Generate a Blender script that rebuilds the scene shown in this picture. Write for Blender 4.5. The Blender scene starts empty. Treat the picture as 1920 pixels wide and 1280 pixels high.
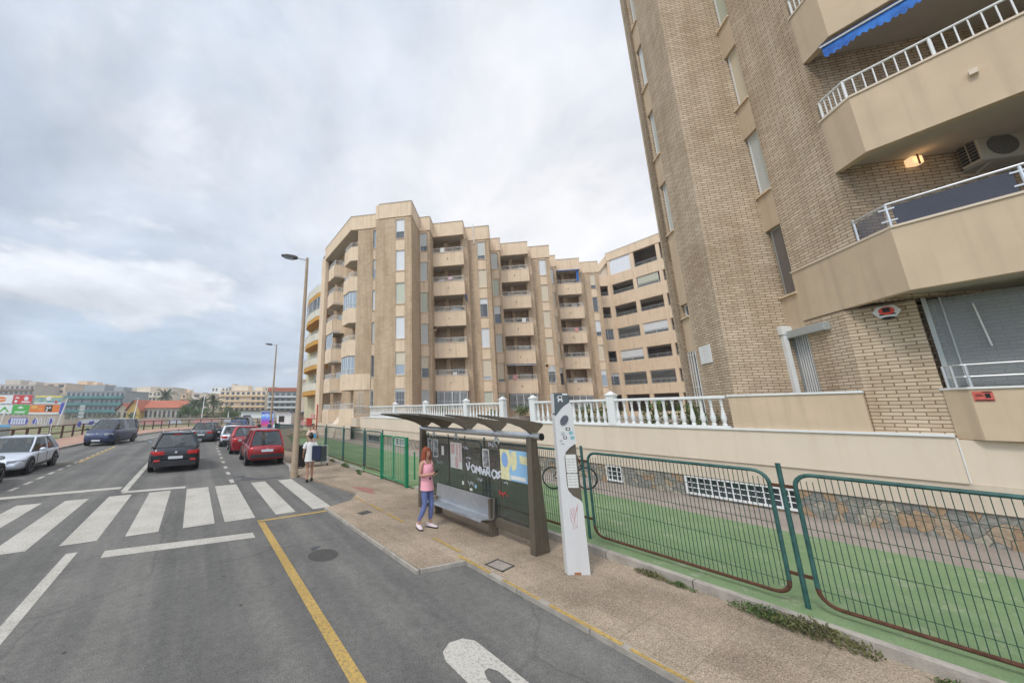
import bpy, bmesh, math, random
from mathutils import Vector, Matrix
R = math.radians
random.seed(7)
scn = bpy.context.scene
COL = scn.collection

# ------------------------------------------------------------------ camera
# world: x = across the street (to the right), y = along the street, z = up
YAW, PITCH, FPX, EYE = R(31.0), math.atan(132/635), 635.0, 2.5
cam = bpy.data.cameras.new('camera'); co = bpy.data.objects.new('camera', cam); COL.objects.link(co)
co.location = (0, 0, EYE); co.rotation_euler = (R(90)+PITCH, 0, -YAW)
cam.sensor_width = 36; cam.sensor_fit = 'HORIZONTAL'; cam.lens = 36*FPX/1920
cam.shift_x = (960-755)/1920; cam.shift_y = 0; cam.clip_start = .05; cam.clip_end = 3000
scn.camera = co

# ------------------------------------------------------------------ sky, sun
SUN_EL, SUN_AZ = 52, 254      # azimuth clockwise from +y
w = bpy.data.worlds.new('World'); scn.world = w; w.use_nodes = True
nt = w.node_tree; nt.nodes.clear(); N = nt.nodes.new; LK = nt.links.new
out = N('ShaderNodeOutputWorld'); bg = N('ShaderNodeBackground'); bg.inputs[1].default_value = .1
sky = N('ShaderNodeTexSky'); sky.sky_type = 'NISHITA'; sky.sun_disc = False
sky.sun_elevation = R(SUN_EL); sky.sun_rotation = R(SUN_AZ); sky.air_density = 1.0; sky.dust_density = 2.0
tc = N('ShaderNodeTexCoord'); sep = N('ShaderNodeSeparateXYZ'); LK(tc.outputs['Generated'], sep.inputs[0])
def mth(op, a, b=None, c=None, clamp=False):
    n = N('ShaderNodeMath'); n.operation = op; n.use_clamp = clamp
    for i, v in enumerate((a, b, c)):
        if v is None: continue
        if isinstance(v, (int, float)): n.inputs[i].default_value = v
        else: LK(v, n.inputs[i])
    return n.outputs[0]
zc = mth('ADD', mth('MAXIMUM', sep.outputs[2], 0.0), .34)
px = mth('DIVIDE', sep.outputs[0], zc); py = mth('DIVIDE', sep.outputs[1], zc)
cmb = N('ShaderNodeCombineXYZ'); LK(px, cmb.inputs[0]); LK(py, cmb.inputs[1])
def wnoise(scale, detail, rough, dist, off):
    mp = N('ShaderNodeMapping'); mp.inputs[1].default_value = off; LK(cmb.outputs[0], mp.inputs[0])
    n = N('ShaderNodeTexNoise'); n.inputs['Scale'].default_value = scale; n.inputs['Detail'].default_value = detail
    n.inputs['Roughness'].default_value = rough; n.inputs['Distortion'].default_value = dist
    LK(mp.outputs[0], n.inputs['Vector']); return n.outputs[0]
D3 = (.10, .07, 0)      # towards the bright part: offset samples give the clouds relief
n1 = wnoise(.85, 9, .56, .35, (5.7, 3.3, 0)); n1b = wnoise(.85, 9, .56, .35, (5.7+D3[0], 3.3+D3[1], 0)); n2 = wnoise(3.1, 8, .6, .6, (7.3, 2.2, 4)); n3 = wnoise(.32, 3, .5, .2, (2.5, 6.2, 2))
mix = mth('ADD', mth('ADD', mth('MULTIPLY', n1, .58), mth('MULTIPLY', n2, .20)), mth('MULTIPLY', n3, .22))
az0, el0 = R(50), R(30)
dv = N('ShaderNodeVectorMath'); dv.operation = 'DOT_PRODUCT'; LK(tc.outputs['Generated'], dv.inputs[0])
dv.inputs[1].default_value = (math.sin(az0)*math.cos(el0), math.cos(az0)*math.cos(el0), math.sin(el0))
glow = mth('POWER', mth('MAXIMUM', dv.outputs['Value'], 0.0), 6.0)
cr = N('ShaderNodeValToRGB'); e = cr.color_ramp.elements
e[0].position = .40; e[0].color = (.46, .57, .70, 1); e[1].position = .645; e[1].color = (.90, .91, .95, 1)
x = cr.color_ramp.elements.new(.475); x.color = (.52, .605, .725, 1); x = cr.color_ramp.elements.new(.555); x.color = (.62, .675, .765, 1)
LK(mth('ADD', mix, mth('MULTIPLY', mth('SUBTRACT', glow, .20), .13)), cr.inputs[0])
rel = mth('ADD', mth('MULTIPLY', mth('SUBTRACT', n1, n1b), 2.1), 1.0)
relc = N('ShaderNodeVectorMath'); relc.operation = 'SCALE'; LK(cr.outputs[0], relc.inputs[0]); LK(rel, relc.inputs['Scale'])
def cnoise(dz):
    mpc = N('ShaderNodeMapping'); mpc.inputs[1].default_value = (4.35, 8.15, .4+dz); mpc.inputs[3].default_value = (1, 1, 2.4); LK(tc.outputs['Generated'], mpc.inputs[0])
    nc = N('ShaderNodeTexNoise'); nc.inputs['Scale'].default_value = 2.4; nc.inputs['Detail'].default_value = 12; nc.inputs['Roughness'].default_value = .58; LK(mpc.outputs[0], nc.inputs['Vector']); return nc.outputs[0]
nc0, nc1 = cnoise(0), cnoise(.12)
crc = N('ShaderNodeValToRGB'); crc.color_ramp.elements[0].position = .515; crc.color_ramp.elements[0].color = (0, 0, 0, 1); crc.color_ramp.elements[1].position = .575; crc.color_ramp.elements[1].color = (1, 1, 1, 1); LK(nc0, crc.inputs[0])
lowm = N('ShaderNodeMapRange'); lowm.inputs[1].default_value = .60; lowm.inputs[2].default_value = .30; LK(sep.outputs[2], lowm.inputs[0])
shd = mth('ADD', mth('MULTIPLY', mth('SUBTRACT', nc0, nc1), 1.6), .96)
cc_ = N('ShaderNodeVectorMath'); cc_.operation = 'SCALE'; cc_.inputs[0].default_value = (.86, .88, .92); LK(shd, cc_.inputs['Scale'])
cmx = N('ShaderNodeMix'); cmx.data_type = 'RGBA'; LK(mth('MULTIPLY', mth('MULTIPLY', crc.outputs[0], lowm.outputs[0]), .72), cmx.inputs[0]); LK(relc.outputs[0], cmx.inputs[6]); LK(cc_.outputs[0], cmx.inputs[7])
gmix = N('ShaderNodeMix'); gmix.data_type = 'RGBA'
LK(mth('MULTIPLY', mth('MULTIPLY', glow, mth('ADD', mth('MULTIPLY', n2, 1.2), .1)), 1.0, clamp=True), gmix.inputs[0]); LK(cmx.outputs[2], gmix.inputs[6]); gmix.inputs[7].default_value = (.99, .98, .985, 1)
d2 = N('ShaderNodeVectorMath'); d2.operation = 'DOT_PRODUCT'; LK(tc.outputs['Generated'], d2.inputs[0])   # extra brightness added to the unseen sky behind the camera, lighting the facades
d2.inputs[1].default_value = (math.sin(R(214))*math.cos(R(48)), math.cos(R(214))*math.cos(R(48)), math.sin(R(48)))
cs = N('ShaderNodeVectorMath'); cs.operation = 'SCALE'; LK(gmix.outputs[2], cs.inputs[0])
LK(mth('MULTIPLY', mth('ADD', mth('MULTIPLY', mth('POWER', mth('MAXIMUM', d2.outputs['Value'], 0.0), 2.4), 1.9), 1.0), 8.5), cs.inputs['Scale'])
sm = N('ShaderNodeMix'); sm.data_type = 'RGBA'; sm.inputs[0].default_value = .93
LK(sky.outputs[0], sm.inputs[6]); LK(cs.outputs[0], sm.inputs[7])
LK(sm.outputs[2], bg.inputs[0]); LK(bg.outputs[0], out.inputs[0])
sun = bpy.data.lights.new('sun', 'SUN'); sun.energy = 1.3; sun.angle = R(11); sun.color = (1, .955, .89)
so = bpy.data.objects.new('sun', sun); COL.objects.link(so)
sd = Vector((math.sin(R(SUN_AZ))*math.cos(R(SUN_EL)), math.cos(R(SUN_AZ))*math.cos(R(SUN_EL)), math.sin(R(SUN_EL))))
so.rotation_euler = sd.to_track_quat('Z', 'Y').to_euler()
vs = scn.view_settings; vs.view_transform = 'Standard'; vs.look = 'None'; vs.gamma = 1; vs.exposure = 0.40

# ------------------------------------------------------------------ helpers
def tag(o, label=None, cat=None, group=None, kind=None):
    if label: o['label'] = label
    if cat: o['category'] = cat
    if group: o['group'] = group
    if kind: o['kind'] = kind
    return o
def thing(name, label, cat, loc=(0, 0, 0), rz=0, group=None):
    o = bpy.data.objects.new(name, None); COL.objects.link(o); o.location = loc; o.rotation_euler = (0, 0, rz)
    o.empty_display_size = .1
    return tag(o, label, cat, group)
def copy_tree(o, parent=None):
    c = o.copy(); COL.objects.link(c)
    if parent: c.parent = parent
    for ch in list(o.children): copy_tree(ch, c)
    return c
class MB:
    def __init__(s, M=None): s.v = []; s.f = []; s.M = M or Matrix()
    def add(s, vs, fs, M=None):
        b = len(s.v); T = s.M @ M if M is not None else s.M
        s.v += [T @ Vector(p) for p in vs]; s.f += [tuple(b+i for i in f) for f in fs]; return s
    def box(s, x0, x1, y0, y1, z0, z1, M=None):
        if x0 > x1: x0, x1 = x1, x0
        if y0 > y1: y0, y1 = y1, y0
        if z0 > z1: z0, z1 = z1, z0
        return s.add([(x0,y0,z0),(x1,y0,z0),(x1,y1,z0),(x0,y1,z0),(x0,y0,z1),(x1,y0,z1),(x1,y1,z1),(x0,y1,z1)],
                     [(0,3,2,1),(4,5,6,7),(0,1,5,4),(1,2,6,5),(2,3,7,6),(3,0,4,7)], M)
    def prism(s, poly, z0, z1, M=None):
        a = sum(poly[i][0]*poly[(i+1) % len(poly)][1]-poly[(i+1) % len(poly)][0]*poly[i][1] for i in range(len(poly)))
        if a < 0: poly = poly[::-1]
        n = len(poly)
        return s.add([(p[0], p[1], z0) for p in poly]+[(p[0], p[1], z1) for p in poly],
                     [tuple(range(n-1, -1, -1)), tuple(range(n, 2*n))]+[(i, (i+1) % n, n+(i+1) % n, n+i) for i in range(n)], M)
    def side(s, poly, y0, y1, M=None):   # polygon in the x-z plane, extruded along y
        n = len(poly)
        a = sum(poly[i][0]*poly[(i+1) % n][1]-poly[(i+1) % n][0]*poly[i][1] for i in range(n))
        if a > 0: poly = poly[::-1]
        if y0 > y1: y0, y1 = y1, y0
        return s.add([(p[0], y0, p[1]) for p in poly]+[(p[0], y1, p[1]) for p in poly],
                     [tuple(range(n-1, -1, -1)), tuple(range(n, 2*n))]+[(i, (i+1) % n, n+(i+1) % n, n+i) for i in range(n)], M)
    def sheet(s, poly, z): return s.add([(p[0], p[1], z) for p in poly], [tuple(range(len(poly)))])
    def tube(s, pts, r, n=8, M=None, cap=True):
        pts = [Vector(p) for p in pts]; rs = r if isinstance(r, (list, tuple)) else [r]*len(pts)
        vs = []; fs = []; up = None
        for i, p in enumerate(pts):
            a = pts[max(i-1, 0)]; b = pts[min(i+1, len(pts)-1)]; d = (b-a).normalized()
            if up is None:
                up = Vector((0, 0, 1)) if abs(d.z) < .9 else Vector((1, 0, 0))
            s1 = d.cross(up).normalized(); up = s1.cross(d).normalized()
            for k in range(n):
                t = 2*math.pi*k/n; vs.append(p+(s1*math.cos(t)+up*math.sin(t))*rs[i])
        for i in range(len(pts)-1):
            for k in range(n): fs.append((i*n+k, i*n+(k+1) % n, (i+1)*n+(k+1) % n, (i+1)*n+k))
        if cap: fs += [tuple(range(n-1, -1, -1)), tuple((len(pts)-1)*n+k for k in range(n))]
        return s.add(vs, [f[::-1] for f in fs], M)
    def lathe(s, prof, n=12, M=None):   # profile (r, z)
        vs = []; fs = []
        for (r, z) in prof:
            for k in range(n): t = 2*math.pi*k/n; vs.append((r*math.cos(t), r*math.sin(t), z))
        for i in range(len(prof)-1):
            for k in range(n): fs.append((i*n+k, i*n+(k+1) % n, (i+1)*n+(k+1) % n, (i+1)*n+k))
        fs += [tuple(range(n-1, -1, -1)), tuple((len(prof)-1)*n+k for k in range(n))]
        return s.add(vs, fs, M)
    def loft(s, rings, M=None, cap=True):
        n = len(rings[0]); vs = [p for r in rings for p in r]; fs = []
        for i in range(len(rings)-1):
            for k in range(n): fs.append((i*n+k, i*n+(k+1) % n, (i+1)*n+(k+1) % n, (i+1)*n+k))
        if cap: fs += [tuple(range(n-1, -1, -1)), tuple((len(rings)-1)*n+k for k in range(n))]
        return s.add(vs, fs, M)
    def ball(s, c, r, M=None, n=10, m=7):
        r = r if isinstance(r, (tuple, list)) else (r, r, r)
        rings = []
        for i in range(m+1):
            a = math.pi*(.02+.96*i/m)-math.pi/2
            rings.append([(c[0]+r[0]*math.cos(a)*math.cos(2*math.pi*k/n), c[1]+r[1]*math.cos(a)*math.sin(2*math.pi*k/n), c[2]+r[2]*math.sin(a)) for k in range(n)])
        return s.loft(rings, M)
    def build(s, name, mat, parent=None, smooth=False, bevel=0, sub=0):
        me = bpy.data.meshes.new(name); me.from_pydata(s.v, [], s.f); me.materials.append(mat)
        uv = me.uv_layers.new(name='UVMap').data
        for p in me.polygons:
            nx, ny, nz = p.normal
            if abs(nz) > .75: fu = lambda c: (c.x, c.y)
            else:
                h = math.hypot(nx, ny) or 1; tx, ty = -ny/h, nx/h
                fu = lambda c: (c.x*tx+c.y*ty, c.z)
            for li in p.loop_indices: uv[li].uv = fu(me.vertices[me.loops[li].vertex_index].co)
            p.use_smooth = smooth
        o = bpy.data.objects.new(name, me); COL.objects.link(o)
        if parent is not None: o.parent = parent
        if bevel:
            b = o.modifiers.new('bevel', 'BEVEL'); b.width = bevel; b.segments = 2; b.limit_method = 'ANGLE'
        if sub:
            b = o.modifiers.new('sub', 'SUBSURF'); b.levels = sub; b.render_levels = sub
        if smooth and not sub:
            try: me.set_sharp_from_angle(angle=R(38))
            except Exception: pass
        return o
def struct(name, mb, mat, label=None): o = mb.build(name, mat); return tag(o, label, None, None, 'structure')
def at(u, depth, z=0):   # real position of a far thing: bearing by picture column, distance chosen
    xx, yy = (u-755)/648.6*depth, depth
    return (xx*math.cos(YAW)+yy*math.sin(YAW), -xx*math.sin(YAW)+yy*math.cos(YAW), z)
def Rz(a): return Matrix.Rotation(a, 4, 'Z')
def T(x, y, z=0): return Matrix.Translation((x, y, z))

# ------------------------------------------------------------------ materials
def mat(name, col, rough=.7, var=.12, scale=3., bump=0., bscale=60., metal=0., spec=.4, streak=0., stain=None, alpha=1., emis=0., trans=0., coat=0., col2=None):
    m = bpy.data.materials.new(name); m.use_nodes = True; t = m.node_tree; n = t.nodes; p = n['Principled BSDF']
    p.inputs['Roughness'].default_value = rough; p.inputs['Metallic'].default_value = metal
    p.inputs['Specular IOR Level'].default_value = spec; p.inputs['Coat Weight'].default_value = coat
    p.inputs['Coat Roughness'].default_value = .05
    c = (*col, 1)
    if emis: p.inputs['Emission Color'].default_value = c; p.inputs['Emission Strength'].default_value = emis
    if alpha < 1: p.inputs['Alpha'].default_value = alpha
    if trans: p.inputs['Transmission Weight'].default_value = trans
    tcn = n.new('ShaderNodeTexCoord')
    if var > 0:
        no = n.new('ShaderNodeTexNoise'); no.inputs['Scale'].default_value = scale; no.inputs['Detail'].default_value = 6; no.inputs['Roughness'].default_value = .65
        t.links.new(tcn.outputs['Object'], no.inputs['Vector'])
        r = n.new('ShaderNodeValToRGB'); r.color_ramp.elements[0].position = .3; r.color_ramp.elements[1].position = .72
        r.color_ramp.elements[0].color = tuple(max(0, v*(1-var)) for v in col)+(1,)
        r.color_ramp.elements[1].color = (*(col2 if col2 else tuple(min(1, v*(1+var)) for v in col)), 1)
        t.links.new(no.outputs[0], r.inputs[0]); src = r.outputs[0]
        if streak:
            mp = n.new('ShaderNodeMapping'); mp.inputs[3].default_value = (3.2, 3.2, .22); t.links.new(tcn.outputs['Object'], mp.inputs[0])
            n2 = n.new('ShaderNodeTexNoise'); n2.inputs['Scale'].default_value = 1.6; n2.inputs['Detail'].default_value = 5; t.links.new(mp.outputs[0], n2.inputs['Vector'])
            r2 = n.new('ShaderNodeValToRGB'); r2.color_ramp.elements[0].position = .50; r2.color_ramp.elements[1].position = .70
            r2.color_ramp.elements[0].color = (0, 0, 0, 1); r2.color_ramp.elements[1].color = (1, 1, 1, 1); t.links.new(n2.outputs[0], r2.inputs[0])
            mu = n.new('ShaderNodeMath'); mu.operation = 'MULTIPLY'; mu.inputs[1].default_value = streak; t.links.new(r2.outputs[0], mu.inputs[0])
            mx = n.new('ShaderNodeMix'); mx.data_type = 'RGBA'; t.links.new(mu.outputs[0], mx.inputs[0]); t.links.new(src, mx.inputs[6])
            mx.inputs[7].default_value = (*(stain or tuple(v*.5 for v in col)), 1); src = mx.outputs[2]
        t.links.new(src, p.inputs['Base Color'])
    else: p.inputs['Base Color'].default_value = c
    if bump:
        nb = n.new('ShaderNodeTexNoise'); nb.inputs['Scale'].default_value = bscale; nb.inputs['Detail'].default_value = 4
        t.links.new(tcn.outputs['Object'], nb.inputs['Vector'])
        bn = n.new('ShaderNodeBump'); bn.inputs['Strength'].default_value = bump; bn.inputs['Distance'].default_value = .02
        t.links.new(nb.outputs[0], bn.inputs['Height']); t.links.new(bn.outputs[0], p.inputs['Normal'])
    return m
def brick(name, c1, c2, mortar, bw=.28, rh=.078, ms=.011, tint=None):
    m = bpy.data.materials.new(name); m.use_nodes = True; t = m.node_tree; n = t.nodes; p = n['Principled BSDF']; L = t.links.new
    p.inputs['Roughness'].default_value = .85; p.inputs['Specular IOR Level'].default_value = .25
    uv = n.new('ShaderNodeUVMap'); uv.uv_map = 'UVMap'
    b = n.new('ShaderNodeTexBrick'); b.inputs['Scale'].default_value = 1; b.inputs['Brick Width'].default_value = bw; b.inputs['Row Height'].default_value = rh
    b.inputs['Mortar Size'].default_value = ms; b.inputs['Mortar Smooth'].default_value = .25; b.inputs['Bias'].default_value = -.1
    b.inputs['Color1'].default_value = (*c1, 1); b.inputs['Color2'].default_value = (*c2, 1); b.inputs['Mortar'].default_value = (*mortar, 1)
    L(uv.outputs[0], b.inputs['Vector'])
    tcn = n.new('ShaderNodeTexCoord'); no = n.new('ShaderNodeTexNoise'); no.inputs['Scale'].default_value = .7; no.inputs['Detail'].default_value = 7; L(tcn.outputs['Object'], no.inputs['Vector'])
    r = n.new('ShaderNodeValToRGB'); r.color_ramp.elements[0].position = .33; r.color_ramp.elements[1].position = .7
    tn = tint or (.80, .74, .66); r.color_ramp.elements[0].color = (*tn, 1); r.color_ramp.elements[1].color = (1.08, 1.06, 1.04, 1); L(no.outputs[0], r.inputs[0])
    mx = n.new('ShaderNodeMix'); mx.data_type = 'RGBA'; mx.blend_type = 'MULTIPLY'; mx.inputs[0].default_value = 1; L(b.outputs[0], mx.inputs[6]); L(r.outputs[0], mx.inputs[7])
    mps = n.new('ShaderNodeMapping'); mps.inputs[3].default_value = (2.1, 2.1, .13); L(tcn.outputs['Object'], mps.inputs[0]); ns = n.new('ShaderNodeTexNoise'); ns.inputs['Scale'].default_value = 1.3; ns.inputs['Detail'].default_value = 7; L(mps.outputs[0], ns.inputs['Vector'])
    rs = n.new('ShaderNodeValToRGB'); rs.color_ramp.elements[0].position = .38; rs.color_ramp.elements[0].color = (.90, .875, .84, 1); rs.color_ramp.elements[1].position = .58; rs.color_ramp.elements[1].color = (1.03, 1.03, 1.03, 1); L(ns.outputs[0], rs.inputs[0])
    mxs = n.new('ShaderNodeMix'); mxs.data_type = 'RGBA'; mxs.blend_type = 'MULTIPLY'; mxs.inputs[0].default_value = 1; L(mx.outputs[2], mxs.inputs[6]); L(rs.outputs[0], mxs.inputs[7])
    L(mxs.outputs[2], p.inputs['Base Color'])
    bn = n.new('ShaderNodeBump'); bn.inputs['Strength'].default_value = .6; bn.inputs['Distance'].default_value = .01; bn.invert = True; L(b.outputs['Fac'], bn.inputs['Height']); L(bn.outputs[0], p.inputs['Normal'])
    return m
def ground_mat(name, kind):
    m = bpy.data.materials.new(name); m.use_nodes = True; t = m.node_tree; n = t.nodes; p = n['Principled BSDF']; L = t.links.new
    p.inputs['Roughness'].default_value = .9; p.inputs['Specular IOR Level'].default_value = .25
    tcn = n.new('ShaderNodeTexCoord')
    def noise(s, d=6, ro=.6):
        q = n.new('ShaderNodeTexNoise'); q.inputs['Scale'].default_value = s; q.inputs['Detail'].default_value = d; q.inputs['Roughness'].default_value = ro; L(tcn.outputs['Object'], q.inputs['Vector']); return q.outputs[0]
    def ramp(src, p0, c0, p1, c1):
        r = n.new('ShaderNodeValToRGB'); a = r.color_ramp.elements; a[0].position = p0; a[0].color = (*c0, 1); a[1].position = p1; a[1].color = (*c1, 1); L(src, r.inputs[0]); return r.outputs[0]
    def mul(a, b, f=1., mode='MULTIPLY'):
        x = n.new('ShaderNodeMix'); x.data_type = 'RGBA'; x.blend_type = mode
        if isinstance(f, float): x.inputs[0].default_value = f
        else: L(f, x.inputs[0])
        for k, q in ((6, a), (7, b)):
            if isinstance(q, tuple): x.inputs[k].default_value = (*q, 1)
            else: L(q, x.inputs[k])
        return x.outputs[2]
    if kind == 'asphalt':
        c = ramp(noise(.55, 5), .3, (.125, .119, .110), .72, (.178, .169, .155))
        c = mul(c, ramp(noise(85, 3, .75), .34, (.52, .52, .52), .66, (1.48, 1.48, 1.46))); c = mul(c, ramp(noise(28, 5, .85), .36, (.84, .84, .84), .62, (1.13, 1.13, 1.12)))
        c = mul(c, ramp(noise(9, 4), .35, (.88, .88, .88), .65, (1.08, 1.08, 1.08)))
        v = n.new('ShaderNodeTexVoronoi'); v.feature = 'DISTANCE_TO_EDGE'; v.inputs['Scale'].default_value = .32
        wv = n.new('ShaderNodeMix'); wv.data_type = 'VECTOR'; wv.inputs[0].default_value = .25; q = n.new('ShaderNodeTexNoise'); q.inputs['Scale'].default_value = 1.6; q.inputs['Detail'].default_value = 6
        L(tcn.outputs['Object'], q.inputs['Vector']); L(tcn.outputs['Object'], wv.inputs[4]); L(q.outputs['Color'], wv.inputs[5]); L(wv.outputs[1], v.inputs['Vector'])
        c = mul(c, ramp(v.outputs['Distance'], .0, (.72, .72, .72), .006, (1, 1, 1)), .8)
        mpt = n.new('ShaderNodeMapping'); mpt.inputs[3].default_value = (1.5, .05, 1); L(tcn.outputs['Object'], mpt.inputs[0]); q3 = n.new('ShaderNodeTexNoise'); q3.inputs['Scale'].default_value = 1; q3.inputs['Detail'].default_value = 5; L(mpt.outputs[0], q3.inputs['Vector'])
        c = mul(c, ramp(q3.outputs[0], .38, (.78, .78, .79), .60, (1.10, 1.095, 1.08)))
        v4 = n.new('ShaderNodeTexVoronoi'); v4.inputs['Scale'].default_value = 1.7; L(tcn.outputs['Object'], v4.inputs['Vector']); c = mul(c, ramp(v4.outputs['Distance'], .022, (.34, .33, .32), .045, (1, 1, 1)))
        c = mul(c, ramp(noise(.9, 9, .72), .30, (.80, .80, .81), .42, (1, 1, 1)))
        bs, bst = 160, .35
    elif kind == 'paint':
        c = ramp(noise(30, 5, .75), .30, (.24, .22, .19), .53, (.49, .455, .40)); c = mul(c, (.165, .16, .15), ramp(noise(7, 12, .82), .62, (0, 0, 0), .68, (1, 1, 1)), 'MIX'); c = mul(c, ramp(noise(1.3), .3, (.82, .81, .78), .6, (1.02, 1.02, 1.02)))
        bs, bst = 150, .2
    elif kind == 'yellow':
        c = ramp(noise(26, 5, .75), .34, (.20, .155, .09), .54, (.46, .30, .09)); c = mul(c, (.165, .16, .15), ramp(noise(8, 12, .82), .60, (0, 0, 0), .66, (1, 1, 1)), 'MIX'); c = mul(c, ramp(noise(1.1), .3, (.85, .85, .85), .6, (1.05, 1.05, 1.05)))
        bs, bst = 150, .2
    elif kind == 'paving':
        b = n.new('ShaderNodeTexBrick'); b.inputs['Scale'].default_value = 1; b.inputs['Brick Width'].default_value = .62; b.inputs['Row Height'].default_value = .62; b.inputs['Mortar Size'].default_value = .008
        b.inputs['Color1'].default_value = (.28, .225, .18, 1); b.inputs['Color2'].default_value = (.325, .27, .215, 1); b.inputs['Mortar'].default_value = (.25, .21, .165, 1); b.offset = .5
        L(tcn.outputs['Object'], b.inputs['Vector']); c = b.outputs[0]
        c = mul(c, (1.09, 1.07, 1.0))
        c = mul(c, ramp(noise(70, 2, .8), .36, (.55, .51, .48), .64, (1.42, 1.42, 1.42)))
        c = mul(c, ramp(noise(.8, 7, .7), .34, (.70, .70, .70), .62, (1.10, 1.09, 1.08))); c = mul(c, ramp(noise(22, 4, .8), .36, (.84, .83, .82), .62, (1.13, 1.12, 1.1)))
        bs, bst = 60, .4
    elif kind == 'green':
        c = ramp(noise(.5, 5), .3, (.155, .225, .105), .7, (.205, .285, .14)); c = mul(c, ramp(noise(90, 3), .3, (.78, .78, .78), .7, (1.18, 1.18, 1.18))); c = mul(c, ramp(noise(5, 7, .7), .3, (.86, .88, .88), .7, (1.07, 1.05, 1.05)))
        c = mul(c, (.36, .345, .27), ramp(noise(2.8, 10, .8), .555, (0, 0, 0), .64, (.7, .7, .7)), 'MIX'); bs, bst = 90, .2
    elif kind == 'concrete':
        c = ramp(noise(1.2, 6), .3, (.27, .22, .185), .7, (.37, .315, .265)); c = mul(c, ramp(noise(70, 3), .3, (.72, .72, .72), .7, (1.18, 1.18, 1.18))); bs, bst = 70, .3
    elif kind == 'pink':
        c = ramp(noise(1.2, 6), .3, (.36, .21, .15), .7, (.46, .29, .215)); c = mul(c, ramp(noise(60, 3), .3, (.8, .8, .8), .7, (1.15, 1.15, 1.15))); bs, bst = 60, .3
    elif kind == 'dirt':
        c = ramp(noise(.12, 7, .7), .42, (.30, .22, .14), .56, (.10, .145, .045)); c = mul(c, ramp(noise(3, 6, .8), .3, (.6, .6, .6), .7, (1.3, 1.3, 1.3))); bs, bst = 8, .6
    L(c, p.inputs['Base Color'])
    nb = n.new('ShaderNodeTexNoise'); nb.inputs['Scale'].default_value = bs; nb.inputs['Detail'].default_value = 3; L(tcn.outputs['Object'], nb.inputs['Vector'])
    bn = n.new('ShaderNodeBump'); bn.inputs['Strength'].default_value = bst; bn.inputs['Distance'].default_value = .01; L(nb.outputs[0], bn.inputs['Height']); L(bn.outputs[0], p.inputs['Normal'])
    return m
def stone_mat():
    m = bpy.data.materials.new('crazy_stone'); m.use_nodes = True; t = m.node_tree; n = t.nodes; p = n['Principled BSDF']; L = t.links.new
    p.inputs['Roughness'].default_value = .85; uv = n.new('ShaderNodeUVMap'); uv.uv_map = 'UVMap'
    q = n.new('ShaderNodeTexNoise'); q.inputs['Scale'].default_value = 2.5; L(uv.outputs[0], q.inputs['Vector'])
    mxv = n.new('ShaderNodeMix'); mxv.data_type = 'VECTOR'; mxv.inputs[0].default_value = .16; L(uv.outputs[0], mxv.inputs[4]); L(q.outputs['Color'], mxv.inputs[5])
    v = n.new('ShaderNodeTexVoronoi'); v.inputs['Scale'].default_value = 6.2; L(mxv.outputs[1], v.inputs['Vector'])
    v2 = n.new('ShaderNodeTexVoronoi'); v2.feature = 'DISTANCE_TO_EDGE'; v2.inputs['Scale'].default_value = 6.2; L(mxv.outputs[1], v2.inputs['Vector'])
    sp = n.new('ShaderNodeSeparateColor'); L(v.outputs['Color'], sp.inputs[0])
    r = n.new('ShaderNodeValToRGB'); r.color_ramp.interpolation = 'CONSTANT'; e = r.color_ramp.elements; e[0].position = 0; e[0].color = (.26, .245, .21, 1); e[1].position = .28; e[1].color = (.36, .245, .15, 1)
    for pp, cc in ((.45, (.36, .32, .25, 1)), (.62, (.22, .21, .19, 1)), (.78, (.38, .29, .20, 1)), (.9, (.30, .28, .24, 1))): x = e.new(pp); x.color = cc
    L(sp.outputs[0], r.inputs[0])
    no = n.new('ShaderNodeTexNoise'); no.inputs['Scale'].default_value = 14; no.inputs['Detail'].default_value = 6; L(uv.outputs[0], no.inputs['Vector'])
    r3 = n.new('ShaderNodeValToRGB'); r3.color_ramp.elements[0].position = .3; r3.color_ramp.elements[0].color = (.7, .68, .65, 1); r3.color_ramp.elements[1].position = .7; r3.color_ramp.elements[1].color = (1.2, 1.2, 1.2, 1); L(no.outputs[0], r3.inputs[0])
    m1 = n.new('ShaderNodeMix'); m1.data_type = 'RGBA'; m1.blend_type = 'MULTIPLY'; m1.inputs[0].default_value = 1; L(r.outputs[0], m1.inputs[6]); L(r3.outputs[0], m1.inputs[7])
    r2 = n.new('ShaderNodeValToRGB'); r2.color_ramp.elements[0].position = .012; r2.color_ramp.elements[0].color = (1, 1, 1, 1); r2.color_ramp.elements[1].position = .04; r2.color_ramp.elements[1].color = (0, 0, 0, 1); L(v2.outputs['Distance'], r2.inputs[0])
    m2 = n.new('ShaderNodeMix'); m2.data_type = 'RGBA'; L(r2.outputs[0], m2.inputs[0]); L(m1.outputs[2], m2.inputs[6]); m2.inputs[7].default_value = (.12, .105, .085, 1)
    L(m2.outputs[2], p.inputs['Base Color'])
    bn = n.new('ShaderNodeBump'); bn.inputs['Strength'].default_value = .8; bn.inputs['Distance'].default_value = .02; L(v2.outputs['Distance'], bn.inputs['Height']); L(bn.outputs[0], p.inputs['Normal'])
    return m
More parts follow.
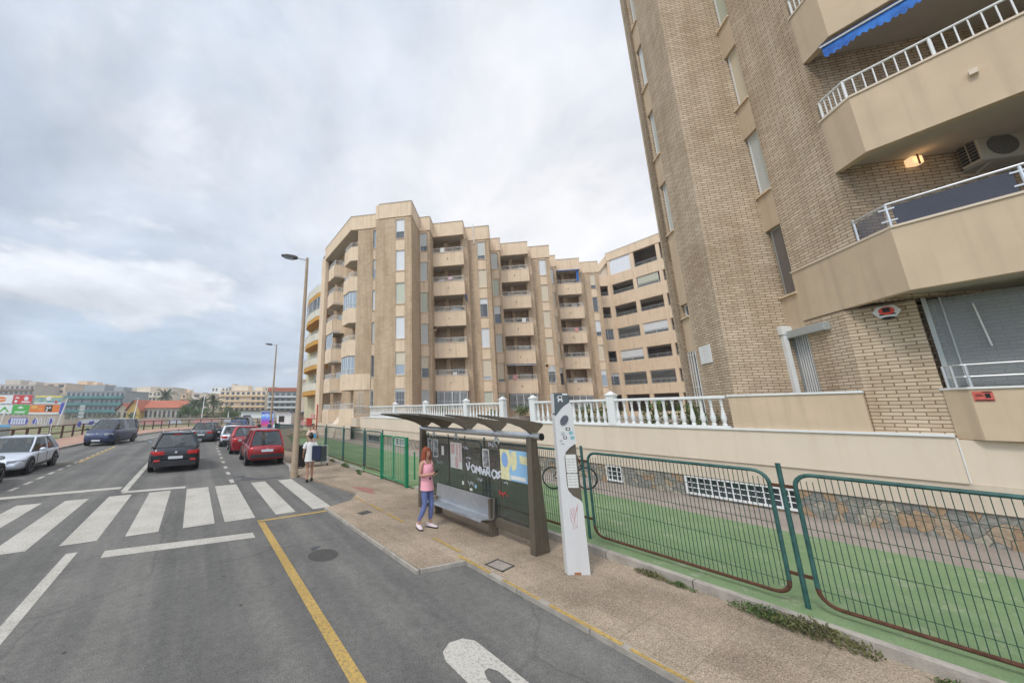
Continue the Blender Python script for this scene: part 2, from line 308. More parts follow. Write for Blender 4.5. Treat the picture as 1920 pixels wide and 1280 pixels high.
def slat_mat(name, col, pitch=.05, dark=.75):   # roller shutter with fine horizontal slats
    m = bpy.data.materials.new(name); m.use_nodes = True; t = m.node_tree; n = t.nodes; p = n['Principled BSDF']; L = t.links.new
    p.inputs['Roughness'].default_value = .55; uv = n.new('ShaderNodeUVMap'); uv.uv_map = 'UVMap'; s = n.new('ShaderNodeSeparateXYZ'); L(uv.outputs[0], s.inputs[0])
    a = n.new('ShaderNodeMath'); a.operation = 'DIVIDE'; a.inputs[1].default_value = pitch; L(s.outputs[1], a.inputs[0])
    f = n.new('ShaderNodeMath'); f.operation = 'FRACT'; L(a.outputs[0], f.inputs[0])
    r = n.new('ShaderNodeValToRGB'); e = r.color_ramp.elements; e[0].position = 0; e[0].color = (*[c*dark for c in col], 1); e[1].position = .16; e[1].color = (*col, 1)
    L(f.outputs[0], r.inputs[0]); L(r.outputs[0], p.inputs['Base Color'])
    bn = n.new('ShaderNodeBump'); bn.inputs['Strength'].default_value = .5; bn.inputs['Distance'].default_value = .01; L(r.outputs[0], bn.inputs['Height']); L(bn.outputs[0], p.inputs['Normal'])
    return m
M = {}
M['asphalt'] = ground_mat('asphalt', 'asphalt'); M['paint'] = ground_mat('road_paint', 'paint'); M['yellow'] = ground_mat('yellow_paint', 'yellow')
M['paving'] = ground_mat('aggregate_paving', 'paving'); M['green'] = ground_mat('green_court', 'green'); M['concrete'] = ground_mat('concrete', 'concrete')
M['pink'] = ground_mat('pink_paving', 'pink'); M['dirt'] = ground_mat('dirt_grass', 'dirt'); M['stone'] = stone_mat()
M['kerb'] = mat('kerb_stone', (.36, .32, .27), .85, .25, 4, .5, 60, streak=.4)
M['brick'] = brick('tan_brick', (.52, .415, .305), (.66, .545, .415), (.235, .175, .12), ms=.0105, tint=(.90, .86, .80))
M['brickfar'] = brick('tan_brick_far', (.68, .515, .35), (.86, .675, .49), (.20, .14, .085), ms=.018, tint=(.93, .90, .87))
M['render'] = mat('beige_render', (.745, .575, .405), .85, .06, 1.2, .15, 40, streak=.4, stain=(.47, .33, .21))
M['render2'] = mat('beige_render_near', (.575, .44, .30), .85, .08, 1.0, .15, 50, streak=.5, stain=(.45, .34, .235))
M['cream'] = mat('cream_render', (.68, .565, .44), .85, .04, .8, .1, 40, streak=.22, stain=(.55, .40, .28))
M['band'] = mat('greige_render', (.60, .50, .385), .85, .06, 1, .1, 40, streak=.15)
M['white'] = mat('white_paint', (.74, .735, .71), .5, .05, 4, streak=.2, stain=(.50, .46, .40))
M['alu'] = mat('aluminium', (.60, .61, .62), .35, .05, 6, metal=.7)
M['greymetal'] = mat('grey_metal', (.42, .44, .43), .45, .06, 6, metal=.3)
M['steel'] = mat('brushed_steel', (.55, .56, .57), .32, .1, 9, metal=.85)
M['glass'] = mat('window_glass', (.055, .065, .075), .08, .0, spec=.8)
M['glassblue'] = mat('sky_glass', (.30, .36, .42), .1, .0, spec=.9)
M['glasst'] = mat('clear_glass', (.10, .12, .14), .06, 0, spec=.9, alpha=.45); M['curtain'] = mat('curtain', (.58, .56, .50), .9, .12, 6)
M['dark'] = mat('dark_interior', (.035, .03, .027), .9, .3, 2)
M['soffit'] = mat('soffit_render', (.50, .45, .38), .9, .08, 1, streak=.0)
M['sh_white'] = slat_mat('white_shutter', (.70, .715, .72)); M['sh_cream'] = slat_mat('cream_shutter', (.66, .57, .42)); M['sh_green'] = slat_mat('pale_green_shutter', (.52, .53, .42))
M['sh_brown'] = slat_mat('brown_screen', (.16, .135, .12), .03); M['sh_grey'] = slat_mat('grey_shutter', (.55, .56, .52))
M['bluecloth'] = mat('blue_canvas', (.02, .09, .36), .8, .25, 5, col2=(.04, .2, .6))
M['navycloth'] = mat('navy_canvas', (.02, .045, .13), .8, .2, 5)
M['fence'] = mat('green_fence_paint', (.018, .075, .062), .5, .3, 7, col2=(.05, .14, .125))
M['fencewire'] = mat('green_wire', (.02, .06, .045), .55, .2, 7)
M['rust'] = mat('rust', (.10, .04, .022), .85, .4, 20, .6, 90)
M['gategreen'] = mat('bright_green_paint', (.012, .20, .095), .4, .12, 5)
M['bronze'] = mat('bronze_paint', (.15, .125, .095), .4, .12, 4, metal=.35, streak=.2)
M['black'] = mat('black_plastic', (.012, .012, .013), .5, .2, 8)
M['tot'] = mat('totem_white', (.62, .61, .59), .35, .03, 3, streak=.2, stain=(.50, .42, .33))
M['lamp'] = mat('lamp_post_tan', (.38, .28, .19), .6, .15, 3, streak=.5, stain=(.45, .38, .30))
M['wood'] = mat('brown_wood', (.085, .04, .026), .75, .3, 6)
M['rubber'] = mat('tyre_rubber', (.018, .018, .018), .85, .2, 10)
M['leaf'] = mat('leaf_green', (.055, .11, .025), .7, .5, 3, col2=(.15, .22, .06)); M['leafdry'] = mat('leaf_olive', (.09, .10, .035), .8, .4, 3, col2=(.2, .19, .07))
M['palm'] = mat('palm_leaf', (.045, .07, .025), .7, .4, 3, col2=(.10, .12, .045)); M['trunk'] = mat('trunk_bark', (.13, .09, .06), .9, .4, 6)
M['rooftile'] = mat('red_roof_tile', (.38, .115, .06), .85, .25, 2, .4, 30)

# ------------------------------------------------------------------ ground
KZ = .055   # pavement height
struct('ground', MB().sheet([(-900, -400), (900, -400), (900, 1200), (-900, 1200)], -.03), M['dirt'])
roadL = [(-8.3, -60), (-8.2, 22), (-7.8, 31), (-7.2, 37.4), (-5.6, 46), (-3.4, 54), (1.0, 61.5), (8, 67), (20, 73), (60, 86)]
roadR = [(60, 72), (22, 62), (13, 55), (8, 47), (5.2, 38), (4.2, 30), (4.2, 15), (4.25, 14.2), (4.7, 10.2), (4.5, 9.0), (4.5, -60)]
struct('road', MB().sheet(roadL+roadR, 0.0), M['asphalt'])
pv = MB()
pv.prism([(4.25, -40), (4.25, 4.84), (3.32, 4.98), (3.22, 9.25), (4.05, 9.6), (4.55, 10.3), (4.15, 12.3), (3.75, 14.3), (3.85, 15.6), (4.15, 17), (4.2, 30), (5.2, 38), (8, 47), (13, 55), (22, 62), (60, 72),
          (60, 66), (24, 56), (13, 47.5), (8.6, 38), (7.2, 30), (6.3, 19), (6.1, 13.6), (8.2, 13.6), (8.2, 9.8), (6.28, 9.8), (6.28, -40)], -.03, KZ)
struct('pavement', pv, M['paving'])
kb = MB()
def kerb(pts, wd, z0, z1, side=1, gap=.012, L=1.0):
    for a, b in zip(pts, pts[1:]):
        a = Vector((*a, 0)); b = Vector((*b, 0)); d = b-a; n_ = max(1, int(d.length/L)); u = d.normalized(); nn = Vector((-u.y, u.x, 0))*side*wd
        for i in range(n_):
            p = a+d*(i/n_)+u*gap*.5; q = a+d*((i+1)/n_)-u*gap*.5
            kb.prism([(p.x, p.y), (q.x, q.y), (q.x+nn.x, q.y+nn.y), (p.x+nn.x, p.y+nn.y)], z0, z1)
kerb([(4.247, -12), (4.247, 4.84)], .10, -.02, KZ+.003, 1)
kerb([(4.247, 4.84), (3.317, 4.977)], .05, -.02, KZ+.003, -1)
kerb([(3.30, 4.98), (3.215, 9.25)], .05, -.02, KZ+.003, 1)
kerb([(3.86, 15.6), (4.16, 17), (4.2, 30)], .14, -.02, KZ+.003, 1)
kerb([(-8.2, 2), (-8.2, 22), (-7.8, 31), (-7.2, 37.4), (-5.6, 46), (-3.4, 54), (1.0, 61.5), (8, 67), (20, 73)], .16, -.02, .13, 1)
struct('kerb', kb, M['kerb'])
k2 = kb = MB(); kerb([(6.28, -12), (6.28, 9.75)], .13, 0, .165, -1, .015, 1.15); kerb([(6.12, 13.6), (6.3, 19)], .13, 0, .165, -1, .015, 1.1)
struct('court_kerb', kb, M['kerb'])
struct('green_court', MB().sheet([(6.3, -40), (10.75, -40), (10.75, 33), (7.6, 33), (6.35, 19)], .085), M['green'])
struct('concrete_path', MB().sheet([(10.75, -40), (13.0, -40), (13.0, 40), (10.75, 36)], .06), M['concrete'])
struct('left_pavement', MB().prism([(-8.36, -40), (-8.36, 22), (-7.95, 31), (-7.35, 37.4), (-5.75, 46), (-3.5, 54.1), (.95, 61.7), (8, 67.2), (20, 73.2), (60, 87), (60, 89), (19, 76), (6, 71.8), (-2, 66), (-7.0, 55.6), (-10, 50.6), (-10.6, 42), (-10.8, -40)], -.03, .12), M['pink'])
# painted markings
mk = MB()
def rect(m, x0, x1, y0, y1, sk=0, z=.004): m.add([(x0, y0, z), (x1, y0, z), (x1+sk, y1, z), (x0+sk, y1, z)], [(0, 1, 2, 3)])
for x0, x1 in ((-4.85, -4.35), (-3.9, -3.4), (-2.92, -2.4), (-1.95, -1.4), (-.96, -.4), (.04, .66), (.86, 1.52), (2.0, 2.48), (2.93, 3.42)): rect(mk, x0, x1, 9.45, 13.95)
struct('zebra_crossing', mk, M['paint'])
mk = MB()
mk.add([(-1.15, 8.35, .004), (1.32, 8.02, .004), (1.32, 8.36, .004), (-1.15, 8.72, .004)], [(0, 1, 2, 3)])
mk.add([(-4.75, 15.1, .004), (-1.85, 15.1, .004), (-1.85, 15.5, .004), (-4.75, 15.5, .004)], [(0, 1, 2, 3)])
struct('stop_line', mk, M['paint'])
mk = MB(); rect(mk, -1.72, -1.56, -8, 8.9); rect(mk, -1.78, -1.60, 14.6, 33)
mk.add([(-1.72, 14.3, .004), (.0, 14.15, .004), (.0, 14.5, .004), (-1.72, 14.6, .004)], [(0, 1, 2, 3)])
struct('centre_line', mk, M['paint'])
mk = MB()
for y in [14.2+i*1.17 for i in range(-3, 18)]:
    if y > 15.6 or y < 9: rect(mk, -4.93, -4.80, y, y+.62)
for y in (14.3, 16.2, 18.0, 19.9, 21.8, 23.7, 25.6, 27.5, 29.4, 31.3, 33.2, 35.1): rect(mk, 1.36+.013*(y-14)+max(0, y-28)*.05, 1.5+.013*(y-14)+max(0, y-28)*.05, y, y+.7)
struct('lane_dashes', mk, M['paint'])
mk = MB()
for i in range(9):
    t0 = 37.5+i*1.7; x0 = -6.2+i*.33; mk.add([(x0, t0, .004), (x0+2.0, t0-1.2, .004), (x0+2.0, t0-.75, .004), (x0, t0+.45, .004)], [(0, 1, 2, 3)])
for a, b in (((-4.3, 36), (-3.9, 40.5)), ((-3.9, 40.5), (-2.5, 46.5)), ((-2.5, 46.5), (-.6, 52.5)), ((-.6, 52.5), (3.5, 59))):
    mk.add([(a[0], a[1], .005), (a[0]+.15, a[1], .005), (b[0]+.15, b[1], .005), (b[0], b[1], .005)], [(0, 1, 2, 3)])
struct('hatched_marking', mk, M['paint'])
mk = MB(); rect(mk, 1.52, 1.66, -6, 9.0); rect(mk, 1.52, 3.2, 9.06, 9.17); rect(mk, -4.85, -4.70, 23.7, 33); rect(mk, -7.6, -4.85, 23.6, 23.72)
struct('yellow_line', mk, M['yellow'])
mk = MB()
for i in range(19):
    y = -8+i*.95+random.uniform(-.1, .1)
    if 4.85 < y+.7 < 9.6 and i % 5 == 0: continue
    ww = random.uniform(.05, .09); x0 = 4.15+random.uniform(0, .015)
    if y > 5: x0 = 4.28
    rect(mk, x0, x0+ww, y, y+random.uniform(.6, .93), 0, KZ+.007)
struct('yellow_kerb_paint', mk, M['yellow'])
# elongated white letter painted in the bus bay
mk = MB(); z = .004
ol = [(2.48, 1.4), (2.47, 3.26), (2.53, 3.38), (2.68, 3.46), (2.86, 3.44), (2.95, 3.34), (3.0, 1.4)]; il = [(2.66, 1.4), (2.66, 2.86), (2.71, 2.95), (2.78, 2.96), (2.83, 2.88), (2.83, 1.4)]
mk.add([(p[0], p[1], z) for p in ol]+[(p[0], p[1], z) for p in il],
       [(0, 7, 8, 1), (1, 8, 2), (2, 8, 9, 3), (3, 9, 10, 4), (4, 10, 5), (5, 10, 11), (5, 11, 12, 6)])
struct('lane_symbol', mk, M['paint'])
# manholes and covers
def disc(m, cx, cy, r, z, n=24, ry=None): m.add([(cx+r*math.cos(2*math.pi*k/n), cy+(ry or r)*math.sin(2*math.pi*k/n), z) for k in range(n)], [tuple(range(n))])
M['iron'] = mat('cast_iron', (.075, .07, .062), .7, .4, 25, .8, 120)
t_ = thing('manhole_cover', 'round dark iron manhole cover in the asphalt of the bus bay', 'manhole cover', (2.23, 6.47, 0))
m_ = MB(); m_.lathe([(.27, -.02), (.27, .004)], 28); m_.build('cover', M['iron'], t_)
m_ = MB(); m_.lathe([(.295, -.02), (.295, .002)], 28); m_.build('collar', mat('collar_tar', (.13, .125, .115), .85, .2, 12), t_)
m_ = MB().box(-.16, .16, -.1, .1, 0, .009); o = m_.build('drain_cover', M['iron']); o.location = (3.87, 8.27, KZ); o.rotation_euler = (0, 0, R(12)); tag(o, 'small rusty rectangular drain cover in the paving near the zebra crossing', 'drain cover')
t_ = thing('inspection_cover', 'square inspection cover with dark frame in the pavement in front of the bus shelter', 'drain cover', (4.52, 4.45, KZ), R(8))
m_ = MB()
for a in range(4): m_.box(-.17, .17, -.17, -.145, 0, .009, Rz(a*math.pi/2))
m_.build('frame', M['iron'], t_); MB().box(-.142, .142, -.142, .142, 0, .005).build('lid', M['concrete'], t_)
M['redpaint'] = mat('faded_red_paint', (.30, .13, .11), .9, .2, 20); M['stainm'] = mat('oil_stain', (.07, .07, .075), .7, .3, 5)
def blob(cx, cy, rx, ry, z, mt, name, seed, rot=0):
    rn = random.Random(seed); mb = MB(); n = 26; ph = [rn.uniform(0, 6) for _ in range(4)]
    pts = []
    for k in range(n):
        t = 2*math.pi*k/n; q = 1+.22*math.sin(3*t+ph[0])+.13*math.sin(5*t+ph[1])+.07*math.sin(9*t+ph[2]); xx, yy = rx*q*math.cos(t), ry*q*math.sin(t)
        pts.append((cx+xx*math.cos(rot)-yy*math.sin(rot), cy+xx*math.sin(rot)+yy*math.cos(rot)))
    mb.add([(cx, cy, z)]+[(p[0], p[1], z) for p in pts], [(0, k+1, (k+1) % n+1) for k in range(n)]); return struct(name, mb, mt)
blob(4.95, 10.6, .2, .55, KZ+.004, M['redpaint'], 'red_paint_patch', 3, .1)
blob(2.0, 14.75, .35, .28, .0045, M['stainm'], 'oil_stain', 5, .3); blob(2.7, 14.5, .5, .10, .0045, M['stainm'], 'oil_stain', 9, .1); blob(1.8, 15.4, .22, .25, .0045, M['stainm'], 'oil_stain', 2, .4)
blob(2.2, 6.85, .12, .06, .0045, M['stainm'], 'oil_stain', 12, .7)

# ------------------------------------------------------------------ facade kit
class Fac:
    def __init__(s, P, Q):
        d = Vector((Q[0]-P[0], Q[1]-P[1])); s.L = d.length; d.normalize(); s.P = P; s.Q = Q
        s.M = Matrix(((d.x, -d.y, 0, P[0]), (d.y, d.x, 0, P[1]), (0, 0, 1, 0), (0, 0, 0, 1)))
BL = {'w': 'sh_white', 'c': 'sh_cream', 'g': 'sh_green', 'y': 'sh_grey'}
def window(par, F, u0, u1, z0, z1, blind='w', frac=1., dep=.12, bars=False, frame='white', glass='glass', mull=0, sill=True):
    fm = MB(F.M); t = .045
    fm.box(u0, u0+t, dep-.02, dep+.05, z0, z1).box(u1-t, u1, dep-.02, dep+.05, z0, z1).box(u0+t, u1-t, dep-.02, dep+.05, z1-t, z1).box(u0+t, u1-t, dep-.02, dep+.05, z0, z0+t)
    for k in range(mull): c = u0+(u1-u0)*(k+1)/(mull+1); fm.box(c-.03, c+.03, dep-.015, dep+.045, z0+t, z1-t)
    fo = fm.build('window', M[frame], par); zb = z1-(z1-z0)*frac
    if frac < .999:
        cur = random.random(); po2 = MB(F.M).box(u0+t, u1-t, dep+.02, dep+.028, z0+t, min(zb, z1-t)).build('pane', M[glass if cur > .6 else 'glasst'], fo)
        if cur <= .6:
            c_b = MB(F.M); nn_ = 9; wv = (u1-u0-2*t)*(.5 if cur < .25 else 1); c_b.add([(u0+t+wv*k/nn_, dep+.07+.02*(k % 2), zz) for zz in (z0+t, min(zb, z1-t)) for k in range(nn_+1)], [(k, k+1, nn_+2+k, nn_+1+k) for k in range(nn_)]); c_b.build('curtain', M['curtain'], fo)
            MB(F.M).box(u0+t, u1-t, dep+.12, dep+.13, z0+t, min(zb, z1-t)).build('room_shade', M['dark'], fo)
    if frac > .001: MB(F.M).box(u0+t, u1-t, dep-.005, dep+.012, max(zb, z0+t), z1-t).build('shutter', M[BL[blind]], fo)
    if sill: MB(F.M).box(u0-.03, u1+.03, -.045, dep-.025, z0-.05, z0-.002).build('sill', M['render'], fo)
    if bars:
        b = MB(F.M); n = max(3, int((u1-u0)/.13))
        for k in range(n+1): c = u0+(u1-u0)*k/n; b.box(c-.009, c+.009, -.02, .0, z0, z1)
        for zz in (z0+.15, (z0+z1)/2, z1-.12): b.box(u0, u1, -.022, -.002, zz-.012, zz+.012)
        b.build('window_bars', M['white'], fo)
    return fo
def railing(par, paths, z0, z1, mt='white', sp=.13, closed=False):
    b = MB()
    for (p, q) in paths:
        p = Vector((*p, 0)); q = Vector((*q, 0)); d = q-p; n = max(1, int(d.length/sp))
        for zz, r in ((z1, .024), (z0+.06, .015)): b.tube([p+Vector((0, 0, zz)), q+Vector((0, 0, zz))], r, 6)
        for k in range(n+1):
            c = p+d*(k/n); rr = .022 if k % 8 == 0 or k == n else .010; b.tube([c+Vector((0, 0, z0)), c+Vector((0, 0, z1))], rr, 5, cap=False)
    return b.build('railing', M[mt], par)
def loc(F, u, y=0): v = F.M @ Vector((u, y, 0)); return (v.x, v.y)

# ------------------------------------------------------------------ stepped apartment block across the courtyard
PT = 3.26; ZB = [4.55+PT*i for i in range(5)]; ZT = [z+1.45 for z in ZB]; FB, FT = 20.95, 22.5; WB = [5.68+3.25*i for i in range(5)]; TZ = 2.0
az = lambda a: (math.sin(R(a)), math.cos(R(a)))
va, vb = az(48), az(132)
def walk(p, seq):
    pts = [p]
    for d, L_ in seq: p = (p[0]+d[0]*L_, p[1]+d[1]*L_); pts.append(p)
    return pts
blk = thing('apartment_block', 'beige and brick stepped apartment block with stacked balconies behind the courtyard balustrade', 'building')
wall = MB(); spn = MB(); fas = MB(); slab = MB()
pts = walk((13.5, 26.9), [(vb, 3.16), (va, 3.05), (vb, 1.1), (va, 1.5), (vb, 3.2), (va, 1.5),
                          (vb, 2.6), (va, 3.05), (vb, 1.1), (va, 1.5), (vb, 3.16), (va, 1.5),
                          (vb, 2.6), (va, 3.05), (vb, 1.1), (va, 1.5), (vb, 3.16), (va, 1.5), (vb, 2.6), (va, 3.0)])
kinds = ['W', 'A', 'w', 'A', 'B', 'a', 'W', 'A', 'w', 'A', 'B', 'a', 'W', 'A', 'w', 'A', 'B', 'a', 'W', 'A']
blinds = {0: [('c', .55), ('w', 1), ('g', 1), ('w', 1), ('w', .62)], 2: [('c', .55), ('y', 1), ('g', 1), ('y', 1), ('y', .7)],
          6: [('c', .85), ('w', 1), ('w', .3), ('c', 1), ('y', .78)], 8: [('c', .85), ('y', 1), ('w', .45), ('g', 1), ('y', 1)],
          12: [('w', .35), ('c', 1), ('c', 1), ('c', 1), ('w', 1)], 14: [('y', .3), ('c', 1), ('c', 1), ('c', 1), ('w', 1)],
          18: [('w', .3), ('c', 1), ('w', .72), ('w', .0), ('c', .75)]}
stacki = 0
for i, k in enumerate(kinds):
    F = Fac(pts[i], pts[i+1]); L_ = F.L; b = lambda m, u0, u1, y0, y1, z0, z1: m.box(u0, u1, y0, y1, z0, z1, F.M)
    e1 = .33 if k not in 'Aa' else 0
    b(fas, -.03, L_+.03, -.06, .3, FB, FT-.03*(i % 2))
    if k in 'Aa':
        b(wall, -.0 if k == 'A' else .7, L_-.003, .003, .33, TZ-.4, FB)
    elif k in 'Ww':
        if k == 'W': u0, u1 = (1.66, 2.5) if i == 0 else (1.35, 2.15)
        else: u0, u1 = .10, .84
        if i == 18: u0, u1 = 1.5, 2.15
        b(wall, -.3 if k == 'W' else 0, u0, 0, .33, TZ-.4, FB); b(wall, u1, L_+.003, 0, .33, TZ-.4, FB)
        zs = [(3.1, 4.5)]+[(z, z+2.05) for z in WB]; prev = TZ-.4
        for (z0, z1) in zs+[(FB+.01, 0)]: MB(F.M).box(u0, u1, .02, .3, prev, z0-.01).build('spandrel', M['render'], blk); prev = z1+.01
        if i in (0, 2): window(blk, F, u0, u1, 2.55, 4.5, 'y', .15 if i == 0 else .9, bars=True)
        else: window(blk, F, u0, u1, 3.1, 4.5, 'g', 1)
        for j in range(5):
            bl, fr = blinds[i][j]; window(blk, F, u0, u1, WB[j], WB[j]+2.05, bl, fr, glass='glassblue' if (i+j) % 3 == 0 else 'glass', bars=(j == 0 and i == 12))
    else:   # balcony stack
        F2 = Fac(pts[i+1], pts[i+2]); R1 = 1.75
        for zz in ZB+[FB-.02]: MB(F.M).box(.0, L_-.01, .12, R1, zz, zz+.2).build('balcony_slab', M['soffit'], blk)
        b(wall, .0, L_, R1, R1+.3, TZ-.4, FB); b(wall, -.3, .0, .02, R1, TZ-.4, FB)
        b(wall, L_-.02, L_+.5, .75, R1, TZ-.4, FB)
        b(wall, 1.1, 1.5, 1.2, R1, TZ+.2, FB)
        for j in range(5):
            p = MB(); b(p, 0, L_, -.02, .12, ZB[j]-.04, ZT[j]); p.box(0, .62, 0, .12, ZB[j]-.04, ZT[j], F2.M)
            bo = p.build('balcony', M['render'], blk)
            q = MB(); b(q, -.02, L_+.02, -.05, .14, ZT[j], ZT[j]+.05); q.box(.0, .64, -.03, .14, ZT[j], ZT[j]+.05, F2.M); q.build('coping', M['cream'], bo)
            sp_ = MB(); b(sp_, L_*.47, L_*.47+.06, -.09, -.02, ZB[j]+.68, ZB[j]+.8); sp_.build('drain_spout', M['rust'], bo)
            railing(bo, [(loc(F, .03, .05), loc(F, L_-.02, .05)), (loc(F, L_-.02, .05), loc(F2, .62, .05))], ZT[j]+.05, ZT[j]+.55, 'white')
            z0 = ZB[j]+.2; dn = [0, .35, .2, 0, 1][(j+stacki) % 5]
            window(blk, F, 1.65, 2.85, z0+.0, z0+2.15, ['y', 'c', 'w'][(j+stacki) % 3], dn, dep=R1-.06, frame='greymetal' if j % 2 else 'white', mull=1, sill=False)
            window(blk, F, .25, 1.0, z0+.75, z0+2.0, 'cgy'[(j*2+stacki) % 3], 1 if j % 2 else .8, dep=R1-.06, sill=False)
        # barred ground-floor windows
        window(blk, F, .12, L_-.1, 2.75, 4.5, 'w', 0., dep=.05, bars=False, mull=3)
        bb = MB()
        for kk in range(24): c = .14+(L_-.28)*kk/23; bb.box(c-.011, c+.011, -.0, .02, 2.75, 4.5, F.M)
        for zz in (2.9, 3.5, 4.35): bb.box(.12, L_-.1, -.002, .018, zz-.012, zz+.012, F.M)
        bb.build('window_bars', M['white'], blk); b(wall, 0, L_, .0, .3, TZ-.4, 2.73)
        stacki += 1
# details on the stacks
F = Fac(pts[4], pts[5]); a_ = MB(); a_.box(-.10, .22, -.42, -.05, ZB[2]-.55, ZB[2]-.0, F.M); o = a_.build('air_conditioner', mat('ac_cream', (.62, .48, .30), .5, .1, 5), blk, bevel=.02); MB(F.M).lathe([(.19, 0), (.19, .01)], 16, T(.06, -.43, ZB[2]-.28) @ Matrix.Rotation(R(90), 4, 'X')).build('fan_grille', M['rust'], o)
F = Fac(pts[10], pts[11]); a_ = MB(); a_.box(L_+1.0, L_+1.5, -.30, .0, ZB[1]-.62, ZB[1]-.05, F.M); o = a_.build('air_conditioner', bpy.data.materials['ac_cream'], blk, bevel=.02); MB(F.M).lathe([(.17, 0), (.17, .01)], 16, T(L_+1.2, -.31, ZB[1]-.34) @ Matrix.Rotation(R(90), 4, 'X')).build('fan_grille', M['rust'], o)
a_ = MB(F.M); a_.box(.05, 3.1, -.25, -.03, ZB[1]-.16, ZB[1]-.08); a_.build('awning', M['navycloth'], blk); MB(F.M).tube([(.05, -.27, ZB[1]-.2), (3.1, -.27, ZB[1]-.2)], .03, 6).build('awning_rail', M['white'], blk)
F = Fac(pts[16], pts[17]); MB(F.M).box(.05, 3.1, -.2, -.06, FB-.12, FB-.04).build('awning', M['bluecloth'], blk); MB(F.M).box(2.7, 2.95, .02, .08, FB-1.6, FB-.12).build('awning_cloth', M['bluecloth'], blk)
F = Fac(pts[4], pts[5]); MB(F.M).side([(3.2, ZB[2]+PT-.1), (3.38, ZB[2]+PT-.15), (3.42, ZB[2]+PT-.85), (3.25, ZB[2]+PT-.6)], -.1, .1).build('awning_cloth', M['navycloth'], blk)
MB(F.M).box(1.55, 1.95, -.09, -.03, ZT[3]+.15, ZT[3]+.52).build('towel', mat('pink_towel', (.7, .5, .55), .9, .3, 6), blk)
Fm = Fac(pts[6], pts[7]); MB(Fm.M).tube([(1.0, -.12, FT+.35), (1.02, -.12, FB-.45)], .05, 8).build('drain_pipe', M['white'], blk)
# street end of the block
F1 = Fac((11.95, 30.3), (14.2, 28.28)); L1 = F1.L
fas.box(-.02, L1+.1, -.06, .3, FB, FT-.04, F1.M); fas.box(L1+.03, L1+.33, -1.5, .3, FB, FT-.05, F1.M)
u0, u1 = 2.42, 2.83
wall.box(.78, u0, 0, .33, ZT[0]+.02, FB, F1.M); wall.box(u1, L1+.3, 0, .33, ZB[0], FB, F1.M); wall.box(.78, u0, .02, .33, TZ-.4, ZB[0]-.04, F1.M); wall.box(u1, L1+.3, 0, .33, TZ-.4, ZB[0], F1.M)
prev = TZ-.4
for z0 in [2.6]+WB+[FB+.01]: MB(F1.M).box(u0, u1, .02, .3, prev, z0-.01).build('spandrel', M['render'], blk); prev = z0+(1.9 if z0 < 3 else 2.05)+.01
window(blk, F1, u0, u1, 2.6, 4.5, 'w', 0, bars=True)
for j in range(5): window(blk, F1, u0, u1, WB[j], WB[j]+2.05, 'wywyw'[j], [0, 1, 1, .5, 0][j], glass='glassblue')
wall.box(.4, L1-.02, 1.7, 2.0, TZ-.4, FB, F1.M); wall.box(.76, 1.0, .3, 1.75, TZ-.4, FB, F1.M)
pr = MB(F1.M).box(-.0, u0-.03, -.04, .12, ZB[0]-.04, ZT[0]); pr.build('parapet', M['render'], blk)
lo = MB(F1.M).box(.0, .9, -.04, .12, 1.4, 2.75); lo.build('parapet', M['render'], blk)
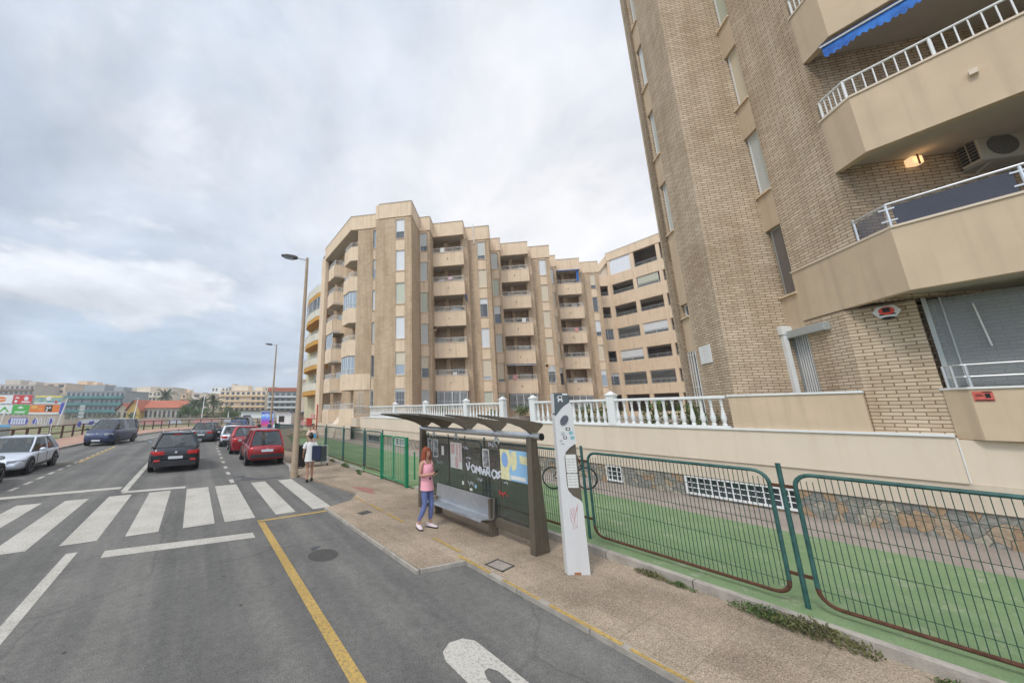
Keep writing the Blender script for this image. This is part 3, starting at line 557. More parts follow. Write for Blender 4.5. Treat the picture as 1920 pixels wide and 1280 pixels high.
# street front: plane x = 12, y from 30.3 to 38.5
fas.box(11.9, 12.2, 30.3, 38.55, FB, FT-.06)
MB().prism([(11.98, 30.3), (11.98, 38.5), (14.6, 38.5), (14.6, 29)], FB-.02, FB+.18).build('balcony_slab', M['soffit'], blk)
wall.box(13.3, 13.6, 29.6, 38.5, .6, FB)
S1, S2 = (30.3, 31.9), (35.0, 37.0)
for j in range(-1, 5):
    zb, zt = 4.55+PT*j, 6.0+PT*j
    for (y0, y1), w_ in ((S1, 0), (S2, 1)):
        p = MB().box(11.96, 12.1, y0, y1, zb-.04, zt)
        if y0 == 30.3: p.box(.002, .85, -.02, .12, zb-.04, zt, F1.M)
        else: p.add([(12.1, y0, zb-.04), (13.3, y0-.3, zb-.04), (13.3, y0-.15, zb-.04), (12.1, y0+.15, zb-.04), (12.1, y0, zt), (13.3, y0-.3, zt), (13.3, y0-.15, zt), (12.1, y0+.15, zt)], [(0, 3, 2, 1), (4, 5, 6, 7), (0, 1, 5, 4), (1, 2, 6, 5), (2, 3, 7, 6), (3, 0, 4, 7)])
        p.add([(12.0, y1, zb-.04), (13.3, y1+.5, zb-.04), (13.3, y1+.35, zb-.04), (12.1, y1-.12, zb-.04), (12.0, y1, zt), (13.3, y1+.5, zt), (13.3, y1+.35, zt), (12.1, y1-.12, zt)], [(0, 1, 2, 3), (7, 6, 5, 4), (0, 4, 5, 1), (1, 5, 6, 2), (2, 6, 7, 3), (3, 7, 4, 0)])
        bo = p.build('balcony', M['render'], blk)
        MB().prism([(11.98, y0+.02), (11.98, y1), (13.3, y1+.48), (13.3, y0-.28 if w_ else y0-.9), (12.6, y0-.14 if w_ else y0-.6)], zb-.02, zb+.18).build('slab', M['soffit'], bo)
        MB().box(11.96, 12.02, (y0+y1)/2-.04, (y0+y1)/2+.04, zb+.6, zb+.75).build('drain_spout', M['rust'], bo)
        railing(bo, [((12.02, y0), (12.02, y1)), ((12.02, y1), (13.28, y1+.45))]+([((12.02, y0+.02), loc(F1, .78, .05))] if not w_ else [((12.05, y0), (13.2, y0-.28))]), zt, zt+.5)
        if (w_ == 0 and j in (0, 2)) or (w_ == 1 and j == 1):
            Ff = Fac((12.03, y1-.02), (12.03, y0+.03)); g_ = MB(Ff.M); hh = zt+1.72; fr = MB(Ff.M)
            n_ = 3
            for q in range(n_+1): c = Ff.L*q/n_; fr.box(c-.03, c+.03, .0, .05, zt, hh)
            fr.box(0, Ff.L, .0, .05, hh-.05, hh).box(0, Ff.L, 0, .05, zt, zt+.05); g_.box(.03, Ff.L-.03, .02, .03, zt+.03, hh-.03)
            fo = fr.build('glazing_frame', M['white'], bo); g_.build('glass', M['glassblue'], fo)
            if w_ == 0:
                Fg = Fac((12.03, y0+.02), loc(F1, .78, .05)); fr = MB(Fg.M)
                for c in (0, Fg.L/2, Fg.L): fr.box(c-.025, c+.025, .0, .05, zt, hh)
                fr.box(0, Fg.L, 0, .05, hh-.05, hh); fo = fr.build('glazing_frame', M['white'], bo); MB(Fg.M).box(.03, Fg.L-.03, .02, .03, zt+.03, hh-.05).build('glass', M['glassblue'], fo)
        Fb = Fac((13.3, y1), (13.3, y0)); window(blk, Fb, .3, min(1.7, Fb.L-.2), zb+.2, zb+2.3, 'w', .0 if j % 2 else .6, dep=-.01, mull=1, sill=False)
MB().prism([(11.95, 38.3), (12.4, 38.3), (12.4, 29.9), (12.0, 30.2)], .0, 1.32).build('buttress', M['cream'], blk)
MB().side([(12.05, 1.3), (12.6, 1.9), (12.6, -.1), (11.6, -.1)], 32.6, 34.0).build('buttress', M['cream'], blk)
window(blk, F1, 1.15, 1.75, 2.4, 4.4, 'w', 0, dep=1.62, mull=0, bars=True, sill=False)
MB(F1.M).box(.35, .62, 1.60, 1.66, 3.6, 3.95).build('notice', M['white'], blk)
railing(blk, [(loc(F1, .9, -.15), loc(F1, L1-.15, -.15))], 2.2, 3.0, 'greymetal', .1)
MB().box(12.4, 14.6, 28.6, 30.2, 1.2, 2.0).build('base_wall', M['band'], blk)
wall.build('wall', M['brickfar'], blk); fas.build('roof_fascia', M['render'], blk)
rf = [(12.1, 38.4), (12.1, 30.4)]+[(14.2, 28.5)]+[(p[0]+.1, p[1]+.35) for p in pts]+[(47, 40), (12.1, 40)]
MB().prism(rf, FT-.8, FT-.55).build('roof', M['concrete'], blk)
co_ = MB()
for a, b_ in zip([(11.9, 38.5), (11.9, 30.25), (14.2, 28.22)], [(11.9, 30.25), (14.2, 28.22), (14.2, 28.24)]): pass
for i in range(len(kinds)):
    F = Fac(pts[i], pts[i+1]); co_.box(-.07, F.L+.05, -.10, .32, FT-.03*(i % 2), FT+.05-.03*(i % 2), F.M)
co_.box(-.07, L1+.1, -.1, .32, FT-.04, FT+.01, F1.M); co_.box(11.86, 12.22, 30.25, 38.6, FT-.06, FT-.01); co_.build('roof_coping', M['soffit'], blk)
MB().box(12.3, 46, 39.5, 40, 0, 21.5).box(46.3, 46.7, 26, 40, 0, 21.5).box(12.0, 12.4, 38.5, 40, 0, 21.5).build('rear_wall', M['render'], blk)

# ------------------------------------------------------------------ rear wing of the courtyard
rw = thing('courtyard_wing', 'long beige wing with deep open galleries between the stepped block and the brick tower', 'building')
q = walk((46.7, 25.75), [(vb, 2.75)]); E0, E1 = q; E2 = (48.75, 8.0)
Fa, Fb = Fac(E0, E1), Fac(E1, E2)
wl = MB()
zt_ = [2.6, 6.0, 9.15, 12.24, 15.35, 18.62, 21.55]; zb_ = [1.5, 4.75, 7.6, 10.65, 13.75, 16.95, 20.1]
for F, uend in ((Fa, Fa.L), (Fb, Fb.L)):
    for j in range(7): wl.box(-.02, uend+.02, 0, .25, zb_[j], zt_[j], F.M)
    nb_ = [(0, .35)] if F is Fa else [(0, .3), (3.0, 3.45), (6.1, 6.5), (9.4, 9.8), (13, 13.4)]
    for (c0, c1) in nb_:
        wl.box(c0, c1, .012, .26, 1.5, 24.2 if F is Fb else 21.5, F.M)
    if F is Fa: wl.box(F.L-.25, F.L+.02, .012, .26, 1.5, 21.5, F.M)
wl.box(-.02, Fb.L, -.06, .25, 23.8, 24.95, Fb.M)
wl.side([(0, 21.5), (0, 21.6), (2.9, 24.95), (2.9, 23.8), (.9, 21.5)], 0, .25, T(*E0) @ Fac(E0, E1).M.to_3x3().to_4x4() if False else Matrix(Fa.M))
wl.build('wall', M['render'], rw)
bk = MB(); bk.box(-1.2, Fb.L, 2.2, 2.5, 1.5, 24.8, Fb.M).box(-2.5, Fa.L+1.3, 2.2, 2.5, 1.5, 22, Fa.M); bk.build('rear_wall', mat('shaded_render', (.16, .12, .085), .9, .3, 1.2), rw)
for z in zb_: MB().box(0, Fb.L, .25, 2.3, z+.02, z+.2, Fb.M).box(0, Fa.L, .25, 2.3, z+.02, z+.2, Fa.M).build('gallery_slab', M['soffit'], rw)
MB().box(0, Fb.L, .2, 2.3, 24.5, 24.7, Fb.M).build('gallery_slab', M['soffit'], rw)
for j in range(1, 7):
    gal = zt_[j]; nxt = zb_[j+1] if j < 6 else 23.8
    for F, (c0, c1), kind in ((Fa, (.35, Fa.L-.25), 'g' if j in (3,) or j == 1 else 'o'), (Fb, (.3, 3.0), {1: 'b', 2: 's', 3: 'b', 4: 'o', 5: 'o', 6: 'S'}[j]), (Fb, (3.45, 6.1), {1: 'b', 2: 'o', 3: 's', 4: 'o', 5: 'h', 6: 'o'}[j]), (Fb, (6.5, 9.4), 'o')):
        if F is Fa and j == 6: continue
        if kind == 'S': MB(F.M).box(c0, c1, .1, .14, gal, nxt).build('glazed_screen', M['sh_white'] if False else mat('white_panel', (.74, .76, .80), .4, .03, 2), rw); continue
        if kind == 's': window(rw, F, c0, c1, gal+.02, nxt-.02, 'w', .8, mull=1, sill=False)
        if kind == 'h': window(rw, F, c0+.1, c1-.2, gal+.02, nxt-.05, 'g', .8, mull=0, sill=False)
        if kind == 'g': window(rw, F, c0, c1, gal+.02, nxt-.02, 'w', .0 if j == 3 else .25, mull=2, sill=False, glass='glassblue' if j == 3 else 'glass')
        if kind == 'b':
            bb = MB(F.M); n_ = int((c1-c0)/.11)
            for kk in range(n_+1): c = c0+(c1-c0)*kk/n_; bb.box(c-.01, c+.01, .02, .04, gal, nxt)
            for f_ in (.05, .35, .9): bb.box(c0, c1, .018, .038, gal+(nxt-gal)*f_-.015, gal+(nxt-gal)*f_+.015)
            bb.build('security_grille', M['greymetal'], rw)
        railing(rw, [(loc(F, c0, .05), loc(F, c1, .05))], gal, gal+.48, 'greymetal')
MB().prism([(46.9, 26.5), (49.2, 23.9), (49.2, 8), (60, 8), (60, 27)], 21.0, 21.3).build('roof', M['concrete'], rw)
cp = MB(Fb.M).box(-.05, Fb.L, -.1, .3, 24.95, 25.0); cp.build('coping', M['soffit'], rw)
gr_ = MB(Fa.M).side([(.1, 21.5), (2.8, 24.7), (3.0, 24.7), (3.0, 21.5)], .3, .5); gr_.build('gable', M['cream'], rw)

# ------------------------------------------------------------------ near tower (right)
tw = thing('apartment_tower', 'tall tan brick apartment tower with angled faces and cream balconies at the right', 'building')
C0 = (13.0, 1.25); W1 = (12.51, .76); O1 = (12.03, .28); I_ = (14.12, 2.37); Dr = (13.73, 1.98); F0 = (13.03, 3.46); WR = (14.06, 4.49); WL_ = (14.39, 4.82); J_ = (14.31, 4.9); S_ = (14.53, 5.12); BR = (15.06, -1.79)
wall = MB(); pan = MB(); TH = 30.0
PZB = [4.89+3.19*i for i in range(9)]; PZT = [6.24+3.25*i for i in range(9)]; TWB = [5.72+3.2*i for i in range(8)]
# silhouette pieces, walking towards the camera
Ff = Fac(S_, J_); wall.box(0, Ff.L, 0, .3, 1.5, TH, Ff.M)
Fr = Fac(S_, (17.0, 2.6)); wall.add([(S_[0], S_[1], 1.5), (17.0, 5.75, 1.5), (17.0, 5.75, TH), (S_[0], S_[1], TH)], [(0, 3, 2, 1)])
Fj = Fac(J_, WL_); wall.box(0, Fj.L, 0, .2, 1.5, TH, Fj.M)
Fw = Fac(WL_, WR)
zl = [(1.9, 4.5)]+[(TWB[i], TWB[i]+(2.0 if i else .45)) for i in range(8)]
prev = 1.5
for (z0, z1) in zl: MB(Fw.M).box(.0, Fw.L, .015, .3, prev, z0-.01).build('spandrel', M['render2'], tw); prev = z1+.01
window(tw, Fw, .03, Fw.L-.02, 2.1, 4.5, 'w', .0, dep=.12, bars=True)
window(tw, Fw, .03, Fw.L-.02, TWB[0], TWB[0]+.45, 'w', .0, dep=.14)
for i in range(1, 8): window(tw, Fw, .03, Fw.L-.02, TWB[i], TWB[i]+2.0, 'y' if i != 3 else 'w', 1, dep=.12)
F = Fac(WR, F0); wall.box(0.0, F.L, 0, .33, 1.5, TH, F.M)
MB(F.M).box(.24, .79, -.03, -.001, 4.0, 4.56).build('wall_plaque', M['white'], tw)
F = Fac(F0, I_); wall.box(.0, F.L+.3, .001, .33, 1.5, TH, F.M)
Fd = Fac(I_, Dr)
zl = [(2.0, 4.66)]+[(TWB[i], TWB[i]+2.05) for i in range(8)]; prev = 1.5
for k_, (z0, z1) in enumerate(zl):
    MB(Fd.M).box(0, Fd.L, .012, .3, prev, z0-.01).build('spandrel', M['render2'], tw); prev = z1+.01
for i in range(8):
    if i == 0: window(tw, Fd, .06, Fd.L-.02, TWB[0], TWB[0]+2.05, 'w', 0, dep=.12, frame='greymetal'); MB(Fd.M).box(.1, Fd.L-.05, .10, .112, TWB[0]+.05, TWB[0]+2.0).build('insect_screen', M['sh_brown'], tw)
    else: window(tw, Fd, .02, Fd.L-.02, TWB[i], TWB[i]+2.05, 'gyc'[i % 3], 1, dep=.12)
# barred door, its lintel box, the white pipe
dm = MB(Fd.M).box(0, .05, .04, .09, 1.95, 4.62).box(Fd.L-.07, Fd.L, .04, .09, 1.95, 4.62).box(.05, Fd.L-.07, .04, .09, 2.75, 2.80).box(.05, Fd.L-.07, .04, .09, 1.95, 2.0)
do = dm.build('door', M['greymetal'], tw)
bb = MB(Fd.M)
for k in range(6): c = .09+(Fd.L-.2)*k/5; bb.box(c-.011, c+.011, .05, .075, 2.0, 4.6)
bb.build('door_bars', M['white'], do); MB(Fd.M).box(.05, Fd.L-.07, .16, .17, 1.95, 4.6).build('pane', M['glass'], do)
MB(Fd.M).box(.02, 1.22, -.14, -.002, 4.50, 4.70).build('shutter_box', M['greymetal'], tw, bevel=.01)
Fp = Fac(F0, I_); pm = MB(Fp.M).box(1.33, 1.43, -.11, -.005, 1.9, 4.62).box(1.30, 1.46, -.13, -.003, 4.62, 4.86).box(1.44, 1.6, -.11, -.03, 4.70, 4.84); pm.build('drain_pipe', M['white'], tw)
# brick A face above and below
FA = Fac(Dr, W1); uC0 = (Vector(C0)-Vector(Dr)).length; uO = (Vector(O1)-Vector(Dr)).length
wall.box(0, uC0, .0, .33, 1.5, 4.86, FA.M)
wall.box(-.0, FA.L, .0, .33, PZT[0]+.02, TH, FA.M)
# ground floor brick pier parallel to the street
FG = Fac(C0, (13.0, .285)); wall.box(0.0, FG.L, .0, .33, 1.9, 4.86, FG.M)
# first floor parapet, in line with the angled face
def parapet(u_start, zb, zt, copz=.05):
    p = MB(FA.M).box(u_start, uO, -.004, .14, zb, zt); p.box(O1[0]+.002, O1[0]+.14, -9, O1[1], zb, zt-.001, Matrix())if False else None
    p.M = Matrix(); p.box(O1[0]-.002, O1[0]+.14, -9, O1[1]-.02, zb, zt)
    return p
rl = thing
for i in range(0, 8):
    us = .0 if i == 0 else FA.L+.0
    def band(u_, o_, w_):   # mitred strip: along the angled face, round the corner and down the street side
        a_ = FA.M @ Vector((u_, -o_, 0)); b_ = FA.M @ Vector((u_, w_, 0)); k_ = math.tan(R(22.5)); return [(a_.x, a_.y), (O1[0]-o_, O1[1]-o_*k_+o_*.0), (O1[0]-o_, -9), (O1[0]+w_, -9), (O1[0]+w_, O1[1]-w_*k_), (b_.x, b_.y)]
    p = MB().prism(band(us-(.02 if i == 0 else 0), .006, .14), PZB[i], PZT[i])
    bo = p.build('balcony', M['render2'], tw)
    MB().prism(band(us-.02, .035, .16), PZT[i], PZT[i]+.045).build('coping', M['cream'], bo)
    sp_ = MB().prism([(W1[0]+.05, W1[1]-.0), (O1[0]+.13, O1[1]-.0), (O1[0]+.13, -9), (17, -9), (17, -1.6), (BR[0]+.2, BR[1]+.3)], PZB[i]+.12, PZB[i]+.32) if i else MB().prism([(C0[0]+.1, C0[1]-.05), (O1[0]+.13, O1[1]), (O1[0]+.13, -9), (16, -9), (16, 1.0)], PZB[0]+.10, PZB[0]+.3)
    sp_.build('slab', M['soffit'], bo)
    if i >= 1:
        zt = PZT[i]+.045; A_ = (12.47, .70); B_ = (12.09, .30)
        b = MB()
        for (p_, q_), nn in (((A_, B_), 5), ((B_, (12.09, -8.8)), 66)):
            d = (q_[0]-p_[0], q_[1]-p_[1])
            b.tube([(*p_, zt+.46), (*q_, zt+.46)], .026, 8); b.tube([(*p_, zt+.03), (*q_, zt+.03)], .018, 6)
            for k in range(nn+1):
                c = (p_[0]+d[0]*k/nn, p_[1]+d[1]*k/nn); b.tube([(*c, zt), (*c, zt+.46)], .024 if k % 8 == 0 else .011, 6, cap=False)
        b.build('railing', M['white'], bo)
        MB(Matrix()).box(O1[0]-.09, O1[0], -1.12, -1.03, PZB[i]+.68, PZB[i]+.78).build('drain_spout', M['cream'], bo)
# glass railing on first floor
bo = [c for c in tw.children if c.name.startswith('balcony')][0]
zt = PZT[0]+.045; A_ = (12.48, .72); B_ = (12.09, .26); rm = MB()
rm.tube([(*A_, zt+.46), (*B_, zt+.50), (12.09, -8, zt+.52)], .026, 8)
for p_ in (A_, B_, (12.09, -1.13), (12.09, -2.5), (12.09, -3.9), (12.09, -5.3)):
    rm.tube([(*p_, zt), (*p_, zt+.5)], .022, 8)
    if p_ != A_:
        for zz in (.12, .38): rm.box(p_[0]-.02, p_[0]+.02, p_[1]-.10, p_[1]+.10, zt+zz, zt+zz+.03)
rm.build('railing', M['alu'], bo)
sg = mat('smoked_glass', (.07, .075, .10), .1, 0, alpha=.72)
gm = MB().box(12.085, 12.095, -1.06, .19, zt+.03, zt+.44).box(12.085, 12.095, -8, -1.2, zt+.03, zt+.44); gm.add([(12.45, .68, zt+.03), (12.12, .30, zt+.03), (12.12, .30, zt+.45), (12.45, .68, zt+.42)], [(0, 1, 2, 3)]); gm.build('glass', sg, bo)
# recess behind the balconies
F = Fac(W1, BR); wall.box(0.0, F.L+.3, .0, .25, 4.9, TH, F.M)
wall.box(BR[0], BR[0]+.3, -9, BR[1]+.05, 4.9, TH)
wall.box(13.95, 14.25, -9, .9, 1.4, 4.9)
for i in range(1, 8): Fq = Fac((BR[0], -2.6), (BR[0], -5.2)); window(tw, Fq, 0, 2.6, PZB[i]+.35, PZB[i]+2.5, 'w', .3, dep=-.02, mull=1, sill=False)
wall.build('wall', M['brick'], tw)
MB().add([(17, 5.75, 1.5), (30, 5.75, 1.5), (30, 5.75, TH), (17, 5.75, TH), (30, -9, 1.5), (30, -9, TH), (12.2, -9, 1.5), (12.2, -9, TH)], [(0, 1, 2, 3), (1, 4, 5, 2), (4, 6, 7, 5)]).build('rear_wall', M['render2'], tw)
MB().prism([(S_[0], S_[1]), (17, 5.75), (30, 5.75), (30, -9), (12.3, -9), (12.6, .6), Dr, I_, (13.1, 3.4)], TH, TH+.4).build('roof', M['render2'], tw)
MB(Fac((15.5, 6.1), (14.0, 4.6)).M).box(.0, 1.5, -.25, .3, 16.95, 19.2).build('roof_fascia', M['render2'], tw) if False else None
# lit wall lamp, air conditioner, alarm, awning
Fl = Fac(W1, BR); lm = MB(Fl.M).box(1.23, 1.43, -.16, -.0, 7.96, 8.16); lo_ = lm.build('wall_lamp', mat('lit_lamp_glass', (1.0, .70, .38), .4, 0, emis=.62), tw, bevel=.03)
MB(Fl.M).box(1.318, 1.342, -.175, -.16, 7.94, 8.18).build('lamp_strap', M['rust'], lo_)
pl_ = bpy.data.lights.new('lamp_light', 'POINT'); pl_.energy = .5; pl_.color = (1, .6, .25); pl_.shadow_soft_size = .08; po = bpy.data.objects.new('lamp_light', pl_); COL.objects.link(po); pp = Fl.M @ Vector((1.33, -.24, 8.05)); po.location = pp; po.parent = lo_
acm = mat('ac_beige', (.55, .52, .44), .5, .08, 4)
ac = MB(Fl.M).box(2.07, 2.99, -.40, -.06, 7.70, 8.30).build('air_conditioner', acm, tw, bevel=.02)
MB(Fl.M).lathe([(.235, 0), (.235, .012)], 24, T(2.43, -.402, 8.0) @ Matrix.Rotation(R(90), 4, 'X')).build('fan_grille', mat('ac_grille', (.16, .15, .14), .7, .3, 40), ac)
g_ = MB(Fl.M)
for a in range(7):
    for b_ in range(2): g_.box(2.055, 2.069, -.36+b_*.15, -.24+b_*.15, 7.76+a*.072, 7.815+a*.072)
g_.build('side_grille', M['dark'], ac)
MB(Fl.M).tube([(2.2, -.4, 7.68), (2.2, 0, 7.50)], .018, 6).tube([(2.85, -.4, 7.68), (2.85, 0, 7.50)], .018, 6).box(2.1, 2.95, -.42, 0, 7.665, 7.695).build('bracket', M['greymetal'], ac)
al = MB(Matrix()).prism([(0, .19), (.13, .11), (.13, -.11), (0, -.19), (-.13, -.11), (-.13, .11)], 0, .09, T(12.905, .66, 4.68) @ Matrix.Rotation(R(90), 4, 'Y') @ Matrix.Rotation(R(0), 4, 'Z') @ Matrix.Translation((0, 0, 0)))
ao = al.build('alarm_box', M['white'], tw, bevel=.01)
MB().lathe([(.105, 0), (.105, .006)], 20, T(12.898, .66, 4.69) @ Matrix.Rotation(R(-90), 4, 'Y') @ Matrix.Scale(.85, 4, (1, 0, 0))).build('alarm_badge', mat('alarm_red', (.75, .06, .03), .5, 0), ao)
MB().box(12.89, 12.9, .61, .71, 4.66, 4.76).box(12.895, 12.905, .555, .765, 4.6, 4.63).build('alarm_symbol', M['black'], ao)
MB().ball((12.93, .66, 4.535), (.04, .09, .035)).build('alarm_lamp', M['black'], ao, True)
aw = MB()
ys = [.42-.095*k for k in range(15)]
for k in range(14):
    dz = random.uniform(-.03, .03)-(.10 if k in (6, 7) else 0)*0; lo2 = 10.86+dz+(.07 if k in (5, 6) else 0)
    aw.add([(12.10, ys[k], 11.15), (12.10, ys[k+1], 11.15), (12.075, ys[k+1], lo2+.02), (12.06, (ys[k]+ys[k+1])/2, lo2-.05), (12.075, ys[k], lo2+.02)], [(0, 1, 2, 3, 4)])
ax = aw.build('awning', M['bluecloth'], tw); MB().tube([(12.07, .45, 11.13), (12.07, -3, 11.13)], .022, 6).build('awning_rail', M['white'], ax); MB().box(12.08, 12.16, -3, .45, 11.15, 11.2).build('awning_roll', M['navycloth'], ax)
MB().ball((12.5, .0, PZT[1]+.12), (.10, .1, .1)).build('flower_pot', mat('blue_white_pot', (.20, .20, .34), .4, .6, 30, col2=(.7, .7, .75)), tw, True)
# ground-floor balcony of the tower, glazed above
p = MB(); p.prism([(12.97, .30), (12.71, .02), (12.71, -9), (12.83, -9), (12.83, -.03), (13.0, .14)], 1.98, 2.93); gb = p.build('balcony', M['render2'], tw)
MB().prism([(12.99, .33), (12.68, .03), (12.68, -9), (12.85, -9), (12.85, -.04), (13.02, .12)], 2.93, 2.97).build('coping', M['white'], gb)
b = MB(); Pg = [(12.95, .22), (12.80, .03), (12.80, -9)]
for zz in (3.17, 3.40): b.tube([(*q_, zz) for q_ in Pg], .014, 6)
for q_ in ((12.95, .22), (12.88, .13), (12.80, -.02), (12.8, -1.2), (12.8, -2.4)): b.tube([(*q_, 2.97), (*q_, 3.4)], .022, 6)
b.build('railing', M['alu'], gb)
gg = mat('enclosure_glass', (.35, .38, .38), .08, 0, alpha=.42)
MB().box(13.10, 13.11, -9, .18, 3.0, 4.82).build('glass', gg, gb)
MB().box(13.09, 13.13, .16, .22, 2.95, 4.88).box(13.09, 13.12, -.005, .015, 3, 4.85).build('glazing_frame', M['greymetal'], gb)
MB().box(13.3, 13.34, .02, .08, 3.0, 4.9).build('glazing_post', M['wood'], gb)
MB().tube([(13.06, -.32, 4.62), (13.06, -.36, 3.75)], .012, 6).build('lamp_tube', M['white'], gb)
sgn = MB().box(12.695, 12.705, -.20, .0, 2.70, 2.88).build('warning_sign', mat('sign_red', (.60, .12, .09), .6, .15, 20), gb)
MB().box(12.688, 12.694, -.185, -.10, 2.86, 2.875).box(12.688, 12.694, -.19, -.015, 2.71, 2.725).box(12.688, 12.694, -.17, -.12, 2.76, 2.84).box(12.688, 12.694, -.10, -.02, 2.79, 2.80).box(12.688, 12.694, -.10, -.03, 2.82, 2.83).build('sign_lettering', M['black'], sgn)

# ------------------------------------------------------------------ retaining wall with stone base, balustrades
rt = thing('retaining_wall', 'long cream retaining wall with crazy stone base under the white balustrade', 'wall')
WN = [(2.62, 4.9), (6.68, 7.22), (20.7, 22.5), (24.9, 27.1), (30.9, 32.9), (34.6, 36.0), (-3.5, -.1)]
segs = []; y = -12
for a, b_ in sorted(WN): segs.append((y, a)); y = b_
segs.append((y, 38.3))
m_ = MB()
for a, b_ in segs: m_.box(12.86, 13.2, a, b_, -.03, .66)
for a, b_ in WN: m_.box(12.86, 13.2, a, b_, -.03, .13)
m_.build('stone_base', M['stone'], rt)
MB().box(12.82, 13.2, -12, 38.3, .66, 1.16).build('lower_band', M['band'], rt)
MB().box(12.78, 13.2, .32, 38.3, 1.16, 2.02).box(12.84, 13.2, -12, .30, 1.16, 1.97).box(12.83, 13.2, .29, .33, 1.16, 1.99).build('wall_face', M['cream'], rt)
MB().box(12.81, 12.835, .295, .315, 1.16, 2.0).build('joint_strip', M['white'], rt)
MB().box(12.74, 13.2, .32, 28.4, 2.02, 2.07).build('coping', M['white'], rt)
for wi, (a, b_) in enumerate(WN):
    F = Fac((12.86, b_), (12.86, a)); wht = wi in (0, 1, 2)
    fm = MB(F.M); L_ = F.L; t = .05
    fm.box(0, t, -.03, .05, .13, .64).box(L_-t, L_, -.03, .05, .13, .64).box(t, L_-t, -.03, .05, .60, .64).box(t, L_-t, -.05, .05, .13, .18)
    wo = fm.build('window', M['white' if wht else 'greymetal'], rt); MB(F.M).box(t, L_-t, .12, .13, .16, .62).build('pane', M['glass'], wo)
    if wht:
        bm_ = MB(F.M); n = int(L_/.15)
        for k in range(1, n): c = L_*k/n; bm_.box(c-.012, c+.012, -.02, 0, .17, .62)
        for zz in (.32, .46): bm_.box(t, L_-t, -.018, .002, zz-.01, zz+.01)
        bm_.build('window_grille', M['white'], wo)
MB().tube([(12.72, -.25, .6), (12.72, -.3, .13), (12.6, -.3, .1)], .035, 8).build('drain_pipe', M['cream'], rt)
struct('terrace', MB().box(13.15, 50, -9, 28, 1.5, 1.98), M['concrete'])
bal_me = None
def baluster(): 
    pr = [(.055, 0), (.055, .05), (.035, .07), (.06, .14), (.068, .22), (.05, .34), (.03, .47), (.028, .54), (.045, .56), (.03, .58), (.042, .66), (.055, .70), (.055, .75)]
    return MB().lathe(pr, 10)
def balustrade(name, label, y0, y1, posts, x=12.86, zb=2.07):
    t = thing(name, label, 'balustrade', (x, y0, zb), 0, 'white balustrades on the cream wall')
    MB().box(-.09, .09, 0, y1-y0, 0, .05).build('plinth', M['white'], t)
    MB().box(-.10, .10, 0, y1-y0, .80, .885).build('handrail', M['white'], t, bevel=.015)
    b0 = None; n = int((y1-y0)/.235)
    for k in range(n):
        y = (k+.5)*(y1-y0)/n
        if any(abs(y+y0-p) < .17 for p in posts): continue
        if b0 is None: b0 = baluster().build('baluster', M['white'], t, True); b = b0
        else: b = b0.copy(); COL.objects.link(b); b.parent = t
        b.location = (0, y, .05)
    p0 = None
    for p in posts:
        if p0 is None:
            pm = MB().box(-.13, .13, -.13, .13, -.02, 1.0).box(-.16, .16, -.16, .16, 1.0, 1.05); pm.add([(-.14, -.14, 1.05), (.14, -.14, 1.05), (.14, .14, 1.05), (-.14, .14, 1.05), (0, 0, 1.18)], [(0, 1, 4), (1, 2, 4), (2, 3, 4), (3, 0, 4)])
            p0 = pm.build('post', M['white'], t); q = p0
        else: q = p0.copy(); COL.objects.link(q); q.parent = t
        q.location = (0, p-y0, 0)
    return t
balustrade('balustrade', 'white baluster rail above the bus stop pillar, ending at the beige solid parapet', 3.62, 10.25, [6.75, 10.12])
balustrade('balustrade', 'white baluster rail with four posts behind the bus shelter roof', 11.75, 26.8, [11.9, 14.55, 18.5, 22.5])
sp_ = thing('solid_parapet', 'beige solid parapet with white cap beside the brick pier', 'wall', (12.8, 1.27, 2.06))
MB().box(0, .2, 0, 2.28, 0, .86).build('panel', M['render2'], sp_); MB().box(-.03, .23, -.01, 2.3, .86, .91).build('cap', M['white'], sp_)

# leafy plants on the terrace
def leaves(mb, c, r, n, size, rn, flat=.8):
    for _ in range(n):
        d = Vector((rn.gauss(0, 1), rn.gauss(0, 1), rn.gauss(0, 1))).normalized()*(rn.random()**.4); p = Vector(c)+Vector((d.x*r[0], d.y*r[1], d.z*r[2]))
        a = Vector((rn.uniform(-1, 1), rn.uniform(-1, 1), rn.uniform(-.4, .8))).normalized(); s = a.cross(Vector((rn.uniform(-1, 1), rn.uniform(-1, 1), rn.uniform(-1, 1)))).normalized(); L_ = size*rn.uniform(.6, 1.4)
        mb.add([p-s*L_*.28, p+a*L_*.5-s*L_*.02, p+a*L_, p+a*L_*.5+s*L_*.5], [(0, 1, 2, 3)])
    return mb
def shrub(name, label, cat, loc_, r, n, size, seed, mt='leaf', group=None, pot=None):
    rn = random.Random(seed); t = thing(name, label, cat, loc_, 0, group)
    leaves(MB(), (0, 0, r[2]*.9+(.35 if pot else 0)), r, n, size, rn).build('foliage', M[mt], t)
    st = MB()
    for _ in range(4): st.tube([(0, 0, 0), (rn.uniform(-.4, .4)*r[0], rn.uniform(-.4, .4)*r[1], r[2]*1.1+(.3 if pot else 0))], [.018, .006], 5)
    st.build('stem', M['trunk'], t)
    if pot: MB().box(-pot, pot, -.18, .18, 0, .35).build('planter', M['concrete'], t)
    return t
shrub('potted_plant', 'low green plant in a box planter in the gap between the two balustrades', 'plant', (13.2, 11.0, 1.98), (.5, .25, .28), 300, .10, 4, pot=.5)
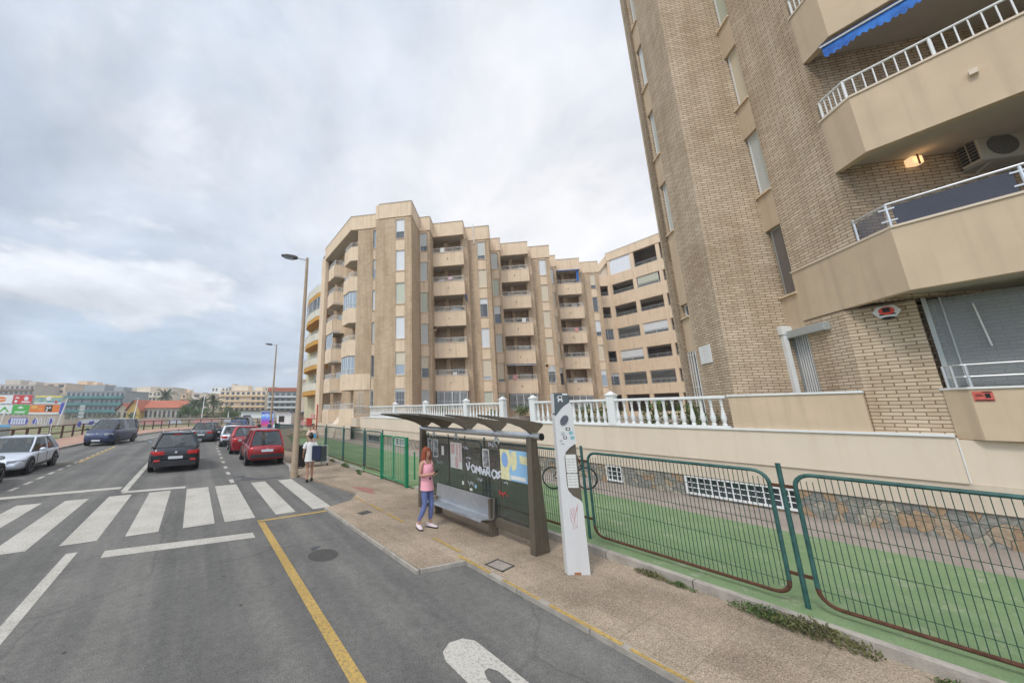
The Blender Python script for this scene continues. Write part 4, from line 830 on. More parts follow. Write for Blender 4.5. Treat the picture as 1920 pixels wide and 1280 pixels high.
pl_lab = ['green shrub seen through the balusters nearest the solid parapet', 'green shrub seen through the balusters left of the solid parapet', 'green shrub behind the balusters right of the tall balustrade post', 'green shrub behind the balusters just left of the tall balustrade post', 'green shrub behind the balusters beside the bus stop pillar', 'leafy green plant behind the balusters right of the planter gap', 'leafy shrub in front of the barred window behind the far balustrade', 'small leafy plant behind the far balustrade above the shelter roof']
for k, (yy, xx, rr) in enumerate([(4.0, 13.9, .35), (4.9, 13.9, .5), (5.8, 13.8, .5), (7.4, 13.7, .5), (8.3, 13.8, .45), (9.3, 13.6, .4), (18.3, 14.2, .55), (13.2, 13.6, .4)]):
    shrub('terrace_shrub', pl_lab[k], 'plant', (xx, yy, 1.98), (rr, rr, rr*.9), 260, .12, 20+k, group='plants on the terrace')

# ------------------------------------------------------------------ green panel fences and gate
def fence_panel(par, L_, y, z0=.10, H_=1.52, wires=True):
    r = .045; rc = .16; b = MB()
    def arc(cx, cz, a0, a1): return [(0, cx+rc*math.cos(R(a0+(a1-a0)*k/5)), cz+rc*math.sin(R(a0+(a1-a0)*k/5))) for k in range(6)]
    a, c = .0, L_
    top = [(0, a, z0+rc+.02)]+arc(a+rc, z0+H_-rc, 180, 90)+arc(c-rc, z0+H_-rc, 90, 0)+[(0, c, z0+rc+.02)]
    bot = [(0, a, z0+rc+.03)]+arc(a+rc, z0+rc, 180, 270)+arc(c-rc, z0+rc, 270, 360)+[(0, c, z0+rc+.03)]
    b.tube(top, .024, 8); o = b.build('panel', M['fence'], par, True); o.location = (0, y, 0)
    MB().tube(bot, .0235, 8).build('bottom_rail', M['rust'], o, True)
    if wires:
        w_ = MB(); n = int((c-a)/.052)
        for k in range(1, n):
            yy = a+(c-a)*k/n; q = .02 if min(yy-a, c-yy) > rc else .08
            w_.box(-.0034, .0034, yy-.0034, yy+.0034, z0+q, z0+H_-q)
        for zz in (.16, .52, .86, 1.22): w_.box(.003, .009, a, c, z0+zz-.003, z0+zz+.003)
        w_.build('wire_mesh', M['fencewire'], o)
    return o
gf = thing('panel_fence', 'green tube-framed wire fence along the pavement in front of the green court', 'fence', (6.87, 0, .08))
p0 = f0 = None
for k, y in enumerate((-7.0, -4.2, -1.30, 1.53, 4.33, 7.1, 9.75)):
    if p0 is None: p0 = MB().tube([(0, 0, 0), (0, 0, 1.74)], .027, 8).build('post', M['fence'], gf, True); p = p0; c0 = MB().box(-.012, .012, -.13, .13, -.02, .02).build('clamp', M['rust'], p); c0.location = (0, 0, 1.45); c1 = c0.copy(); COL.objects.link(c1); c1.parent = p; c1.location = (0, 0, .38)
    else:
        p = p0.copy(); COL.objects.link(p); p.parent = gf
        for ch in (c0, c1): q = ch.copy(); COL.objects.link(q); q.parent = p
    p.location = (0, y, 0)
for y0, y1 in ((-7, -4.2), (-4.2, -1.3), (-1.3, 1.53), (1.53, 4.33), (4.33, 7.1), (7.1, 9.75)): fence_panel(gf, y1-y0-.24, y0+.12)
gf2 = thing('panel_fence', 'green wire fence running away from the bright green gate behind the walking people', 'fence', (0, 0, .08))
line = [(6.62, 12.6), (6.55, 14.15), (6.48, 16.5), (6.5, 19.2), (5.3, 21.6), (5.0, 24.6), (5.3, 27.6)]
for k, (a, b_) in enumerate(zip(line, line[1:])):
    MB().tube([(*a, 0), (*a, 1.7)], .035, 8).build('post', M['fence'], gf2)
    d = Vector((b_[0]-a[0], b_[1]-a[1])); ang = -math.atan2(d.x, d.y)
    o = fence_panel(gf2, d.length-.16, 0); o.location = (a[0]+d.x/d.length*.08, a[1]+d.y/d.length*.08, 0); o.rotation_euler = (0, 0, ang)
gt = thing('entrance_gate', 'bright green double gate of upright bars between the green fences', 'gate', (6.25, 10.15, KZ))
for y in (0, 1.78): MB().box(-.05, .05, y-.05, y+.05, 0, 1.60).build('post', M['gategreen'], gt)
for y0, y1 in ((.07, .86), (.9, 1.71)):
    b = MB(); rc = .1; zz0, zz1 = .12, 1.58; pts_ = []
    for (cx, cz, a0) in ((y1-rc, zz1-rc, 0), (y0+rc, zz1-rc, 90), (y0+rc, zz0+rc, 180), (y1-rc, zz0+rc, 270)): pts_ += [(0, cx+rc*math.cos(R(a0+18*k)), cz+rc*math.sin(R(a0+18*k))) for k in range(6)]
    b.tube(pts_+[pts_[0]], .024, 6); lf = b.build('leaf', M['gategreen'], gt, True); b = MB()
    for k in range(1, 7): b.tube([(0, y0+(y1-y0)*k/7, zz0), (0, y0+(y1-y0)*k/7, zz1)], .007, 5)
    b.build('bars', M['gategreen'], lf)
MB().tube([(.9, .9, 0), (.9, .9, 1.0)], .03, 8).build('stop_post', M['gategreen'], gt)
tg = [(R(a)) for a in (0,)]

# ------------------------------------------------------------------ bus shelter
sh = thing('bus_shelter', 'bronze bus shelter with graffitied glass back, posters and winged roof', 'bus shelter', (5.48, 0, KZ))
B_ = M['bronze']
# posts: the near one is deep and leans, the far one slimmer
for y, w0, w1 in ((4.42, .40, .17), (8.02, .34, .15)):
    mb = MB(); s_ = .055
    mb.add([(-w0*.45, y-s_, 0), (w0*.55, y-s_, 0), (w0*.55, y+s_, 0), (-w0*.45, y+s_, 0), (-w1*.5, y-s_, 1.98), (w1*.5, y-s_, 1.98), (w1*.5, y+s_, 1.98), (-w1*.5, y+s_, 1.98)], [(0, 3, 2, 1), (4, 5, 6, 7), (0, 1, 5, 4), (1, 2, 6, 5), (2, 3, 7, 6), (3, 0, 4, 7)])
    mb.box(-.03, .03, y-s_-.012, y-s_, .05, 1.95); mb.build('post', B_, sh, bevel=.008)
MB().tube([(0, 4.2, 2.0), (0, 8.12, 2.0)], .065, 14).build('roof_beam', M['steel'], sh, True)
MB().lathe([(.066, 0), (.066, .02)], 14, T(0, 4.2, 2.0) @ Matrix.Rotation(R(90), 4, 'X')).build('beam_cap', M['black'], sh)
fin = [(.30, 2.22), (.29, 2.18), (.20, 2.12), (.10, 2.05), (-.04, 2.05), (-.12, 2.10), (-.28, 2.17), (-.5, 2.23), (-.85, 2.30), (-1.32, 2.375), (-1.33, 2.40), (-1.0, 2.375), (-.5, 2.325), (0, 2.27), (.27, 2.235)]
f0 = None
for y in (4.40, 5.30, 6.20, 7.10, 8.0):
    if f0 is None: f0 = MB().side(fin, -.035, .035).build('roof_bracket', B_, sh); f = f0
    else: f = f0.copy(); COL.objects.link(f); f.parent = sh
    f.location = (0, y, 0)
rg = mat('smoked_roof_panel', (.10, .095, .085), .25, .2, 5, alpha=.55)
for y in (6.24, 7.14):
    MB().add([(-1.33, y+.0, 2.405), (.27, y+.0, 2.245), (.27, y+.82, 2.245), (-1.33, y+.82, 2.405), (-1.33, y+.0, 2.415), (.27, y+.0, 2.255), (.27, y+.82, 2.255), (-1.33, y+.82, 2.415)], [(0, 3, 2, 1), (4, 5, 6, 7), (0, 1, 5, 4), (1, 2, 6, 5), (2, 3, 7, 6), (3, 0, 4, 7)]).build('roof_panel', rg, sh)
gl = mat('scratched_glass', (.045, .05, .045), .12, .5, 6, alpha=.60, spec=.8)
for y0, y1 in ((4.5, 5.27), (5.285, 6.32), (6.335, 6.94), (6.955, 7.94)): MB().box(.02, .032, y0, y1, .36, 1.84).build('glass_pane', gl, sh)
MB().box(-.01, .06, 4.47, 5.45, .16, .33).box(-.01, .06, 5.5, 7.98, .16, .22).build('bottom_rail', B_, sh); MB().box(0, 0, 0, 0, 0, 0) if False else None
for y in (5.27, 6.32, 6.94): MB().box(.016, .036, y, y+.015, .36, 1.9).build('mullion', B_, sh)
for y in (5.3, 6.6, 7.5): MB().add([(-.01, y-.09, 1.80), (-.01, y-.05, 1.80), (-.01, y, 1.89), (-.01, y+.05, 1.80), (-.01, y+.09, 1.80), (-.01, y+.03, 1.95), (-.01, y-.03, 1.95)], [(0, 1, 2, 6), (2, 3, 4, 5), (2, 5, 6)]).build('glass_clip', M['greymetal'], sh)
# posters
def poster(y0, y1, z0, z1, mt, name='poster', x=.014): return MB().box(x-.002, x, y0, y1, z0, z1).build(name, mt, sh)
M['paper'] = mat('paper', (.70, .68, .62), .6, .08, 8); M['pinkp'] = mat('pink_print', (.62, .30, .28), .6, .3, 30); M['mapblue'] = mat('map_blue', (.26, .46, .66), .5, .1, 6); M['mapsand'] = mat('map_sand', (.66, .62, .36), .5, .15, 12); M['mapdeep'] = mat('map_deep_blue', (.22, .36, .62), .5, .05)
po_ = poster(6.44, 6.86, 1.13, 1.72, M['paper']); q = MB()
for (a, b_, c, d) in ((6.47, 6.53, 1.3, 1.70), (6.58, 6.64, 1.42, 1.70), (6.70, 6.83, 1.45, 1.69), (6.58, 6.68, 1.15, 1.40)):
    zz = c
    while zz < d: q.box(.010, .0118, a, b_, zz, zz+.018); zz += .028
q.build('timetable_print', M['pinkp'], po_)
po_ = poster(4.52, 5.24, 1.12, 1.70, M['mapblue'], 'map'); q = MB()
def patch(poly): q.add([(.010, p[0], p[1]) for p in poly], [tuple(range(len(poly)))])
patch([(5.24, 1.70), (5.0, 1.70), (4.96, 1.60), (4.95, 1.45), (5.02, 1.3), (5.0, 1.12), (5.24, 1.12)]); patch([(4.94, 1.67), (4.82, 1.69), (4.80, 1.5), (4.84, 1.35), (4.93, 1.30), (4.96, 1.45)]); patch([(4.74, 1.62), (4.55, 1.60), (4.55, 1.45), (4.74, 1.47)])
q.build('land_print', M['mapsand'], po_); q = MB(); q.add([(.0085, 5.12+.085*math.cos(t*.5), 1.5+.15*math.sin(t*.5)) for t in range(12)], [tuple(range(12))]); q.build('lagoon_print', M['mapdeep'], po_)
q = MB(); q.box(.0085, .0095, 4.62, 4.98, 1.15, 1.22); q.build('title_print', M['paper'], po_)
M['bp'] = mat('black_white_print', (.03, .03, .035), .5, .9, 9, col2=(.5, .5, .52))
for (a, b_, c, d) in ((7.62, 7.82, 1.42, 1.75), (7.36, 7.58, 1.30, 1.74), (5.55, 5.75, 1.28, 1.66)):
    po_ = poster(a, b_, c, d, M['bp']); fr = MB(); t = .014
    for bx in ((a, a+t, c, d), (b_-t, b_, c, d), (a, b_, c, c+t), (a, b_, d-t, d)): fr.box(.0095, .0115, *bx)
    fr.build('poster_border', M['paper'], po_)
poster(7.12, 7.22, 1.38, 1.60, M['paper'], 'notice'); poster(6.40, 6.46, .80, .88, M['paper'], 'sticker'); poster(5.98, 6.03, .80, .87, M['mapblue'], 'sticker'); poster(6.12, 6.2, .72, .77, M['paper'], 'sticker')
poster(4.40, 4.48, 1.60, 1.66, M['gategreen'], 'sticker', -.09)
def scrawl(pts_, wdt, mt, name='graffiti', x=.007):
    mb = MB()
    for a, b_ in zip(pts_, pts_[1:]):
        a = Vector(a); b_ = Vector(b_); d = b_-a
        if d.length < 1e-4: continue
        n_ = Vector((-d.y, d.x)).normalized()*wdt; a = a-d.normalized()*wdt*.4; b_ = b_+d.normalized()*wdt*.4
        mb.add([(x, a.x-n_.x, a.y-n_.y), (x, a.x+n_.x, a.y+n_.y), (x, b_.x+n_.x, b_.y+n_.y), (x, b_.x-n_.x, b_.y-n_.y)], [(0, 1, 2, 3)]); x -= .00012
    return mb.build(name, mt, sh)
M['spray'] = mat('white_spray', (.52, .53, .57), .7, .3, 40); M['redspray'] = mat('red_spray', (.55, .04, .04), .7, .1)
rn = random.Random(3)
# big white throw-up across the middle, the letters as loops
bx = 6.28
for ch in ([(0, .16), (.04, .02), (.09, .08), (.10, .20)], [(.0, .1), (.06, .0), (.13, .03), (.12, .12), (.05, .15), (.0, .1)], [(0, .0), (.02, .14), (.08, .05), (.12, .15), (.13, 0)], [(.0, .14), (.05, .0), (.1, .12), (.14, .0), (.18, .13)],
           [(0, 0), (.04, .15), (.1, .15), (.1, .08), (.04, .07), (.12, .0)], [(0, .06), (.06, .14), (.14, .12), (.15, .03), (.06, -.02), (0, .06)], [(.1, .14), (.02, .1), (.09, .05), (.0, .0)]):
    scrawl([(bx-p[0], 1.13+(6.3-bx)*-.02+p[1]) for p in ch], .021, M['spray']); bx -= .155
for (cy, cz, sc, n, mt, wd) in ((6.30, 1.62, .16, 26, 'spray', .003), (6.22, 1.42, .14, 22, 'spray', .004), (5.45, 1.76, .2, 26, 'spray', .004), (6.15, .88, .18, 30, 'spray', .003), (5.2, .83, .2, 18, 'redspray', .006), (5.85, 1.0, .16, 26, 'spray', .003), (7.3, 1.2, .2, 20, 'spray', .003), (5.1, 1.05, .1, 14, 'spray', .003)):
    pts_ = []; yy = cy+sc*.6
    for k in range(n): pts_.append((yy+rn.uniform(-.02, .02), cz+rn.uniform(-1, 1)*sc*(.35 if k % 2 else .18))); yy -= sc*1.2/n*rn.uniform(.3, 1.7)
    scrawl(pts_, wd, M[mt])
bn = thing('bench', 'brushed steel bench with low back inside the bus shelter', 'bench', (5.30, 6.42, KZ))
mb = MB(); mb.add([(.16, -1.0, .70), (.16, .95, .70), (.13, .95, .36), (.13, -1.0, .36), (.10, -1.0, .33), (.10, .95, .33), (-.22, .95, .36), (-.22, -1.0, .36), (-.255, -1.0, .31), (-.255, .95, .31),
                   (.145, -1.0, .70), (.145, .95, .70), (.115, .95, .35), (.115, -1.0, .35), (.09, -1.0, .31), (.09, .95, .31), (-.225, .95, .345), (-.225, -1.0, .345)],
                  [(0, 3, 2, 1), (4, 7, 6, 5), (7, 8, 9, 6), (3, 4, 5, 2), (10, 11, 12, 13), (14, 15, 16, 17), (13, 12, 15, 14), (0, 1, 11, 10), (0, 10, 13, 3), (3, 13, 14, 4), (4, 14, 17, 7), (1, 2, 12, 11), (2, 5, 15, 12), (5, 6, 16, 15)])
mb.build('seat', M['steel'], bn); MB().tube([(-.24, -1.0, .335), (-.24, .95, .335)], .022, 8).build('front_rail', M['steel'], bn)
for y in (-.95, .9): MB().box(.04, .24, y-.03, y+.03, 0, .70 if y < 0 else .4).build('leg', B_, bn)

# ------------------------------------------------------------------ bus stop pillar
import mathutils
tt = thing('bus_stop_pillar', 'tall white bus stop pillar with dark head and stickers beside the shelter', 'bus stop sign', (5.34, 3.63, KZ), R(-31))
# local x = to the right across the face, y = away from the camera, z up; the face looks at the road
def fx(z): return -.005*z
body = [(-.17, 0), (.17, 0), (.165, 1.22), (.16, 1.30), (.02, 1.36), (-.05, 1.44), (-.06, 1.50), (-.06, 2.0), (-.03, 2.08), (.04, 2.16), (.13, 2.22), (.155, 2.28), (.155, 2.42), (.14, 2.53), (.07, 2.60), (-.05, 2.55), (-.10, 2.47), (-.155, 2.43), (-.165, 1.2)]
# concave outline: split into convex strips
def strips(mb, L_, Rr, y0, y1):
    for (za, la, ra), (zb2, lb, rb) in zip(Rr, Rr[1:]):
        mb.add([(la, y0, za), (ra, y0, za), (rb, y0, zb2), (lb, y0, zb2), (la, y1, za), (ra, y1, za), (rb, y1, zb2), (lb, y1, zb2)], [(0, 1, 2, 3), (7, 6, 5, 4), (0, 3, 7, 4), (1, 5, 6, 2)])
rows = [(0, -.175, .175), (1.02, -.168, .165), (1.07, -.167, .13), (1.13, -.166, .02), (1.21, -.165, -.045), (1.29, -.165, -.06), (1.72, -.165, -.06), (1.80, -.165, -.03), (1.87, -.165, .04), (1.92, -.165, .12), (1.94, -.165, .155), (2.38, -.162, .150), (2.381, -.162, .150), (2.42, -.13, .158), (2.48, -.075, .158), (2.54, -.0, .152), (2.585, .06, .13), (2.60, .09, .11)]
mb = MB(); strips(mb, 0, rows, -.05, .05); strips(mb, 0, [(2.42, -.1615, -.1575), (2.75, -.158, -.14)], -.049, .05)
for (za, la, lb2) in (): pass
cap_rows = [(2.42+.0, -.158, .1495), (2.46, -.10, .147), (2.52, -.02, .141), (2.57, .05, .12), (2.60, .08, .09)]
mb.box(-.174, .174, -.049, .049, 0, .02); mb.build('body', M['tot'], tt)
mb = MB(); strips(mb, 0, [(2.38, -.152, -.14), (2.44, -.151, -.09), (2.50, -.150, -.04), (2.55, -.149, .02), (2.59, -.148, .085), (2.61, -.147, .11), (2.73, -.146, .105), (2.76, -.145, .06)], -.052, .052); mb.build('head', mat('slate_plastic', (.085, .10, .105), .4, .05), tt)
mb = MB(); strips(mb, 0, [(1.08, .06, .158), (1.16, -.02, .158), (1.26, -.055, .157), (1.72, -.055, .155), (1.80, -.02, .154), (1.87, .05, .153), (1.92, .11, .152)], -.03, .03); cs_ = mb.build('display_case', M['bronze'], tt)
for z0, z1 in ((1.25, 1.46), (1.48, 1.76)): q = MB().box(-.04, .13, -.04, -.031, z0, z1).build('timetable', M['paper'], cs_)
q = MB()
for k in range(20): q.box(-.03+(k % 2)*.085, .04+(k % 2)*.075, -.0425, -.0405, 1.29+.022*(k//2)*2, 1.30+.022*(k//2)*2)
q.build('timetable_print', M['greymetal'], cs_)
q = MB(); q.lathe([(.056, 0), (.056, .006)], 24, T(-.01, -.056, 2.31) @ Matrix.Rotation(R(36), 4, 'Y') @ Matrix.Rotation(R(90), 4, 'X') @ Matrix.Scale(1.65, 4, (0, 1, 0))); q.build('oval_badge', mat('dark_badge', (.10, .11, .125), .4, .3, 20), tt)
q = MB(); K = lambda a,b_,c,d: q.box(a-.045, b_-.045, -.0565, -.054, c, d); K(-.035, .035, 2.705, 2.715); K(-.035, .035, 2.635, 2.665); K(-.035, -.025, 2.655, 2.71); K(.025, .035, 2.655, 2.71); K(-.042, -.022, 2.61, 2.638); K(.022, .042, 2.61, 2.638); K(-.05, -.04, 2.665, 2.69); q.box(.0, .085, -.0565, -.054, 2.725, 2.75); q.build('bus_pictogram', M['white'], tt)
rn = random.Random(11); M['st'] = mat('teal_sticker', (.20, .42, .42), .5, .3, 30)
for (x, z, w_, h_, mt) in ((.04, 2.17, .07, .045, 'black'), (-.07, 2.15, .04, .035, 'paper'), (-.05, 2.09, .05, .05, 'greymetal'), (.085, 2.11, .065, .05, 'st'), (-.02, 2.03, .055, .045, 'black'), (.10, 2.03, .06, .05, 'st'), (-.09, 1.98, .05, .02, 'greymetal'), (-.07, 1.93, .06, .02, 'greymetal')):
    m_ = M.get(mt) or mat('teal_sticker', (.20, .42, .42), .5, .3, 30); M.setdefault('st', m_)
    if mt == 'tot': continue
    Tm = T(x, 0, z) @ Matrix.Rotation(rn.uniform(-.5, .5), 4, 'Y'); so_ = MB().box(-w_/2, w_/2, -.0535, -.0515, -h_/2, h_/2, Tm).build('sticker', m_, tt)
    if mt == 'black': MB().box(-w_*.28, w_*.28, -.0555, -.0540, -h_*.28, h_*.28, Tm).build('sticker_print', M['paper'], so_)
q = MB(); yy = .02
pts_ = [(rn.uniform(-.06, .08), .0, .8+rn.uniform(-.16, .22)) for _ in range(16)]
for a, b_ in zip(pts_, pts_[1:]): q.tube([(a[0], -.0515, a[2]), (b_[0], -.0515, b_[2])], .0022, 4)
q.build('graffiti', mat('pink_marker', (.55, .28, .30), .6), tt)
MB().box(-.07, .03, -.056, -.05, .005, .035).build('rust_patch', mat('orange_rust', (.35, .13, .05), .9, .4, 60), tt)

# ------------------------------------------------------------------ street lamps
def lamp(name, label, loc_, h, lean=0, group='tall tan street lamps', arm=True):
    t = thing(name, label, 'street lamp', loc_, 0, group)
    m = MB(); m.tube([(0, 0, 0), (0, 0, 1.2), (0, 0, h)], [.135, .125, .06], 12); m.tube([(0, 0, 0), (0, 0, .25)], .16, 12); m.build('pole', M['lamp'], t, True)
    m = MB(); m.tube([(0, 0, h-.1), (-.45, .18, h-.02)], .025, 8); m.build('arm', M['greymetal'], t, True)
    d = Vector((-.93, .37, 0)); m = MB(Matrix.Translation((-.38, .15, h-.02)) @ Rz(math.atan2(d.y, d.x)))
    m.loft([[(x, -w_, z0), (x, w_, z0), (x, w_*.75, z1), (x, -w_*.75, z1)] for x, w_, z0, z1 in ((0, .08, -.04, .05), (.15, .12, -.06, .09), (.45, .12, -.03, .12), (.70, .08, .03, .10))]); m.build('lamp_head', M['iron'], t, bevel=.02)
    m = MB(Matrix.Translation((-.38, .15, h-.02)) @ Rz(math.atan2(d.y, d.x))); m.loft([[(x, -.1, z0-.005), (x, .1, z0-.005), (x, .09, z0-.03), (x, -.09, z0-.03)] for x, z0 in ((.18, -.06), (.42, -.033), (.58, .0))]); m.build('lens', M['glassblue'], t)
    return t
lamp('street_lamp', 'tall tan street lamp nearest the camera, standing by the zebra crossing', (3.58, 14.2, 0), 9.2)
lamp('street_lamp', 'second tan street lamp, farther along the parked cars', (6.6, 36.6, 0), 9.4)

# ------------------------------------------------------------------ bicycle
bi = thing('bicycle', 'black bicycle leaning behind the fence beside the bus stop pillar', 'bicycle', (10.5, 7.1, .09), R(-35))
def wheel_ring(r, w_, n=28): 
    m = MB(); pts_ = [(r*math.cos(2*math.pi*k/n), 0, r*math.sin(2*math.pi*k/n)) for k in range(n+1)]; m.tube(pts_, w_, 6, cap=False); return m
for x in (-.52, .52):
    wo = wheel_ring(.32, .024).build('wheel', M['rubber'], bi, True); wo.location = (x, 0, .345); s_ = MB()
    for k in range(12): a = math.pi*k/6; s_.tube([(0, 0, 0), (.31*math.cos(a), 0, .31*math.sin(a))], .0025, 4, cap=False)
    s_.tube([(0, -.04, 0), (0, .04, 0)], .025, 8); s_.build('spokes', M['greymetal'], wo)
fr = MB(); bbk = (-.08, 0, .30); sx = (-.22, 0, .80); hd = (.36, 0, .78); rw_ = (-.52, 0, .345); fw_ = (.52, 0, .345)
for a, b_ in ((bbk, sx), (sx, (.33, 0, .84)), (bbk, (.37, 0, .72)), (bbk, rw_), (rw_, sx), (hd, fw_), ((.33, 0, .92), (.37, 0, .72))): fr.tube([a, b_], .016, 6)
fr.build('frame', M['black'], bi, True); MB().tube([(.33, 0, .92), (.31, 0, 1.0)], .014, 6).tube([(.25, -.28, 1.0), (.34, -.12, 1.02), (.34, .12, 1.02), (.25, .28, 1.0)], .014, 6).build('handlebar', M['black'], bi, True)
MB().tube([sx, (-.25, 0, .93)], .013, 6).loft([[(-.37, -.07, .95), (-.37, .07, .95), (-.37, .06, .92), (-.37, -.06, .92)], [(-.22, -.04, .96), (-.22, .04, .96), (-.22, .03, .92), (-.22, -.03, .92)], [(-.1, -.015, .95), (-.1, .015, .95), (-.1, .015, .93), (-.1, -.015, .93)]]).build('saddle', M['black'], bi)
MB().lathe([(.09, -.01), (.09, .01)], 18, T(-.08, .03, .30) @ Matrix.Rotation(R(90), 4, 'X')).build('crank', M['black'], bi)

# ------------------------------------------------------------------ weeds
wl_ = [((6.2, 3.0), .16, 'small weed at the foot of the green court kerb, nearest the bus stop pillar'), ((6.2, 2.62), .12, 'tiny weed by the court kerb, second from the bus stop pillar'), ((6.18, 1.75), .24, 'grassy weed clump at the court kerb below the fence clamp'), ((6.16, 1.35), .30, 'largest green weed clump against the court kerb near the second fence post'), ((6.14, .45), .14, 'low weed at the court kerb at the lower right'), ((6.14, -.1), .2, 'weed clump at the court kerb in the lower right corner'),
       ((5.95, 8.55), .2, 'leafy weed at the foot of the far shelter post'), ((6.1, 13.7), .18, 'weed at the corner of the court kerb by the gate'), ((6.15, 15.3), .28, 'weed tuft by the court kerb near the man with the trolley'), ((6.2, 17.2), .25, 'weed tuft at the court kerb behind the lamp post'), ((5.9, 13.2), .14, 'small weed on the pavement in front of the gate')]
for k, ((x, y), r, lb) in enumerate(wl_):
    rn = random.Random(50+k); t = thing('weed', lb, 'weed', (x, y, KZ), 0, 'weeds in the pavement joints'); m = MB()
    for _ in range(int(420*r/.2)):
        a = rn.uniform(0, 6.28); q = r*rn.random()**.7; bx_, by_ = q*.45*math.cos(a), q*1.5*math.sin(a); h_ = r*rn.uniform(.05, .62)*(1-q/r*.7)
        d = Vector((rn.uniform(-1, 1), rn.uniform(-1, 1), rn.uniform(.1, 1.2))).normalized()*r*rn.uniform(.08, .26); sd = d.cross(Vector((rn.uniform(-1, 1), rn.uniform(-1, 1), 0))).normalized()*rn.uniform(.004, .013); c = Vector((bx_, by_, h_))
        m.add([c, c+d*.5-sd, c+d, c+d*.5+sd], [(0, 1, 2, 3)])
        if rn.random() < .3: m.add([(bx_*.4, by_*.9, 0), (bx_*.4+.006, by_*.9, 0), tuple(c+Vector((.002, 0, 0))), tuple(c)], [(0, 1, 2, 3)])
    m.build('leaves', M['leaf'] if k % 3 else M['leafdry'], t)

# ------------------------------------------------------------------ cars
M['carglass'] = mat('car_glass', (.03, .042, .045), .04, 0, spec=1.0, alpha=.62); M['taill'] = mat('tail_light_red', (.50, .015, .012), .15, .15, 20, spec=.8); M['headl'] = mat('headlight_clear', (.42, .44, .46), .08, .2, 20, spec=.9)
M['plate'] = mat('number_plate', (.62, .63, .64), .4, .05); M['rim'] = mat('alloy_rim', (.34, .34, .35), .35, .1, 9, metal=.7); M['trim'] = mat('grey_trim', (.028, .028, .03), .5, .1)
def paint(name, c, met=.25): return mat(name, c, .32, .04, 1.5, metal=met, coat=.7)
wheel_cache = {}
def add_wheel(par, x, y, r, sgn):
    key = round(r, 3)
    if key not in wheel_cache:
        t_ = MB().lathe([(r*.62, -.10), (r*.9, -.105), (r, -.08), (r, .08), (r*.9, .105), (r*.62, .10)], 24, Matrix.Rotation(R(90), 4, 'X')); a = t_.build('wheel', M['rubber'], par, True)
        q = MB(); X = Matrix.Rotation(R(90), 4, 'X'); q.lathe([(r*.60, .055), (r*.64, .10), (r*.60, .104), (r*.56, .075)], 24, X)
        for k in range(5):
            a0 = 2*math.pi*k/5; q.add([(-.035, -.06, 0), (.035, -.06, 0), (.05, -.098, r*.6), (-.05, -.098, r*.6), (-.035, -.085, 0), (.035, -.085, 0), (.045, -.102, r*.6), (-.045, -.102, r*.6)], [(4, 5, 6, 7), (0, 1, 5, 4), (1, 2, 6, 5), (3, 0, 4, 7)], Matrix.Rotation(a0, 4, 'Y'))
        q.lathe([(.05, .06), (.05, .1)], 10, X); b = q.build('rim', M['rim'], a)
        wheel_cache[key] = (a, b)
    else:
        a0, b0 = wheel_cache[key]; a = a0.copy(); COL.objects.link(a); a.parent = par; b = b0.copy(); COL.objects.link(b); b.parent = a
    a.location = (x, y, r); a.rotation_euler = (0, 0, 0 if sgn < 0 else math.pi)
    return a
